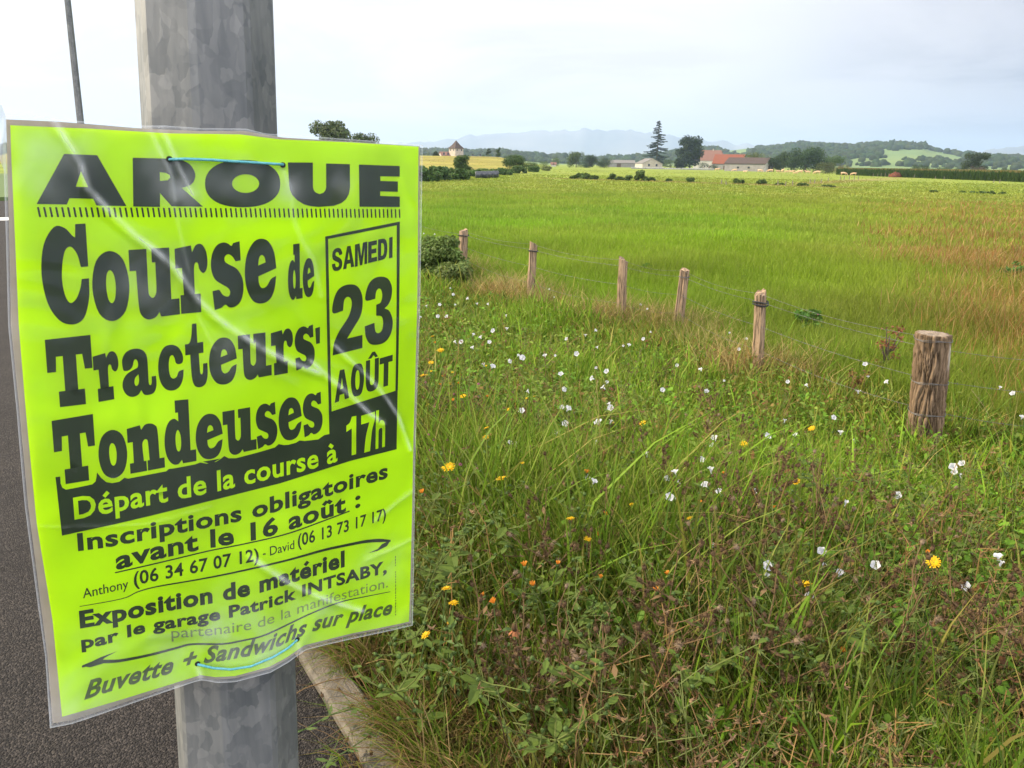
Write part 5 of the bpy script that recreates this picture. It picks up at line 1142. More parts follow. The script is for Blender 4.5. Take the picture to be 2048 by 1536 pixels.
def building(name, label, P, L, D, he, hr, rot, wall_m, roof_m, wins=(), doors=(), hip=False, over=.35, chim=None, gable_m=None):
    """long axis x; eaves front on -y"""
    o = thing(name, label, 'building', tuple(P), rot)
    x0, x1 = -L / 2, L / 2
    w = MB(); w.add([(x0, 0, -.3), (x1, 0, -.3), (x1, D, -.3), (x0, D, -.3), (x0, 0, he), (x1, 0, he), (x1, D, he), (x0, D, he)], [(0, 1, 5, 4), (2, 3, 7, 6)] + ([(1, 2, 6, 5), (3, 0, 4, 7)] if hip else []))
    if not hip: w.add([(x0, 0, -.3), (x0, D, -.3), (x0, D, he), (x0, D / 2, hr), (x0, 0, he)], [(4, 3, 2, 1, 0)])
    w.build('wall', wall_m, o)
    if not hip:
        g2 = MB(); g2.add([(x1, 0, -.3), (x1, D, -.3), (x1, D, he), (x1, D / 2, hr), (x1, 0, he)], [(0, 1, 2, 3, 4)]); g2.build('gable_wall', gable_m or wall_m, o)
    r_ = MB(); e = over; th = .18; sl_ = (hr - he) / (D / 2); ze = he - e * sl_
    if hip:
        hx = min(L / 2 - .6, D / 2); top = [(x0 + hx, D / 2, hr), (x1 - hx, D / 2, hr)]
        ev = [(x0 - e, -e, ze), (x1 + e, -e, ze), (x1 + e, D + e, ze), (x0 - e, D + e, ze)]
        vs = ev + top; r_.add(vs, [(0, 1, 5, 4), (1, 2, 5), (2, 3, 4, 5), (3, 0, 4), (3, 2, 1, 0)])
    else:
        for s in (0, 1):
            ya, yb = (-e, D / 2) if s == 0 else (D + e, D / 2)
            vs = [(x0 - e, ya, ze + .02), (x1 + e, ya, ze + .02), (x1 + e, yb, hr + .02), (x0 - e, yb, hr + .02)]
            vs += [(x, y, z + th) for x, y, z in vs]
            r_.add(vs, [(0, 1, 2, 3), (7, 6, 5, 4), (0, 4, 5, 1), (1, 5, 6, 2), (3, 7, 4, 0)])
    rf = r_.build('roof', roof_m, o)
    if chim:
        cb = MB(); cb.box(chim - .35, chim + .35, D / 2 - .3, D / 2 + .3, hr - .8, hr + 1.0); cb.build('chimney', m_stone, rf)
    for (x, z, ww, hh, side) in wins:
        b_ = MB(); f_ = MB()
        if side == 'f': b_.box(x - ww / 2, x + ww / 2, -.03, .05, z, z + hh); f_.box(x - ww / 2 - .1, x + ww / 2 + .1, -.06, -.032, z - .1, z - .002)
        else: b_.box(x1 - .05, x1 + .03, x - ww / 2, x + ww / 2, z, z + hh); f_.box(x1 + .032, x1 + .06, x - ww / 2 - .1, x + ww / 2 + .1, z - .1, z - .002)
        wo = b_.build('window', m_glass, o); f_.build('sill', m_stone, wo)
    for (x, ww, hh, side) in doors:
        b_ = MB()
        if side == 'f': b_.box(x - ww / 2, x + ww / 2, -.04, .05, -.02, hh)
        else: b_.box(x1 - .05, x1 + .04, x - ww / 2, x + ww / 2, -.02, hh)
        b_.build('door', m_wood2, o)
    return o
def bpx(px0, px1, base, dist=None):
    P = np.array(place_px((px0 + px1) / 2, base, dist)); D = math.hypot(P[0], P[1]); return P, (px1 - px0) / F * D, D, -math.atan2(P[0], P[1])
# stone tower with pyramid roof, seen corner on
P = at_dist(912.5, 420); D = 420; s = 27.5 / F * D / 1.40
zt_, za = z_for(912, 296.5, P) - P[2], z_for(912, 280.5, P) - P[2]
o = thing('stone_tower', 'square pale stone dovecote tower with a steep brown pyramid roof', 'tower', tuple(P), math.radians(42))
b_ = MB(); b_.box(-s / 2, s / 2, -s / 2, s / 2, -.5, zt_); b_.build('wall', m_stone, o)
b_ = MB(); e = s / 2 + .45; b_.add([(-e, -e, zt_ - .15), (e, -e, zt_ - .15), (e, e, zt_ - .15), (-e, e, zt_ - .15), (-s * .3, -s * .3, zt_ + (za - zt_) * .38), (s * .3, -s * .3, zt_ + (za - zt_) * .38), (s * .3, s * .3, zt_ + (za - zt_) * .38), (-s * .3, s * .3, zt_ + (za - zt_) * .38), (0, 0, za)],
    [(0, 1, 5, 4), (1, 2, 6, 5), (2, 3, 7, 6), (3, 0, 4, 7), (4, 5, 8), (5, 6, 8), (6, 7, 8), (7, 4, 8), (3, 2, 1, 0)]); b_.build('roof', m_rtile, o)
for q in (-.26, .26):
    for z_ in (.80, ):
        b_ = MB(); b_.box(q * s - .35, q * s + .35, -s / 2 - .03, -s / 2 + .1, zt_ * z_ - .5, zt_ * z_ + .5); b_.build('window', m_glass, o)
        b_ = MB(); b_.box(-s / 2 - .03, -s / 2 + .1, q * s - .35, q * s + .35, zt_ * z_ - .5, zt_ * z_ + .5); b_.build('window', m_glass, o)
def house_px(label, px0, px1, base, eave, ridge, D_, rot, wm, rm, dist=None, shrink=1.0, **kw):
    P, L, D, r0 = bpx(px0, px1, base, dist)
    mid = (px0 + px1) / 2
    he, hr = z_for(mid, eave, P) - P[2], z_for(mid, ridge, P) - P[2]
    return building(kw.pop('name', 'farm_building'), label, P, L * shrink, D_, he, hr, r0 + rot, wm, rm, **kw)
house_px('low pinkish village house with a brown roof at the left foot of the tower', 884, 900, 0, 311, 304, 7, math.radians(15), m_white, m_ptile, 400, name='village_house', wins=[(-1, 1, .8, 1.2, 'f'), (1.2, 1, .8, 1.2, 'f')])
house_px('long low village roofs of red tile right of the tower', 934, 972, 0, 320, 315, 8, math.radians(-8), m_white, m_ptile, 410, name='village_house', wins=[(-2, .8, .9, 1, 'f'), (2, .8, .9, 1, 'f')])
house_px('small white far house beyond the sloping hedge', 1102, 1112, 333, 329, 325, 6, 0, m_white, m_ptile, None, name='village_house', wins=[(0, 1, 1, 1, 'f')])
house_px('long grey sheet roofed shed left of the conifer', 1218, 1268, 334.5, 326, 320.5, 12, math.radians(4), m_render, m_gtile, None, name='farm_shed', doors=[(-2, 3, 2.6, 'f')])
# broad barn whose pale gable looks at us
P, L, D, r0 = bpx(1256, 1298, 336)
he, hr = z_for(1280, 327, P) - P[2], z_for(1280, 317, P) - P[2]
building('farm_barn', 'barn with a broad pale gable and grey brown roof behind the conifer', P, 16, L * .92, he, hr, r0 - math.pi / 2 + .30, m_white, m_gtile, wins=[(L * .3, 1.2, 1.2, 1.4, 's'), (L * .65, 1.2, 1.2, 1.4, 's')], gable_m=m_stone)
house_px('two storey farmhouse with a pinkish hipped roof and pale walls', 1388, 1446, 337, 320, 300, 9, math.radians(-12), m_white, m_ptile, None, name='farmhouse', hip=True, wins=[(-3.2, .9, .9, 1.3, 'f'), (-1, .9, .9, 1.3, 'f'), (1.6, .9, .9, 1.3, 'f'), (3.4, .9, .9, 1.3, 'f')], doors=[(.4, 1.1, 2.1, 'f')], chim=1.5)
house_px('shed with a bright orange tiled roof between farmhouse and barn', 1426, 1480, 339.5, 327, 309, 10, math.radians(-14), m_render, m_otile, None, name='farm_shed', doors=[(-1, 2, 2.2, 'f')])
house_px('long grey barn with a brown roof and white right gable behind the cows', 1449, 1527, 342.5, 327, 315.5, 9, math.radians(-24), m_render, m_rtile, None, name='farm_barn', gable_m=m_white, shrink=1.0, wins=[(-3, 1.1, 1, .9, 'f'), (2, 1.1, 1, .9, 'f')], doors=[(4.5, 2.2, 2.6, 's')])
# low barrier along the far edge of the pasture
a_, b2_ = hit(1262, 337.3), hit(1428, 340.5)
o = thing('feed_barrier', 'long low row of pale grey slabs along the far pasture edge before the farm', 'low wall', tuple(a_), 0)
b_ = MB(); d_ = Vector(b2_ - a_); N = 46
for i in range(N):
    q = d_ * (i / N); M = Matrix.Translation(q) @ Matrix.Rotation(math.atan2(d_.y, d_.x), 4, 'Z') @ Matrix.Rotation(RND.uniform(-.08, .08), 4, 'Y'); w_ = d_.length / N
    b_.box(0.06, w_ - .14, -.15, .15, -.1, RND.uniform(.62, .92), M)
b_.build('slabs', pmat('pale_concrete_slab', (.42, .42, .43), (.30, .30, .31), scale=.8, rough=.9), o)
b_ = MB(); b_.tube([(0, -.2, .25), tuple(d_ + Vector((0, -.2, .25)))], .09, 5); b_.build('rail', m_rubber, o)

# ================================================================== BALES, HEAP, THIN STAKES
m_bale = pmat('black_stretch_wrap', (.018, .022, .03), (.05, .055, .065), scale=3, rough=.35, spec=.5, bump=.5, bscale=9)
bl = ['black plastic wrapped bale at the left end of the row', 'black plastic wrapped bale second in the row', 'black plastic wrapped bale third in the row', 'black plastic wrapped bale at the right end of the row']
for i, px in enumerate((957, 968, 980, 991)):
    P = hit(px, 357 - i * .4); D = math.hypot(P[0], P[1]); L = 12.4 / F * D; R_ = 13.5 / F * D / 2
    o = thing('wrapped_bale', bl[i], 'bale', tuple(P), -math.atan2(P[0], P[1]) + RND.uniform(-.08, .08), 'black wrapped bales in a row')
    V = []; ns = 24; st = [(-.5, .0), (-.5, .80), (-.47, .93), (-.42, 1), (-.2, 1.015), (.05, 1), (.25, 1.015), (.42, 1), (.47, .93), (.5, .80), (.5, 0)]
    for x, r_ in st:
        for k_ in range(ns):
            a = 2 * math.pi * k_ / ns; rr_ = R_ * r_ * (1 + .02 * mnoise.noise((x * 5, k_ * .8, i * 5))); V.append((x * L, math.cos(a) * rr_, R_ * .97 + math.sin(a) * rr_))
    b_ = MB(); b_.add(V, [(j * ns + k_, j * ns + (k_ + 1) % ns, (j + 1) * ns + (k_ + 1) % ns, (j + 1) * ns + k_) for j in range(len(st) - 1) for k_ in range(ns)]); b_.build('wrapping', m_bale, o, True)
P = hit(1790, 354.5); D = math.hypot(P[0], P[1])
b_ = bmesh.new(); bmesh.ops.create_icosphere(b_, subdivisions=4, radius=1)
for v in b_.verts:
    q = v.co.copy(); nn = mnoise.fractal(q * 2.2, 1, 2, 4) * .35
    v.co = Vector((q.x * 11 / F * D * (1 + nn * .3), q.y * 1.2, max(q.z, -.1) * 8.2 / F * D * (1 + nn)))
me = bpy.data.meshes.new('soil_heap'); b_.to_mesh(me); b_.free(); me.materials.append(pmat('rusty_earth', (.16, .05, .025), (.08, .03, .018), scale=3, rough=.95, bump=.8))
ho = link('soil_heap', me); ho.location = P; tag(ho, 'rusty red brown heap at the edge of the maize', 'heap')
ST = [(1443, 369, 359), (1452, 370, 361), (1555, 371.5, 361), (1571, 372, 363), (1585, 371.5, 361), (1620, 367, 358), (1629, 366.5, 358), (1642, 366, 357), (1656, 363.5, 355), (1680, 361, 352), (1688, 360.5, 352), (1698, 360.5, 352), (1708, 360, 352), (1716, 360, 352), (1746, 353, 347), (1755, 353, 347), (1762, 353.5, 346), (1770, 353.5, 346), (1777, 354, 346), (1828, 356, 349), (1870, 358, 352), (1888, 359, 353), (1987, 365.5, 359), (1999, 366, 359)]
m_stake = pmat('grey_stake_wood', (.22, .19, .15), (.13, .11, .09), scale=8, rough=.9)
ORDN = ['first', 'second', 'third', 'fourth', 'fifth', 'sixth', 'seventh', 'eighth', 'ninth', 'tenth', 'eleventh', 'twelfth', 'thirteenth', 'fourteenth', 'fifteenth', 'sixteenth', 'seventeenth', 'eighteenth', 'nineteenth', 'twentieth', 'twenty-first', 'twenty-second', 'twenty-third', 'twenty-fourth']
for i, (px, base, top) in enumerate(ST):
    P = hit(px, base); hgt = z_for(px, top, P) - P[2]
    b_ = MB(); b_.tube([(0, 0, -.05), (.02 * RND.uniform(-1, 1), 0, hgt * .5), (.06 * RND.uniform(-1, 1), 0, hgt)], [.07, .065, .05], 7)
    so_ = b_.build('field_stake', m_stake); so_.location = P
    tag(so_, 'thin wooden stake of the far pasture fence, %s from the left' % ORDN[i], 'stake', 'thin stakes in the far pasture')

# ================================================================== COWS
m_cow = pmat('cream_cow_coat', (.52, .33, .18), (.60, .42, .26), scale=1.5, rough=.85)
def skin_mesh(name, verts, edges, radii):
    me = bpy.data.meshes.new(name); me.from_pydata(verts, edges, []); me.update()
    ob = bpy.data.objects.new(name, me); C.objects.link(ob)
    ob.modifiers.new('skin', 'SKIN'); ss = ob.modifiers.new('sub', 'SUBSURF'); ss.levels = 1; ss.render_levels = 1
    for v, r_ in zip(me.skin_vertices[0].data, radii): v.radius = r_ if isinstance(r_, tuple) else (r_, r_)
    me.skin_vertices[0].data[0].use_root = True
    dg = bpy.context.evaluated_depsgraph_get(); dg.update()
    out = bpy.data.meshes.new_from_object(ob.evaluated_get(dg)); out.name = name
    bpy.data.objects.remove(ob); bpy.data.meshes.remove(me)
    out.polygons.foreach_set('use_smooth', [True] * len(out.polygons)); return out
def cow_mesh(pose):
    v = [(-.75, 0, 1.02), (-.35, 0, .98), (.15, 0, .97), (.62, 0, 1.05)]; e = [(0, 1), (1, 2), (2, 3)]; r_ = [(.27, .30), (.33, .34), (.34, .36), (.27, .33)]
    if pose == 'graze': nk = [(.95, 0, .88), (1.18, 0, .52), (1.28, .0, .28), (1.44, 0, .10)]
    elif pose == 'lie': nk = [(.92, 0, 1.22), (1.12, 0, 1.42), (1.30, 0, 1.42), (1.56, 0, 1.30)]
    else: nk = [(.92, 0, 1.20), (1.18, 0, 1.40), (1.36, 0, 1.38), (1.62, 0, 1.22)]
    nr_ = [(.19, .23), (.13, .16), (.13, .14), (.085, .09)]
    i0 = 3
    for p_, q in zip(nk, nr_): v.append(p_); r_.append(q); e.append((i0, len(v) - 1)); i0 = len(v) - 1
    for s in (-1, 1):                                     # ears
        h = nk[2]; v.append((h[0] - .02, s * .14, h[2] + .07)); r_.append(.04); e.append((6, len(v) - 1)); j = len(v) - 1; v.append((h[0] - .05, s * .27, h[2] + .06)); r_.append(.03); e.append((j, len(v) - 1))
    for s in (-1, 1):                                     # hind legs with hock, fore legs with knee
        chain = [(-.72, s * .19, .78, .17), (-.62, s * .2, .58, .11), (-.84, s * .2, .40, .065), (-.80, s * .2, .08, .05), (-.75, s * .2, .02, .055)] if pose != 'lie' else [(-.72, s * .25, .80, .17), (-.35, s * .36, .72, .10), (-.60, s * .40, .68, .06)]
        i0 = 0
        for x, y, z, q in chain: v.append((x, y, z)); r_.append(q); e.append((i0, len(v) - 1)); i0 = len(v) - 1
        chain = [(.58, s * .18, .74, .14), (.58, s * .19, .44, .075), (.60, s * .19, .10, .045), (.63, s * .19, .02, .055)] if pose != 'lie' else [(.62, s * .25, .80, .13), (.85, s * .26, .70, .07), (.62, s * .28, .67, .05)]
        i0 = 3
        for x, y, z, q in chain: v.append((x, y, z)); r_.append(q); e.append((i0, len(v) - 1)); i0 = len(v) - 1
    tl = [(-1.02, 0, 1.20, .05), (-1.10, 0, .95, .03), (-1.10, 0, .60, .028), (-1.10, 0, .50, .05)]
    i0 = 0
    for x, y, z, q in tl: v.append((x, y, z)); r_.append(q); e.append((i0, len(v) - 1)); i0 = len(v) - 1
    if pose == 'lie': v = [(x, y, z - .62) for x, y, z in v]
    me = skin_mesh('cow_' + pose, v, e, r_); me.materials.append(m_cow); return me
CM = {k: cow_mesh(k) for k in ('stand', 'graze', 'lie')}
COWS = [(1434, 342.3, 10.5, 'stand', 1, 'cream cow standing before the wall under the orange roof'), (1469, 343.2, 10, 'graze', -1, 'cream cow grazing in front of the left part of the grey barn'), (1490, 344, 9, 'lie', 1, 'pale cow lying down before the grey barn wall'), (1520, 345, 11.5, 'graze', 1, 'cream cow grazing in front of the white barn gable'), (1540, 345.4, 12.5, 'graze', -1, 'cream cow grazing with its head down right of the white gable'),
        (1556, 346, 9.5, 'stand', -1, 'cream cow standing left of the cow that faces us'), (1564.5, 346.3, 4.5, 'stand', 0, 'cream cow seen end on in the middle of the herd'), (1573, 346.8, 9.5, 'stand', 1, 'cream cow standing just right of the end on cow'), (1583, 347.2, 10.5, 'stand', 1, 'cream cow partly hiding the one beside it under the big round tree'), (1599, 347.8, 13, 'graze', -1, 'largest pale cow grazing below the big round tree'), (1591, 348, 6.5, 'graze', -1, 'small pale calf at the head of the largest cow'),
        (1615, 348, 11, 'stand', -1, 'tan cow standing right of the largest grazing cow'), (1634, 348.8, 13, 'graze', -1, 'tan cow grazing below the olive bush'), (1687, 351, 12, 'graze', 1, 'cream cow grazing at the start of the maize, left of the last one'), (1707, 351.4, 11, 'graze', -1, 'rightmost cream cow grazing before the maize')]
for px, base, wpx, pose, face, lab in COWS:
    P = hit(px, base); D = math.hypot(P[0], P[1]); sc = wpx / F * D / 2.6 if face else 1.0
    sc = min(max(sc, .55), 1.12)
    co = link('cow', CM[pose]); co.location = P; co.scale = (sc, sc, sc); az = -math.atan2(P[0], P[1])
    co.rotation_euler = (0, 0, az + (0 if face == 1 else math.pi if face == -1 else -1.35) + RND.uniform(-.25, .25))
    tag(co, lab, 'cow', 'cream cows in the pasture')

# ================================================================== MAIZE
m_grass = leafmat('grass_blades', None, .38, .6, .08)
def blades(P, h, w, lean, ldir, col, tipcol=None, rng=NP, bend=1.0):
    """curved tapering blades: P (n,3) roots"""
    n = len(P); up_ = np.array([0, 0, 1.0])
    L = np.stack([np.cos(ldir), np.sin(ldir), 0 * ldir], -1)
    wd = rng.uniform(0, 6.283, n); Wv_ = np.stack([np.cos(wd), np.sin(wd), 0 * wd], -1)
    V = np.empty((n, 7, 3)); Cc = np.empty((n, 7, 3))
    tip = col if tipcol is None else tipcol
    for j, (t, ww) in enumerate(((0, .8), (.4, 1.0), (.75, .65))):
        ctr = P + up_ * (h * (t - .35 * lean * t * t))[:, None] + L * (h * lean * t ** (1 + bend))[:, None]
        V[:, 2 * j] = ctr - Wv_ * (w * ww / 2)[:, None]; V[:, 2 * j + 1] = ctr + Wv_ * (w * ww / 2)[:, None]
        Cc[:, 2 * j] = Cc[:, 2 * j + 1] = col + (tip - col) * t
    V[:, 6] = P + up_ * (h * (1 - .35 * lean))[:, None] + L * (h * lean)[:, None]; Cc[:, 6] = tip
    o_ = np.arange(n)[:, None] * 7
    Q = np.concatenate([o_ + np.array([0, 1, 3, 2]), o_ + np.array([2, 3, 5, 4])]); T = o_ + np.array([4, 5, 6])
    return V.reshape(-1, 3), Q, T, Cc.reshape(-1, 3)
def merge(lst):
    V, Q, T, Cc = [], [], [], []; o_ = 0
    for v, q, t, c_ in lst: V.append(v); Q.append(q + o_); T.append(t + o_); Cc.append(c_); o_ += len(v)
    return np.concatenate(V), np.concatenate(Q), np.concatenate(T), np.concatenate(Cc)
ea, eb = hit(1672, 349.5)[:2], hit(2048, 364.5)[:2]
ed = eb - ea; eb = ea + ed * 1.5; ed = eb - ea; en = np.array([-ed[1], ed[0]]); en = en / np.linalg.norm(en)
if en @ ea < 0: en = -en
n_ = 34000
s_ = NP.random(n_); dpt = NP.random(n_) ** 2.4 * 45
rowq = np.round(dpt / .8) * .8 + NP.normal(size=n_) * .08
XY = ea + s_[:, None] * ed + rowq[:, None] * en
zz2 = ground_z(XY[:, 0], XY[:, 1]) + NP.uniform(0, 1.5, n_) 
hh = NP.uniform(.7, 1.1, n_); base = np.array([.045, .085, .018])[None] * NP.uniform(.7, 1.3, (n_, 1))
dry = NP.random(n_) < .10
base[dry] = np.array([.20, .16, .06])
zz2[dry] = ground_z(XY[dry, 0], XY[dry, 1]) + 1.75; hh[dry] = .55
mz = blades(np.column_stack([XY, zz2]), hh, np.full(n_, .13), NP.uniform(.2, .7, n_) * np.where(dry, .2, 1), NP.uniform(0, 6.28, n_), base)
st_ = np.column_stack([XY[::3], ground_z(XY[::3, 0], XY[::3, 1]) - .05]); m3 = len(st_)
ms = blades(st_, NP.uniform(1.9, 2.3, m3), np.full(m3, .10), np.full(m3, .03), NP.uniform(0, 6.28, m3), np.array([.055, .09, .02])[None] * NP.uniform(.7, 1.2, (m3, 1)))
V, Q, T, Cc = merge([mz, ms]); kind(np_mesh('maize_crop', V, Q, T, m_grass, Cc), 'stuff')
# ================================================================== GRASS OF THE BANK AND THE FIELD
def polar(n, r0, r1, pw, a0=-48, a1=52):
    a = np.radians(NP.uniform(a0, a1, n)); q = NP.random(n)
    r = (r0 ** (1 - pw) + q * (r1 ** (1 - pw) - r0 ** (1 - pw))) ** (1 / (1 - pw)) if pw != 1 else r0 * (r1 / r0) ** q
    return r * np.sin(a), r * np.cos(a), r
STRAW, DRY, RUST, GREEN, MID, OLIVE = map(np.array, ((.40, .28, .11), (.20, .12, .05), (.26, .115, .03), (.135, .225, .016), (.085, .155, .014), (.165, .17, .026)))
FENK = lambda x, y: x * KN[0] + y * KN[1]
tuft = [(f[0] + dx, f[1] + dy) for f in feet for dx, dy in ((0, 0), (.35, -.15), (-.3, .1))]
gm = hit(1025, 590); tuft += [(gm[0], gm[1]), (gm[0] + .3, gm[1] + .2), (gm[0] - .35, gm[1])]
def bank(n, r0, r1, pw, wmul=1.0, seed=0):
    nc = n // 9
    x, y, r = polar(nc, r0, r1, pw)
    k = FENK(x, y); keep = (k > .70) & (k < 8.2)
    x, y, r, k = x[keep], y[keep], r[keep], k[keep]; nc = len(x)
    m_ = 9
    cx_ = np.repeat(x, m_); cy_ = np.repeat(y, m_); N = nc * m_
    x = cx_ + NP.normal(size=N) * .035 * (1 + .05 * cy_); y = cy_ + NP.normal(size=N) * .035 * (1 + .05 * cy_); k = FENK(x, y); ok = k > .67
    cl_dir = np.repeat(NP.uniform(0, 6.28, nc), m_)
    nz_ = hnoise(x * .8, y * .8); nz2 = hnoise(x * 2.1 + 4, y * 2.1); cr_ = np.repeat(NP.random(nc), m_)
    td = np.min([np.hypot(x - a, y - b) for a, b in tuft], 0)
    fen = np.exp(-((k - 6.5) / .55) ** 2)
    low = 1 - sst(.75, 1.7, k)
    h = (.10 + .16 * NP.random(N)) * (1 + .5 * (1 - sst(2.0, 3.2, k))) * (1 + .35 * nz_) * (1 - .62 * low) + .16 * fen * NP.random(N) + .24 * np.exp(-(td / .28) ** 2) * NP.random(N)
    tall = NP.random(N) < .03; h = np.where(tall & (low < .5), h * 2.0, h)
    ps = np.clip(.10 + .15 * nz2 + .20 * fen + .65 * np.exp(-(td / .32) ** 2) + .45 * low, .03, .92)
    u = NP.random(N); dryc = (cr_ * .6 + u * .4) < ps
    g_ = np.where((nz_ + .4 * nz2 + NP.normal(size=N) * .4)[:, None] > .15, GREEN, np.where(NP.random(N)[:, None] < .55, MID, OLIVE))
    d_ = np.where(NP.random(N)[:, None] < .55, STRAW, np.where(NP.random(N)[:, None] < .6, DRY, RUST))
    d_ = np.where((low > .4)[:, None], d_ * .62, d_)
    col = np.where(dryc[:, None], d_ * np.array([.95, 1.0, .85]), g_) * NP.uniform(.55, 1.15, (N, 1)) * (.88 + .42 * sst(2.2, 5.0, np.hypot(x, y)))[:, None]  # nearer blades darker: foreground shade put into the colour
    tip = col * .8 + np.where(NP.random(N)[:, None] < .3, STRAW, col) * .3
    w = np.where(dryc, .0026, .0052) * NP.uniform(.6, 1.5, N) * np.where(cr_ > .72, 1.7, 1) * wmul * (1 + .10 * np.maximum(np.hypot(x, y) - 2, 0))
    lean = np.abs(NP.normal(size=N)) * .38 + .12 + .25 * dryc
    P = np.column_stack([x, y, ground_z(x, y) - .01])
    s = ok
    return blades(P[s], h[s], w[s], lean[s], (cl_dir + NP.normal(size=N) * .8)[s], col[s], tip[s])
def tuftgrass(n, line):
    """long dry grass gathered in mounds round the posts and along the wire"""
    if line:
        seg = NP.integers(0, len(feet) - 1, n); f_ = NP.random(n); A3 = np.array([q[:2] for q in feet]); X = A3[seg] + (A3[seg + 1] - A3[seg]) * f_[:, None] + NP.normal(size=(n, 2)) * .22 - KN * .1
        kk = hnoise(X[:, 0] * 1.7, X[:, 1] * 1.7) > -.25; X = X[kk]
    else: X = np.array(tuft)[NP.integers(0, len(tuft), n)] + NP.normal(size=(n, 2)) * .22
    N = len(X); x, y = X[:, 0], X[:, 1]
    col = np.where(NP.random(N)[:, None] < .7, np.array([.34, .26, .10]), np.where(NP.random(N)[:, None] < .5, DRY * 1.3, np.array([.16, .19, .04]))) * NP.uniform(.7, 1.25, (N, 1))
    return blades(np.column_stack([x, y, ground_z(x, y) - .01]), NP.uniform(.22, .50 if line else .62, N), NP.uniform(.0025, .005, N) * 1.4, NP.uniform(.3, .95, N), NP.normal(size=N) * 1.0 + NP.choice([2.6, -.5, 1.0], N), col, col * 1.1, bend=.7)
def kerbgrass(n):
    t_ = NP.uniform(.6, 12, n); inn = NP.random(n) < .14; kk = np.where(inn, NP.uniform(.50, .552, n), NP.uniform(.635, .74, n)); ok = hnoise(t_ * 5.0, kk * 0 + 2) > np.where(inn, .25, -.5); t_, kk, inn = t_[ok], kk[ok], inn[ok]; N = len(t_)
    X = KD * t_[:, None] + KN * kk[:, None]
    col = np.where(NP.random(N)[:, None] < .55, np.where(NP.random(N)[:, None] < .5, STRAW * .7, DRY), np.where(NP.random(N)[:, None] < .6, GREEN * .8, OLIVE)) * NP.uniform(.7, 1.2, (N, 1))
    back = math.atan2(-KN[1], -KN[0])
    return blades(np.column_stack([X, np.where(inn, -.002, -.01)]), NP.uniform(.05, .26, N), NP.uniform(.0018, .004, N), NP.uniform(.4, 1.3, N), back + NP.normal(size=N) * .9, col, col)
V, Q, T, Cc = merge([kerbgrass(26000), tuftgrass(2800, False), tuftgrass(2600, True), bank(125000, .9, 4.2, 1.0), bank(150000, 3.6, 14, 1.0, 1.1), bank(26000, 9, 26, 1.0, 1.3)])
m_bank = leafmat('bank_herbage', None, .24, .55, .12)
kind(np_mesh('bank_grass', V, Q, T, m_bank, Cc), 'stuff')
def fieldgrass(n, r0, r1, pw, hmul, wbase):
    x, y, r = polar(n, r0, r1, pw, -46, 46); k = FENK(x, y); keep = (k > 6.9) 
    keep &= ~((r > 112) & (NP.random(n) < .3))
    x, y, r = x[keep], y[keep], r[keep]; N = len(x)
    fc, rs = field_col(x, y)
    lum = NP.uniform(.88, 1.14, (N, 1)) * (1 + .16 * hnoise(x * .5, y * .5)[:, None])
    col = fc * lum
    nearg = (1 - sst(10, 26, r))[:, None]
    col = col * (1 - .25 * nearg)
    st = NP.random(N) < (.05 + .07 * (hnoise(x * .3, y * .3) > .2))
    col = np.where(st[:, None], col * .7 + np.array([.26, .25, .07]) * .3, col)
    rd_ = (NP.random(N) < .62 * rs); col = np.where(rd_[:, None], np.where(NP.random(N)[:, None] < .5, np.array([.24, .125, .04]), np.array([.33, .22, .085])) * lum, col)
    h = (.20 + .18 * NP.random(N)) * hmul * (1 + .25 * hnoise(x * .6 + 9, y * .6)); h = np.where(rd_, h * 1.35, h)
    P = np.column_stack([x, y, ground_z(x, y) - .01])
    tip = np.where((NP.random(N) < .3)[:, None], col * .7 + np.array([.28, .28, .09]) * .3, col * 1.1)
    return blades(P, h, wbase * np.maximum(r, 6) * NP.uniform(.6, 1.4, N) * np.where(st, .6, 1), np.abs(NP.normal(size=N)) * .3 + .1, NP.uniform(0, 6.28, N), col, tip)
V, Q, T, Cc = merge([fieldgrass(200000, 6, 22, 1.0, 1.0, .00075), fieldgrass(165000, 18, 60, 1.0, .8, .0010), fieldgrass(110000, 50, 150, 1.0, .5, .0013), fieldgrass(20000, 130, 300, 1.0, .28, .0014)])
kind(np_mesh('field_grass', V, Q, T, m_grass, Cc), 'stuff')

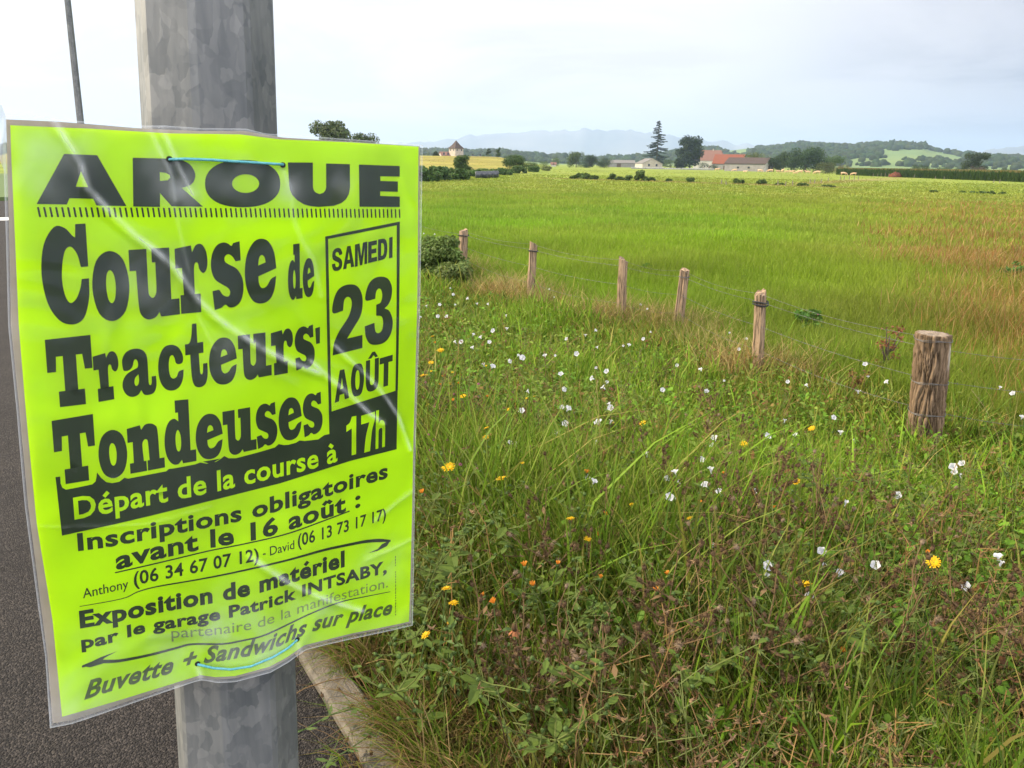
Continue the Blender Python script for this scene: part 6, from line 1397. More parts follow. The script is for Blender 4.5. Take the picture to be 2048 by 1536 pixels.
# broad leaves of low plants among the grass
def leaves(n, r0, r1, pw):
    nc = n // 14; x, y, r = polar(nc, r0, r1, pw); k = FENK(x, y); kp_ = (k > 1.25) & (k < 6.6) & (NP.random(nc) < sst(1.0, 2.6, k) * .6 + .1 + .3 * (hnoise(x * .7 + 1, y * .7) > .1)); x, y = x[kp_], y[kp_]; nc = len(x)
    m_ = 14; N = nc * m_
    sp = np.repeat(NP.uniform(.05, .16, nc), m_)
    X = np.repeat(x, m_) + NP.normal(size=N) * sp; Y = np.repeat(y, m_) + NP.normal(size=N) * sp
    cz = np.repeat(NP.uniform(.03, .20, nc), m_); Zp = ground_z(X, Y) + cz * NP.uniform(.5, 1.5, N)
    typ = np.repeat(NP.random(nc), m_)
    base = np.where((typ < .50)[:, None], np.array([.105, .205, .016]), np.where((typ < .85)[:, None], np.array([.145, .20, .03]), np.where((typ < .94)[:, None], np.array([.17, .12, .03]), np.array([.15, .07, .025]))))
    col = base * NP.uniform(.5, 1.15, (N, 1)) * (.85 + .35 * sst(2.4, 5.0, np.hypot(X, Y)))[:, None]  # leaf colour also darkened close to the camera, standing in for shade
    s = NP.uniform(.007, .021, N) * (1 + .06 * np.hypot(X, Y))
    ph = NP.uniform(0, 6.28, N); tilt = NP.normal(size=N) * .5
    u = np.stack([np.cos(ph) * np.cos(tilt), np.sin(ph) * np.cos(tilt), np.sin(tilt)], -1); v = np.stack([-np.sin(ph), np.cos(ph), NP.normal(size=N) * .4], -1)
    P = np.stack([X, Y, Zp], -1); dn = np.array([0, 0, -1.0])
    s1 = s[:, None]
    V = np.stack([P, P + u * s1 * .6 + v * s1 * .55 - dn * s1 * .12, P + u * s1 * .6 - v * s1 * .55 - dn * s1 * .12, P + u * s1 * 1.4 + v * s1 * .48 + dn * s1 * .1, P + u * s1 * 1.4 - v * s1 * .48 + dn * s1 * .1, P + u * s1 * 2.1 + dn * s1 * .5, P + u * s1 * .6, P + u * s1 * 1.4 + dn * s1 * .18], 1)
    o_ = np.arange(N)[:, None] * 8
    Tt = np.concatenate([o_ + np.array(q) for q in ([0, 6, 1], [0, 2, 6], [6, 7, 3], [6, 3, 1], [6, 2, 4], [6, 4, 7], [7, 5, 3], [7, 4, 5])])
    return V.reshape(-1, 3), Tt, np.repeat(col, 8, 0)
V1, T1, C1 = leaves(70000, 1.2, 5, 1.0); V2, T2, C2 = leaves(52000, 4.5, 12, 1.0)
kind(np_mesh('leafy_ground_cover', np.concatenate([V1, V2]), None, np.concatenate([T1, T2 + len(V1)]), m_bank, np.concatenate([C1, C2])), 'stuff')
# thin wiry weed stems with bracts, too many to tell apart
m_stemgrey = leafmat('weed_stems', None, .1, .8, .1)
def wiry(n, r0, r1):
    b_ = MB()
    x, y, r = polar(n * 3, r0, r1, 1.0); k = FENK(x, y); dn_ = hnoise(x * .9 + 2, y * .9)
    kp_ = (k > .85) & (k < 5.6) & (NP.random(n * 3) < .45 + .4 * dn_); x, y = x[kp_][:n], y[kp_][:n]
    for X, Y in zip(x, y):
        z = float(ground_z(X, Y)); hgt = RND.uniform(.15, .42); a = RND.uniform(0, 6.28); ln = RND.uniform(.05, .5)
        colr = RND.choice([(.11, .13, .04), (.17, .11, .05), (.10, .12, .035), (.22, .135, .05), (.08, .05, .025)])
        p0 = Vector((X, Y, z)); p2 = p0 + Vector((math.cos(a) * hgt * ln, math.sin(a) * hgt * ln, hgt)); p1 = (p0 + p2) / 2 + Vector((RND.uniform(-.03, .03), RND.uniform(-.03, .03), .02))
        th = .0016 * (1 + .12 * math.hypot(X, Y))
        b_.tube([p0, p1, p2], [th * 1.3, th, th * .8], 3, False, colr)
        for q in range(RND.randint(2, 5)):
            t_ = RND.uniform(.35, 1); pp = p0 + (p2 - p0) * t_; a2 = RND.uniform(0, 6.28); L_ = RND.uniform(.03, .10); e = pp + Vector((math.cos(a2) * L_, math.sin(a2) * L_, L_ * RND.uniform(.2, 1)))
            b_.tube([pp, e], [th * .8, th * .6], 3, False, colr)
            hc = RND.choice([(.17, .105, .05), (.12, .06, .03), (.11, .13, .04), (.22, .14, .075), (.10, .13, .035)]); s = RND.uniform(.005, .011) * (1 + .08 * math.hypot(X, Y))
            for w_ in range(5):
                dv = Vector((RND.uniform(-1, 1), RND.uniform(-1, 1), RND.uniform(-.2, 1.3))).normalized(); sd = dv.orthogonal().normalized() * s * .35
                b_.add([e - sd, e + sd, e + dv * s * 1.6], [(0, 1, 2)], hc)
    return b_
kind(wiry(900, 1.2, 4.6).build('weed_stems', m_stemgrey), 'stuff')
kind(wiry(450, 4, 9).build('weed_stems', m_stemgrey), 'stuff')

# ---- brambles at the left end of the fence
for i, (lab, px, base, top, wpx, colr) in enumerate([
    ('dense dark bramble bush right of the poster beside the farthest fence post', 878, 556, 470, 112, (.12, .175, .04)), ('low ragged bramble bush in front of the farthest fence post', 908, 572, 526, 120, (.12, .16, .04)), ('low bramble bush hugging the poster edge', 850, 545, 488, 60, (.11, .165, .04))]):
    P = hit(px, base); D = math.hypot(P[0], P[1]); hgt = z_for(px, top, P) - P[2]
    tree('bramble_bush', lab, P, hgt, wpx / F * D, colr, 200 + i, trunk=.02, clumps=34, n=2400, cat='bush', size=.034, gaps=.62)
# leafy dock like plants seen in the field
for i, (lab, px, base, top, wpx) in enumerate([('dark leafy weed in the green field behind the fourth fence post', 1285, 545, 526, 50), ('dark green leafy weed with pinkish heads in the field right of the pink post', 1610, 668, 618, 70), ('green weed patch in the rusty grass at the right', 2022, 560, 520, 60)]):
    P = hit(px, base); D = math.hypot(P[0], P[1]); tree('field_weed', lab, P, z_for(px, top, P) - P[2], wpx / F * D, (.07, .15, .022), 230 + i, trunk=.02, clumps=10, n=110, cat='weed', size=.035, gaps=.8)
rp = hit(1765, 760); D = math.hypot(rp[0], rp[1])
tree('dock_plant', 'tall rusty brown dock stalk standing left of the big bark post', rp, z_for(1765, 640, rp) - rp[2], 60 / F * D, (.20, .085, .035), 240, trunk=.25, clumps=16, n=70, cat='weed', size=.018, gaps=.6)
rp2 = hit(1708, 800); tree('dock_plant', 'shorter orange brown weed beside the white bindweed left of the bark post', rp2, z_for(1708, 735, rp2) - rp2[2], 45 / F * D, (.17, .10, .03), 241, trunk=.1, clumps=9, n=60, cat='weed', size=.018, gaps=.8)

# ================================================================== FLOWERS AND DRY PLANTS
LM = [('the big bark post', 1850, 880), ('the pinkish strapped post', 1516, 750), ('the fourth fence post', 1357, 660), ('the third fence post', 1240, 640), ('the slim second post', 1060, 600), ('the bramble bush', 890, 540),
      ("the middle of the poster's right edge", 830, 780), ("the poster's lower right corner", 822, 1248), ("the photo's bottom right corner", 2048, 1536), ("the middle of the photo's right edge", 2048, 900), ("the centre of the photo", 1024, 768), ("the kerb stone", 760, 1480), ("the middle of the photo's bottom edge", 1100, 1536), ("the big branching dry plant", 1820, 1230),
      ('the hooked straw stalk', 1180, 830), ('the tall straw stalk', 1612, 1000), ('the rusty dock stalk', 1765, 720), ('the golden grass mound', 1030, 590), ('the wilted orange flower', 1029, 1258), ('the pale eared stalk', 1672, 1140)]
ORDN += ['%dth' % q for q in range(25, 60)]
_rank = {}
def label_all(items, phrase):
    """items: list of (object, px, py); each label names a landmark and a rank that only this one has"""
    by = {}
    for o, x, y in items:
        i = min(range(len(LM)), key=lambda q: math.hypot(LM[q][1] - x, LM[q][2] - y)); by.setdefault(i, []).append((math.hypot(LM[i][1] - x, LM[i][2] - y), o))
    for i, L_ in by.items():
        L_.sort(key=lambda q: q[0])
        for j, (_, o) in enumerate(L_): o['label'] = '%s, %s to %s' % (phrase, 'closest' if j == 0 else ORDN[j] + ' closest', LM[i][0])
m_petw = leafmat('white_petal', (.78, .78, .80), .45, .6, .2)
m_pety = leafmat('yellow_petal', (.80, .50, .012), .35, .6, .2)
m_peto = leafmat('orange_petal', (.72, .27, .03), .35, .6, .2)
m_petp = leafmat('pink_petal', (.55, .20, .30), .35, .6, .2)
m_stem = leafmat('green_stem', (.10, .16, .04), .2, .6, .2)
m_dstem = leafmat('dry_stem', (.18, .115, .055), .1, .8, .1)
m_dhead = leafmat('dry_seed_head', (.135, .085, .045), .25, .85, .1)
m_fluff = leafmat('pale_seed_fluff', (.34, .25, .16), .4, .85, .1)
m_wilt = leafmat('wilted_petal', (.48, .20, .09), .35, .7, .1)

def bindweed_mesh(seed):
    rng = random.Random(seed); b_ = MB(); ns = 20; prof = [(.004, -.034), (.006, -.020), (.011, -.008), (.020, .002), (.028, .004)]
    cl = 1.0 if seed % 3 else .62
    vs = []
    for r_, z in prof:
        for k_ in range(ns):
            a = 2 * math.pi * k_ / ns; w_ = 1 + .10 * math.cos(5 * a) * (r_ / .028) ** 2
            vs.append((math.cos(a) * r_ * w_ * cl, math.sin(a) * r_ * w_ * cl, z + .003 * math.cos(5 * a + seed) * (r_ / .028) + rng.uniform(-.0008, .0008)))
    b_.add(vs, [(j * ns + k_, j * ns + (k_ + 1) % ns, (j + 1) * ns + (k_ + 1) % ns, (j + 1) * ns + k_) for j in range(len(prof) - 1) for k_ in range(ns)])
    return b_
def mesh_only(b_, name, m, smooth=True):
    o = b_.build(name, m, None, smooth); me = o.data; bpy.data.objects.remove(o); return me
BWM = [mesh_only(bindweed_mesh(i), 'corolla', m_petw) for i in range(6)]
def daisy_mesh(seed, n=15, two=True, closed=0.0):
    rng = random.Random(seed); b_ = MB()
    for ring, (L_, up_) in enumerate(((.022, .12), (.015, .45)) if two else ((.020, .3),)):
        for k_ in range(n):
            a = 2 * math.pi * (k_ + .5 * ring) / n + rng.uniform(-.1, .1); u_ = up_ + closed + rng.uniform(-.12, .12)
            d = Vector((math.cos(a) * math.cos(u_), math.sin(a) * math.cos(u_), math.sin(u_))); s = Vector((-math.sin(a), math.cos(a), 0)) * .0026; L2 = L_ * rng.uniform(.85, 1.1)
            p0 = Vector((math.cos(a), math.sin(a), 0)) * .002
            b_.add([p0 - s * .6, p0 + s * .6, p0 + d * L2 * .6 + s * 1.2, p0 + d * L2 * .6 - s * 1.2, p0 + d * L2 + s * .7 - Vector((0, 0, .001)), p0 + d * L2 - s * .7 - Vector((0, 0, .001))], [(0, 1, 2, 3), (3, 2, 4, 5)])
    return b_
def bracts(r_=.006, L_=.012):
    b_ = MB(); b_.tube([(0, 0, -L_), (0, 0, -L_ * .6), (0, 0, 0)], [.002, r_ * .9, r_], 8)
    for k_ in range(8):
        a = 2 * math.pi * k_ / 8; d = Vector((math.cos(a), math.sin(a), 0)); b_.add([d * r_ * .7 + Vector((-.002 * math.sin(a), .002 * math.cos(a), -L_ * .7)), d * r_ * .7 - Vector((-.002 * math.sin(a), .002 * math.cos(a), L_ * .7)), d * r_ * 1.8 + Vector((0, 0, .002))], [(0, 1, 2)])
    return b_
DM = [mesh_only(daisy_mesh(i), 'petals', m_pety) for i in range(4)]
DMC = [mesh_only(daisy_mesh(i + 9, 12, False, .75), 'petals', m_peto) for i in range(3)]
DMY = [mesh_only(daisy_mesh(i + 19, 12, False, .5), 'petals', m_pety) for i in range(2)]
BRM = mesh_only(bracts(), 'calyx', m_stem)
pkb = MB()
for k_ in range(26):
    a, u_ = RND.uniform(0, 6.28), RND.uniform(-.2, 1.4); d = Vector((math.cos(a) * math.cos(u_), math.sin(a) * math.cos(u_), math.sin(u_))); s = d.orthogonal().normalized() * .0022; pkb.add([d * .002 - s, d * .002 + s, d * .011 + s * .6, d * .011 - s * .6], [(0, 1, 2, 3)])
PKM = mesh_only(pkb, 'petals', m_petp)
def put_mesh(name, me, parent, loc, dirv, sc=1.0, spin=None):
    o = bpy.data.objects.new(name, me); C.objects.link(o); o.parent = parent
    q = Vector(dirv).to_track_quat('Z', 'Y'); o.rotation_mode = 'QUATERNION'; o.rotation_quaternion = q; o.location = loc; o.scale = (sc, sc, sc); return o
def stem_to(P, leafy, parent, m, th=.0016, seed=0):
    """stem from the ground to a head at local origin 0 = head base; returns mesh object"""
    rng = random.Random(seed); G = float(ground_z(P[0], P[1])); hgt = max(P[2] - G, .04)
    off_ = Vector((rng.uniform(-.25, .25) * hgt, rng.uniform(-.25, .25) * hgt, 0))
    b_ = MB(); p0 = Vector((0, 0, -hgt - .02)) + off_; p1 = Vector((0, 0, -hgt * .45)) + off_ * .2 + Vector((rng.uniform(-.02, .02), rng.uniform(-.02, .02), 0))
    b_.tube([p0, (p0 + p1) / 2, p1, p1 * .4, (0, 0, -.004)], [th * 1.4, th * 1.2, th, th, th], 5)
    for q in range(leafy):
        t_ = rng.uniform(.15, .85); p_ = p0 * (1 - t_); a = rng.uniform(0, 6.28); L_ = rng.uniform(.02, .045); d = Vector((math.cos(a), math.sin(a), .5)); s = Vector((-math.sin(a), math.cos(a), 0)) * L_ * .22
        b_.add([p_, p_ + d * L_ * .5 + s, p_ + d * L_ - Vector((0, 0, L_ * .3)), p_ + d * L_ * .5 - s], [(0, 1, 2, 3)])
    return b_.build('stem', m, parent, False)
SUNV = Vector(SDIR)
def flowers(pts, up_, maker, phrase, name, cat, group):
    items = []
    seen = []
    for i, q in enumerate(pts):
        x, y = q[0], q[1]
        if any(math.hypot(x - a, y - b) < 9 for a, b in seen): continue
        P = hit(x, y, up_ * RND.uniform(.75, 1.25))
        if P is None or FENK(P[0], P[1]) < .72: continue
        seen.append((x, y)); o = thing(name, '', cat, tuple(P), 0, group); maker(o, P, i, q); items.append((o, x, y))
    label_all(items, phrase); return items
def zr(ox, oy, s, pts): return [(ox + p_[0] / s, oy + p_[1] / s) + tuple(p_[2:]) for p_ in pts]
A_ = lambda pts: zr(800, 420, 3.15, pts)
B_ = lambda pts: zr(1400, 520, 3.16, pts)
C_ = lambda pts: zr(800, 850, 2.2385, pts)
D_ = lambda pts: zr(1400, 900, 2.415, pts)
WH = A_([(317, 500), (335, 540), (425, 565), (410, 587), (485, 597), (552, 600), (348, 605), (250, 605), (165, 612), (130, 685), (238, 680), (293, 680), (668, 672), (673, 755), (585, 772), (463, 795), (505, 812), (563, 845), (345, 842), (385, 845), (455, 877), (970, 557), (938, 505), (1515, 605), (1557, 632), (1233, 768), (1168, 795), (1578, 778), (1532, 823), (1048, 823), (1405, 867), (1443, 860), (1240, 873), (745, 928), (770, 945), (692, 968), (978, 930), (912, 928), (1112, 918), (525, 985), (585, 1000), (1012, 1047), (1235, 1007), (1300, 1030), (1207, 1075), (1303, 1098), (1277, 1130), (1033, 1147), (800, 1157), (1745, 990), (1893, 1013), (2040, 1088), (1653, 1147), (1062, 1268), (1020, 1260), (765, 1285), (1325, 1265), (1315, 1235), (1040, 1365), (1245, 1355), (1328, 1345), (1930, 1155), (985, 1425), (690, 1485), (720, 1490), (1975, 1455), (1237, 1478)]) \
   + B_([(290, 508), (245, 575), (185, 470), (152, 775), (40, 840), (670, 803), (553, 782), (1042, 670), (1060, 747), (1175, 782), (998, 840), (1895, 817), (1973, 855), (2035, 1005), (535, 1025), (597, 1117), (425, 1130), (85, 1148), (75, 1187), (888, 1100), (970, 1155), (843, 1010), (1650, 1303), (1640, 1375), (1605, 1355), (1595, 1325), (340, 1485)]) \
   + C_([(1100, 143), (1350, 170), (1390, 212), (1230, 225), (1193, 257), (1250, 273), (1362, 285), (1205, 342), (1225, 345), (835, 253), (870, 270), (1400, 562), (697, 50), (490, 95), (515, 97), (1425, 315)]) \
   + D_([(585, 512), (595, 575), (670, 612), (325, 585), (320, 632), (525, 728), (1435, 530), (1447, 560), (1278, 680), (950, 235), (703, 268), (843, 580), (60, 485)])
def mk_bind(o, P, i, q):
    dist = np.linalg.norm(P - EYE); d = Vector(EYE - P).normalized()
    dv = (Vector((RND.uniform(-1, 1), RND.uniform(-1, 1), RND.uniform(.3, 1.2))) + d * .7 + SUNV * .3).normalized()
    put_mesh('corolla', BWM[i % 6], o, (0, 0, .02), dv, RND.uniform(.65, .9) * (.75 if dist < 3.6 else 1)); put_mesh('calyx', BRM, o, (-dv * .026 + Vector((0, 0, .02))), dv, .9)
    so2 = stem_to(P, 3, o, m_stem, .0013, i)
flowers(WH, .27, mk_bind, 'white trumpet bindweed flower', 'bindweed_flower', 'flower', 'white bindweed flowers in the grass')
# two on the brambles
for i, (x, y) in enumerate([(845, 469), (868, 470)]):
    Pb = at_dist(x, math.hypot(*hit(878, 556)[:2]) - .25); Pz = z_for(x, y, Pb); o = thing('bindweed_flower', ['white bindweed flower on top of the bramble bush at the poster edge', 'white bindweed flower on the bramble bush, left of the farthest post'][i], 'flower', (Pb[0], Pb[1], Pz), 0, 'white bindweed flowers in the grass'); mk_bind(o, np.array([Pb[0], Pb[1], Pz]), i, None)
YE = A_([(255, 885, 46), (205, 797, 30), (195, 962, 36), (150, 1043, 48), (330, 1027, 24), (197, 1020, 22), (397, 1173, 40), (172, 1230, 34), (545, 1373, 34), (540, 1433, 40), (687, 1255, 30), (800, 1190, 12), (848, 1178, 18), (1530, 1343, 44), (545, 985, 14)]) \
   + B_([(707, 1065, 40), (278, 1163, 44), (610, 1402, 44)]) + C_([(390, 12, 26), (218, 190, 58), (455, 240, 46), (547, 175, 16), (763, 420, 38), (1035, 357, 26), (840, 510, 26), (208, 732, 36), (240, 797, 36), (1297, 417, 22), (230, 885, 38), (115, 940, 22)]) + D_([(503, 648, 64), (1130, 543, 52)])
def ysc(P, q, s0, dm): return float(np.clip(q[2] / s0 / F * np.linalg.norm(P - EYE) / dm, .6, 1.9))
YE = [(x, y, w_ / (3.15 if i < 15 else 3.16 if i < 18 else 2.2385 if i < 30 else 2.415)) for i, (x, y, w_) in enumerate(YE)]
def mk_yel(o, P, i, q):
    dv = (Vector((RND.uniform(-.5, .5), RND.uniform(-.5, .5), 1)) + SUNV * .4 + Vector(EYE - P).normalized() * .25).normalized(); sc = ysc(P, q, 1, .042)
    big = q[2] > 9
    put_mesh('petals', DM[i % 4] if big else DMY[i % 2], o, (0, 0, 0), dv, sc); put_mesh('calyx', BRM, o, (0, 0, 0), dv, sc * .9); stem_to(P, 5, o, m_stem, .0017, i + 50)
flowers(YE, .33, mk_yel, 'yellow daisy like flower', 'yellow_flower', 'flower', 'yellow flowers in the grass')
ORG = A_([(270, 1053), (718, 1400), (400, 1060), (370, 1095), (318, 1103), (255, 1103), (550, 1180), (335, 1203), (222, 840)]) + C_([(510, 33), (893, 495), (705, 623), (1150, 743), (1343, 348), (375, 765), (597, 720), (557, 632), (898, 685), (925, 405), (100, 305), (420, 797), (1200, 672), (835, 215)]) + D_([(1103, 500), (113, 115), (68, 593), (8, 258), (355, 280), (690, 975)])
def mk_org(o, P, i, q):
    dv = (Vector((RND.uniform(-.5, .5), RND.uniform(-.5, .5), 1.2)) + SUNV * .3).normalized(); put_mesh('petals', DMC[i % 3], o, (0, 0, 0), dv, RND.uniform(.6, .95)); put_mesh('calyx', BRM, o, (0, 0, 0), dv, .95); stem_to(P, 4, o, m_stem, .0016, i + 150)
flowers(ORG, .31, mk_org, 'half closed orange flower bud', 'orange_bud', 'flower bud', 'closed orange buds in the grass')
PK = C_([(145, 70), (135, 115), (210, 70), (233, 125), (270, 180), (342, 200), (455, 97), (582, 100), (357, 145), (1385, 615), (1300, 705)]) + A_([(340, 1163), (490, 1180), (515, 1390), (203, 1453), (290, 1455), (180, 1420), (160, 1090), (495, 1100)]) + B_([(605, 318), (675, 318), (745, 348), (1448, 172)]) + D_([(45, 540)])
def mk_pk(o, P, i, q): put_mesh('petals', PKM, o, (0, 0, 0), (0, 0, 1), RND.uniform(.8, 1.2)); stem_to(P, 3, o, m_stem, .0012, i + 250)
flowers(PK, .25, mk_pk, 'small pink clover like flower', 'pink_flower', 'flower', 'small pink flowers in the grass')

# ---- dry branching plants with seed heads
def head_mesh(seed, fluffy=False):
    rng = random.Random(seed); b_ = MB(); b_.tube([(0, 0, 0), (0, 0, .004), (0, 0, .009), (0, 0, .012)], [.0015, .0052, .0058, .0040], 8)
    for k_ in range(22 if not fluffy else 40):
        a, u_ = rng.uniform(0, 6.28), rng.uniform(.1, 1.5); d = Vector((math.cos(a) * math.cos(u_), math.sin(a) * math.cos(u_), math.sin(u_))); s = d.orthogonal().normalized() * (.0016 if not fluffy else .0009); L_ = rng.uniform(.006, .012); p_ = Vector((0, 0, .009)) + d * .002
        b_.add([p_ - s, p_ + s, p_ + d * L_], [(0, 1, 2)])
    for k_ in range(7):
        a = rng.uniform(0, 6.28); d = Vector((math.cos(a), math.sin(a), rng.uniform(-.6, .2))); s = Vector((-math.sin(a), math.cos(a), 0)) * .0018; p_ = Vector((0, 0, .003)); b_.add([p_ - s, p_ + s, p_ + d * .010], [(0, 1, 2)])
    return b_
HM = [mesh_only(head_mesh(i), 'seed_head', m_dhead, False) for i in range(4)]; HF = [mesh_only(head_mesh(i + 8, True), 'seed_head', m_fluff, False) for i in range(2)]
def dry_proto(seed, nbr, hgt, spread):
    rng = random.Random(seed); b_ = MB(); heads = []
    main = [Vector((0, 0, -.03))]
    d = Vector((rng.uniform(-.25, .25), rng.uniform(-.25, .25), 1)).normalized()
    for q in range(6): d = (d + Vector((rng.uniform(-.18, .18), rng.uniform(-.18, .18), .05))).normalized(); main.append(main[-1] + d * hgt / 6)
    b_.tube(main, [.0027, .0025, .0023, .002, .0018, .0015, .0013], 6); heads.append((main[-1], d))
    for q in range(nbr):
        t_ = rng.uniform(.28, .95); i = int(t_ * 6); p_ = main[i] + (main[min(i + 1, 6)] - main[i]) * (t_ * 6 - i); a = q * 2.4 + rng.uniform(-.4, .4)
        bd = Vector((math.cos(a) * spread, math.sin(a) * spread, rng.uniform(.35, 1.0))).normalized(); L_ = hgt * rng.uniform(.18, .48); pts = [p_]
        for s in range(4): bd = (bd + Vector((rng.uniform(-.25, .25), rng.uniform(-.25, .25), .12))).normalized(); pts.append(pts[-1] + bd * L_ / 4)
        b_.tube(pts, [.0018, .0016, .0014, .0012, .001], 5); heads.append((pts[-1], bd))
        for s in range(rng.randint(1, 3)):
            k_ = rng.randint(1, 3); sd = (bd + Vector((rng.uniform(-1, 1), rng.uniform(-1, 1), rng.uniform(0, .6)))).normalized(); e = pts[k_] + sd * rng.uniform(.015, .05); b_.tube([pts[k_], (pts[k_] + e) / 2 + Vector((0, 0, .003)), e], [.0011, .001, .0009], 4); heads.append((e, sd))
        if rng.random() < .6:
            a2 = rng.uniform(0, 6.28); ld = Vector((math.cos(a2), math.sin(a2), -.3)); s = Vector((-math.sin(a2), math.cos(a2), .3)) * .006; lp = pts[1]; b_.add([lp, lp + ld * .015 + s, lp + ld * .035, lp + ld * .015 - s], [(0, 1, 2, 3)])
    o = bpy.data.objects.new('dry_plant', None); C.objects.link(o); b_.build('stem', m_dstem, o)
    for q, (p_, dv) in enumerate(heads):
        h_ = put_mesh('seed_head', HF[q % 2] if rng.random() < .07 else HM[q % 4], o, p_, dv, rng.uniform(.8, 1.25))
    return o
PROTO = [dry_proto(3, 9, .42, .9), dry_proto(5, 7, .36, 1.1), dry_proto(8, 11, .46, .8), dry_proto(13, 5, .30, .9), dry_proto(21, 14, .55, 1.0)]
DRYP = [(1820, 1440, 4, 1.0), (1930, 1420, 2, .9), (1740, 1380, 0, .9), (1990, 1330, 1, .9), (1500, 1080, 2, .9), (1420, 1075, 0, .9), (1540, 1120, 1, 1), (1370, 1105, 2, .8), (1620, 1130, 0, .9), (1460, 1150, 4, .8), (1340, 1060, 3, .9), (1580, 1010, 0, .8), (1690, 1150, 2, .9), (1640, 1250, 1, .9), (1530, 1230, 0, .9), (1760, 1120, 3, 1), (1860, 1150, 0, .9), (1400, 940, 0, .9), (1440, 880, 1, .9), (1480, 960, 2, .8), (1330, 1180, 3, .9),
        (1080, 1500, 2, .75), (1130, 1440, 0, .8), (1220, 1480, 3, .9), (1290, 1440, 2, .8), (1380, 1380, 1, .9), (1450, 1480, 0, .9), (1560, 1430, 2, .8), (1640, 1500, 1, .9), (1330, 1500, 0, .9), (930, 1400, 3, .8), (1050, 1220, 0, .8), (1150, 1260, 3, .9), (1240, 1290, 1, .8), (1110, 1090, 3, .9), (1200, 1000, 3, .9), (1280, 1010, 1, .8), (1700, 1020, 3, .8), (1960, 1200, 3, .9), (2020, 1480, 2, .9), (1900, 1510, 1, .9), (1160, 1160, 0, .8), (1420, 1300, 4, .7), (1780, 1260, 1, 1)]
# green branching plants with buds, their stems leaning over the grass
m_gstem = leafmat('hairy_green_stem', (.15, .18, .045), .15, .7, .15); m_gleaf = leafmat('rough_green_leaf', (.11, .165, .025), .3, .6, .2)
def green_proto(seed, nbr, hgt):
    rng = random.Random(seed); b_ = MB(); lf = MB(); heads = []
    main = [Vector((0, 0, -.03))]; d = Vector((rng.uniform(-.5, .5), rng.uniform(-.5, .5), 1)).normalized()
    for q in range(6): d = (d + Vector((rng.uniform(-.2, .2), rng.uniform(-.2, .2), -.02))).normalized(); main.append(main[-1] + d * hgt / 6)
    b_.tube(main, [.0034, .0031, .0028, .0025, .0022, .0019, .0016], 6); heads.append((main[-1], d))
    def leaf(p_, a, L_):
        ld = Vector((math.cos(a), math.sin(a), rng.uniform(-.1, .6))).normalized(); s = Vector((-math.sin(a), math.cos(a), 0)) * L_ * .24; dz = Vector((0, 0, L_ * .18))
        lf.add([p_, p_ + ld * L_ * .35 + s, p_ + ld * L_ * .7 + s * .8 - dz * .4, p_ + ld * L_ - dz, p_ + ld * L_ * .7 - s * .8 - dz * .4, p_ + ld * L_ * .35 - s, p_ + ld * L_ * .4 - dz * .35], [(0, 6, 1), (1, 6, 2), (2, 6, 3), (3, 6, 4), (4, 6, 5), (5, 6, 0)])
    for q in range(nbr):
        t_ = rng.uniform(.2, .95); i = int(t_ * 6); p_ = main[i] + (main[min(i + 1, 6)] - main[i]) * (t_ * 6 - i); a = q * 2.4 + rng.uniform(-.5, .5)
        bd = Vector((math.cos(a), math.sin(a), rng.uniform(.3, .8))).normalized(); L_ = hgt * rng.uniform(.2, .5); pts = [p_]; leaf(p_, a, rng.uniform(.04, .075))
        for s in range(4): bd = (bd + Vector((rng.uniform(-.2, .2), rng.uniform(-.2, .2), .1))).normalized(); pts.append(pts[-1] + bd * L_ / 4); leaf(pts[-1], rng.uniform(0, 6.28), rng.uniform(.018, .040))
        b_.tube(pts, [.0023, .002, .0018, .0016, .0014], 5); heads.append((pts[-1], bd))
        e = pts[2] + Vector((rng.uniform(-.05, .05), rng.uniform(-.05, .05), .03)); b_.tube([pts[2], e], .0014, 4); heads.append((e, (e - pts[2]).normalized()))
    o = bpy.data.objects.new('budding_plant', None); C.objects.link(o); b_.build('stem', m_gstem, o); lf.build('foliage', m_gleaf, o)
    for q, (p_, dv) in enumerate(heads):
        put_mesh('bud', BRM, o, p_, dv, rng.uniform(.7, 1.0))
    return o
GP = [green_proto(4, 6, .42), green_proto(6, 8, .5), green_proto(9, 5, .36)]
items = []; used = set()
for px, py, k_ in [(870, 1120, 0), (920, 1060, 1), (900, 1210, 2), (960, 1180, 1), (1000, 1060, 0), (1060, 1130, 1), (940, 1290, 0), (1030, 1290, 2), (1110, 1190, 0), (1180, 1110, 2), (860, 1260, 1), (1200, 1240, 1), (1250, 1130, 0), (1130, 1330, 2), (880, 980, 2), (1340, 1280, 1), (1320, 1420, 2), (1520, 1330, 0), (1600, 1380, 1), (1960, 1080, 2), (1250, 1390, 0), (1440, 1400, 2), (800, 1330, 0), (1700, 1350, 0), (1860, 1050, 2), (980, 1360, 1), (1080, 1400, 0), (1160, 1440, 2), (900, 1400, 0), (1400, 1200, 1), (1300, 1080, 0), (1500, 1180, 2), (1640, 1080, 1), (1750, 960, 0), (1900, 1000, 1), (2000, 980, 2), (1560, 1480, 0), (1800, 1480, 1), (1100, 1010, 0), (1250, 980, 2)]:
    P = hit(px, min(py + 60, 1600)); o = GP[k_] if k_ not in used else copy_tree(GP[k_]); used.add(k_); o.location = tuple(P); o.rotation_euler = (RND.uniform(-.3, .3), RND.uniform(-.3, .3), RND.uniform(0, 6.28)); s_ = RND.uniform(.8, 1.15); o.scale = (s_, s_, s_)
    tag(o, '', 'green plant', 'green budding plants on the bank'); items.append((o, px, py))
label_all(items, 'leaning green budding plant')
items = []; used = set()
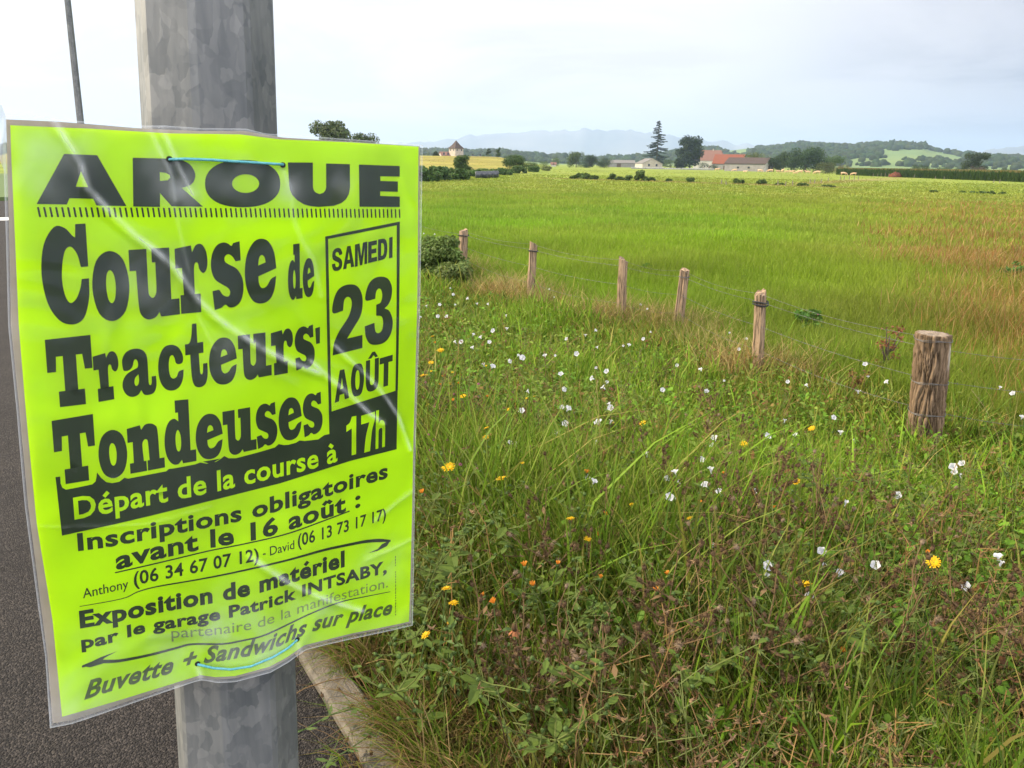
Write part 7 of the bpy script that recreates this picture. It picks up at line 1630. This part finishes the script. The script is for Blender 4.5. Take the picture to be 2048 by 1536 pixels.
for px, py, k_, sc in DRYP:
    P = hit(px, min(py, 1600))
    if P is None or FENK(P[0], P[1]) < .75: continue
    o = PROTO[k_] if k_ not in used else copy_tree(PROTO[k_])
    used.add(k_); o.location = (P[0], P[1], P[2]); o.rotation_euler = (RND.uniform(-.2, .2), RND.uniform(-.2, .2), RND.uniform(0, 6.28)); s_ = sc * RND.uniform(1.15, 1.5); o.scale = (s_, s_, s_)
    tag(o, '', 'dry plant', 'dry branching plants on the bank'); items.append((o, px, py))
label_all(items, 'dry brown branching weed')
# plants that lean over the kerb and the asphalt
for i, (lab, base, tip) in enumerate([('wiry weed sprawling over the kerb under the lower right poster corner', (.75, 1.62), (.30, 1.66)), ('dry twig with brown buds lying across the kerb stone', (.78, 1.75), (.35, 1.80)), ('thin pale twig lying on the asphalt left of the kerb', (.72, 1.50), (.42, 1.52)), ('pale bare twig lying on the asphalt behind the pole foot', (.50, 2.05), (.22, 2.12))]):
    b_ = MB(); k0, t0_ = base[0], base[1]; x0, y0, _ = kp(t0_, k0, 0); x1, y1, _ = kp(tip[1], tip[0], 0)
    o = thing('sprawling_weed', lab, 'weed', (x0, y0, float(ground_z(x0, y0))), 0); d = Vector((x1 - x0, y1 - y0, 0)); rng = random.Random(i); pts = [Vector((0, 0, 0))]
    for q in range(1, 7): pts.append(d * q / 6 + Vector((rng.uniform(-.02, .02), rng.uniform(-.02, .02), .05 + .05 * math.sin(math.pi * q / 6) - .004 * q)))
    b_.tube(pts, .0018, 6)
    hd = []
    for q in range(9):
        p_ = pts[rng.randint(2, 5)]; e = p_ + Vector((rng.uniform(-.06, .06), rng.uniform(-.06, .06), rng.uniform(-.02, .04))); b_.tube([p_, e], .0011, 4); hd.append((e, (e - p_).normalized()))
        if i in (0, 2): a2 = rng.uniform(0, 6.28); ld = Vector((math.cos(a2), math.sin(a2), .2)); s = Vector((-math.sin(a2), math.cos(a2), 0)) * .006; b_.add([p_, p_ + ld * .015 + s, p_ + ld * .035, p_ + ld * .015 - s], [(0, 1, 2, 3)])
    b_.build('stem', m_dstem if i in (1, 3) else m_stem, o)
    if i != 3:
        for e, dv in hd[:6]: put_mesh('seed_head', HM[i % 4], o, e, dv, .8)
# the wilted orange flower head close to the camera
P = hit(1029, 1258, .30); o = thing('wilted_flower', 'wilted orange flower head hanging on a stout green stem near the poster corner', 'flower', tuple(P)); 
b_ = MB()
for k_ in range(14):
    a = 2 * math.pi * k_ / 14; d = Vector((math.cos(a), math.sin(a), RND.uniform(-1.6, -.6))); s = Vector((-math.sin(a), math.cos(a), 0)) * .004; b_.add([d * .004 - s * .6, d * .004 + s * .6, d * .016 + s, d * .016 - s], [(0, 1, 2, 3)])
b_.build('petals', m_wilt, o); b_ = MB(); b_.tube([(0, 0, -.006), (0, 0, .004), (0, 0, .014), (0, 0, .018)], [.006, .009, .007, .003], 10); b_.build('seed_cone', m_dhead, o, True); stem_to(P, 6, o, m_stem, .0026, 999)
# single tall grass stalks with seed ears
for i, (lab, px, base, top, lean) in enumerate([('tall straw grass stalk with a long ear right of the centre', 1612, 1090, 930, -.02), ('tall hooked straw grass stalk standing alone above the flowers', 1180, 900, 762, .03), ('leaning straw grass stalk right of the big bark post', 2000, 960, 775, -.25), ('slender straw stalk with a pale ear near the dry plants', 1672, 1215, 1080, .01)]):
    P = hit(px, base); hgt = z_for(px, top, P) - P[2]; o = thing('grass_stalk', lab, 'grass stalk', tuple(P)); b_ = MB()
    pts = [Vector((lean * hgt * q * q * 2, 0, hgt * q)) for q in np.linspace(0, 1, 7)]; b_.tube(pts, [.0022, .002, .0018, .0016, .0014, .0012, .001], 5); b_.build('stem', leafmat('straw_stem', (.42, .32, .14), .1, .7, .1), o)
    b_ = MB()
    for q in range(60):
        t_ = RND.uniform(.72, 1.0); p_ = Vector((lean * hgt * t_ * t_ * 2, 0, hgt * t_)); d = Vector((RND.uniform(-.5, .5), RND.uniform(-.5, .5), 1)).normalized(); s = d.orthogonal().normalized() * .002; b_.add([p_ - s, p_ + s, p_ + d * .016], [(0, 1, 2)])
    b_.build('ear', leafmat('straw_ear', (.50, .40, .22), .2, .7, .1), o)
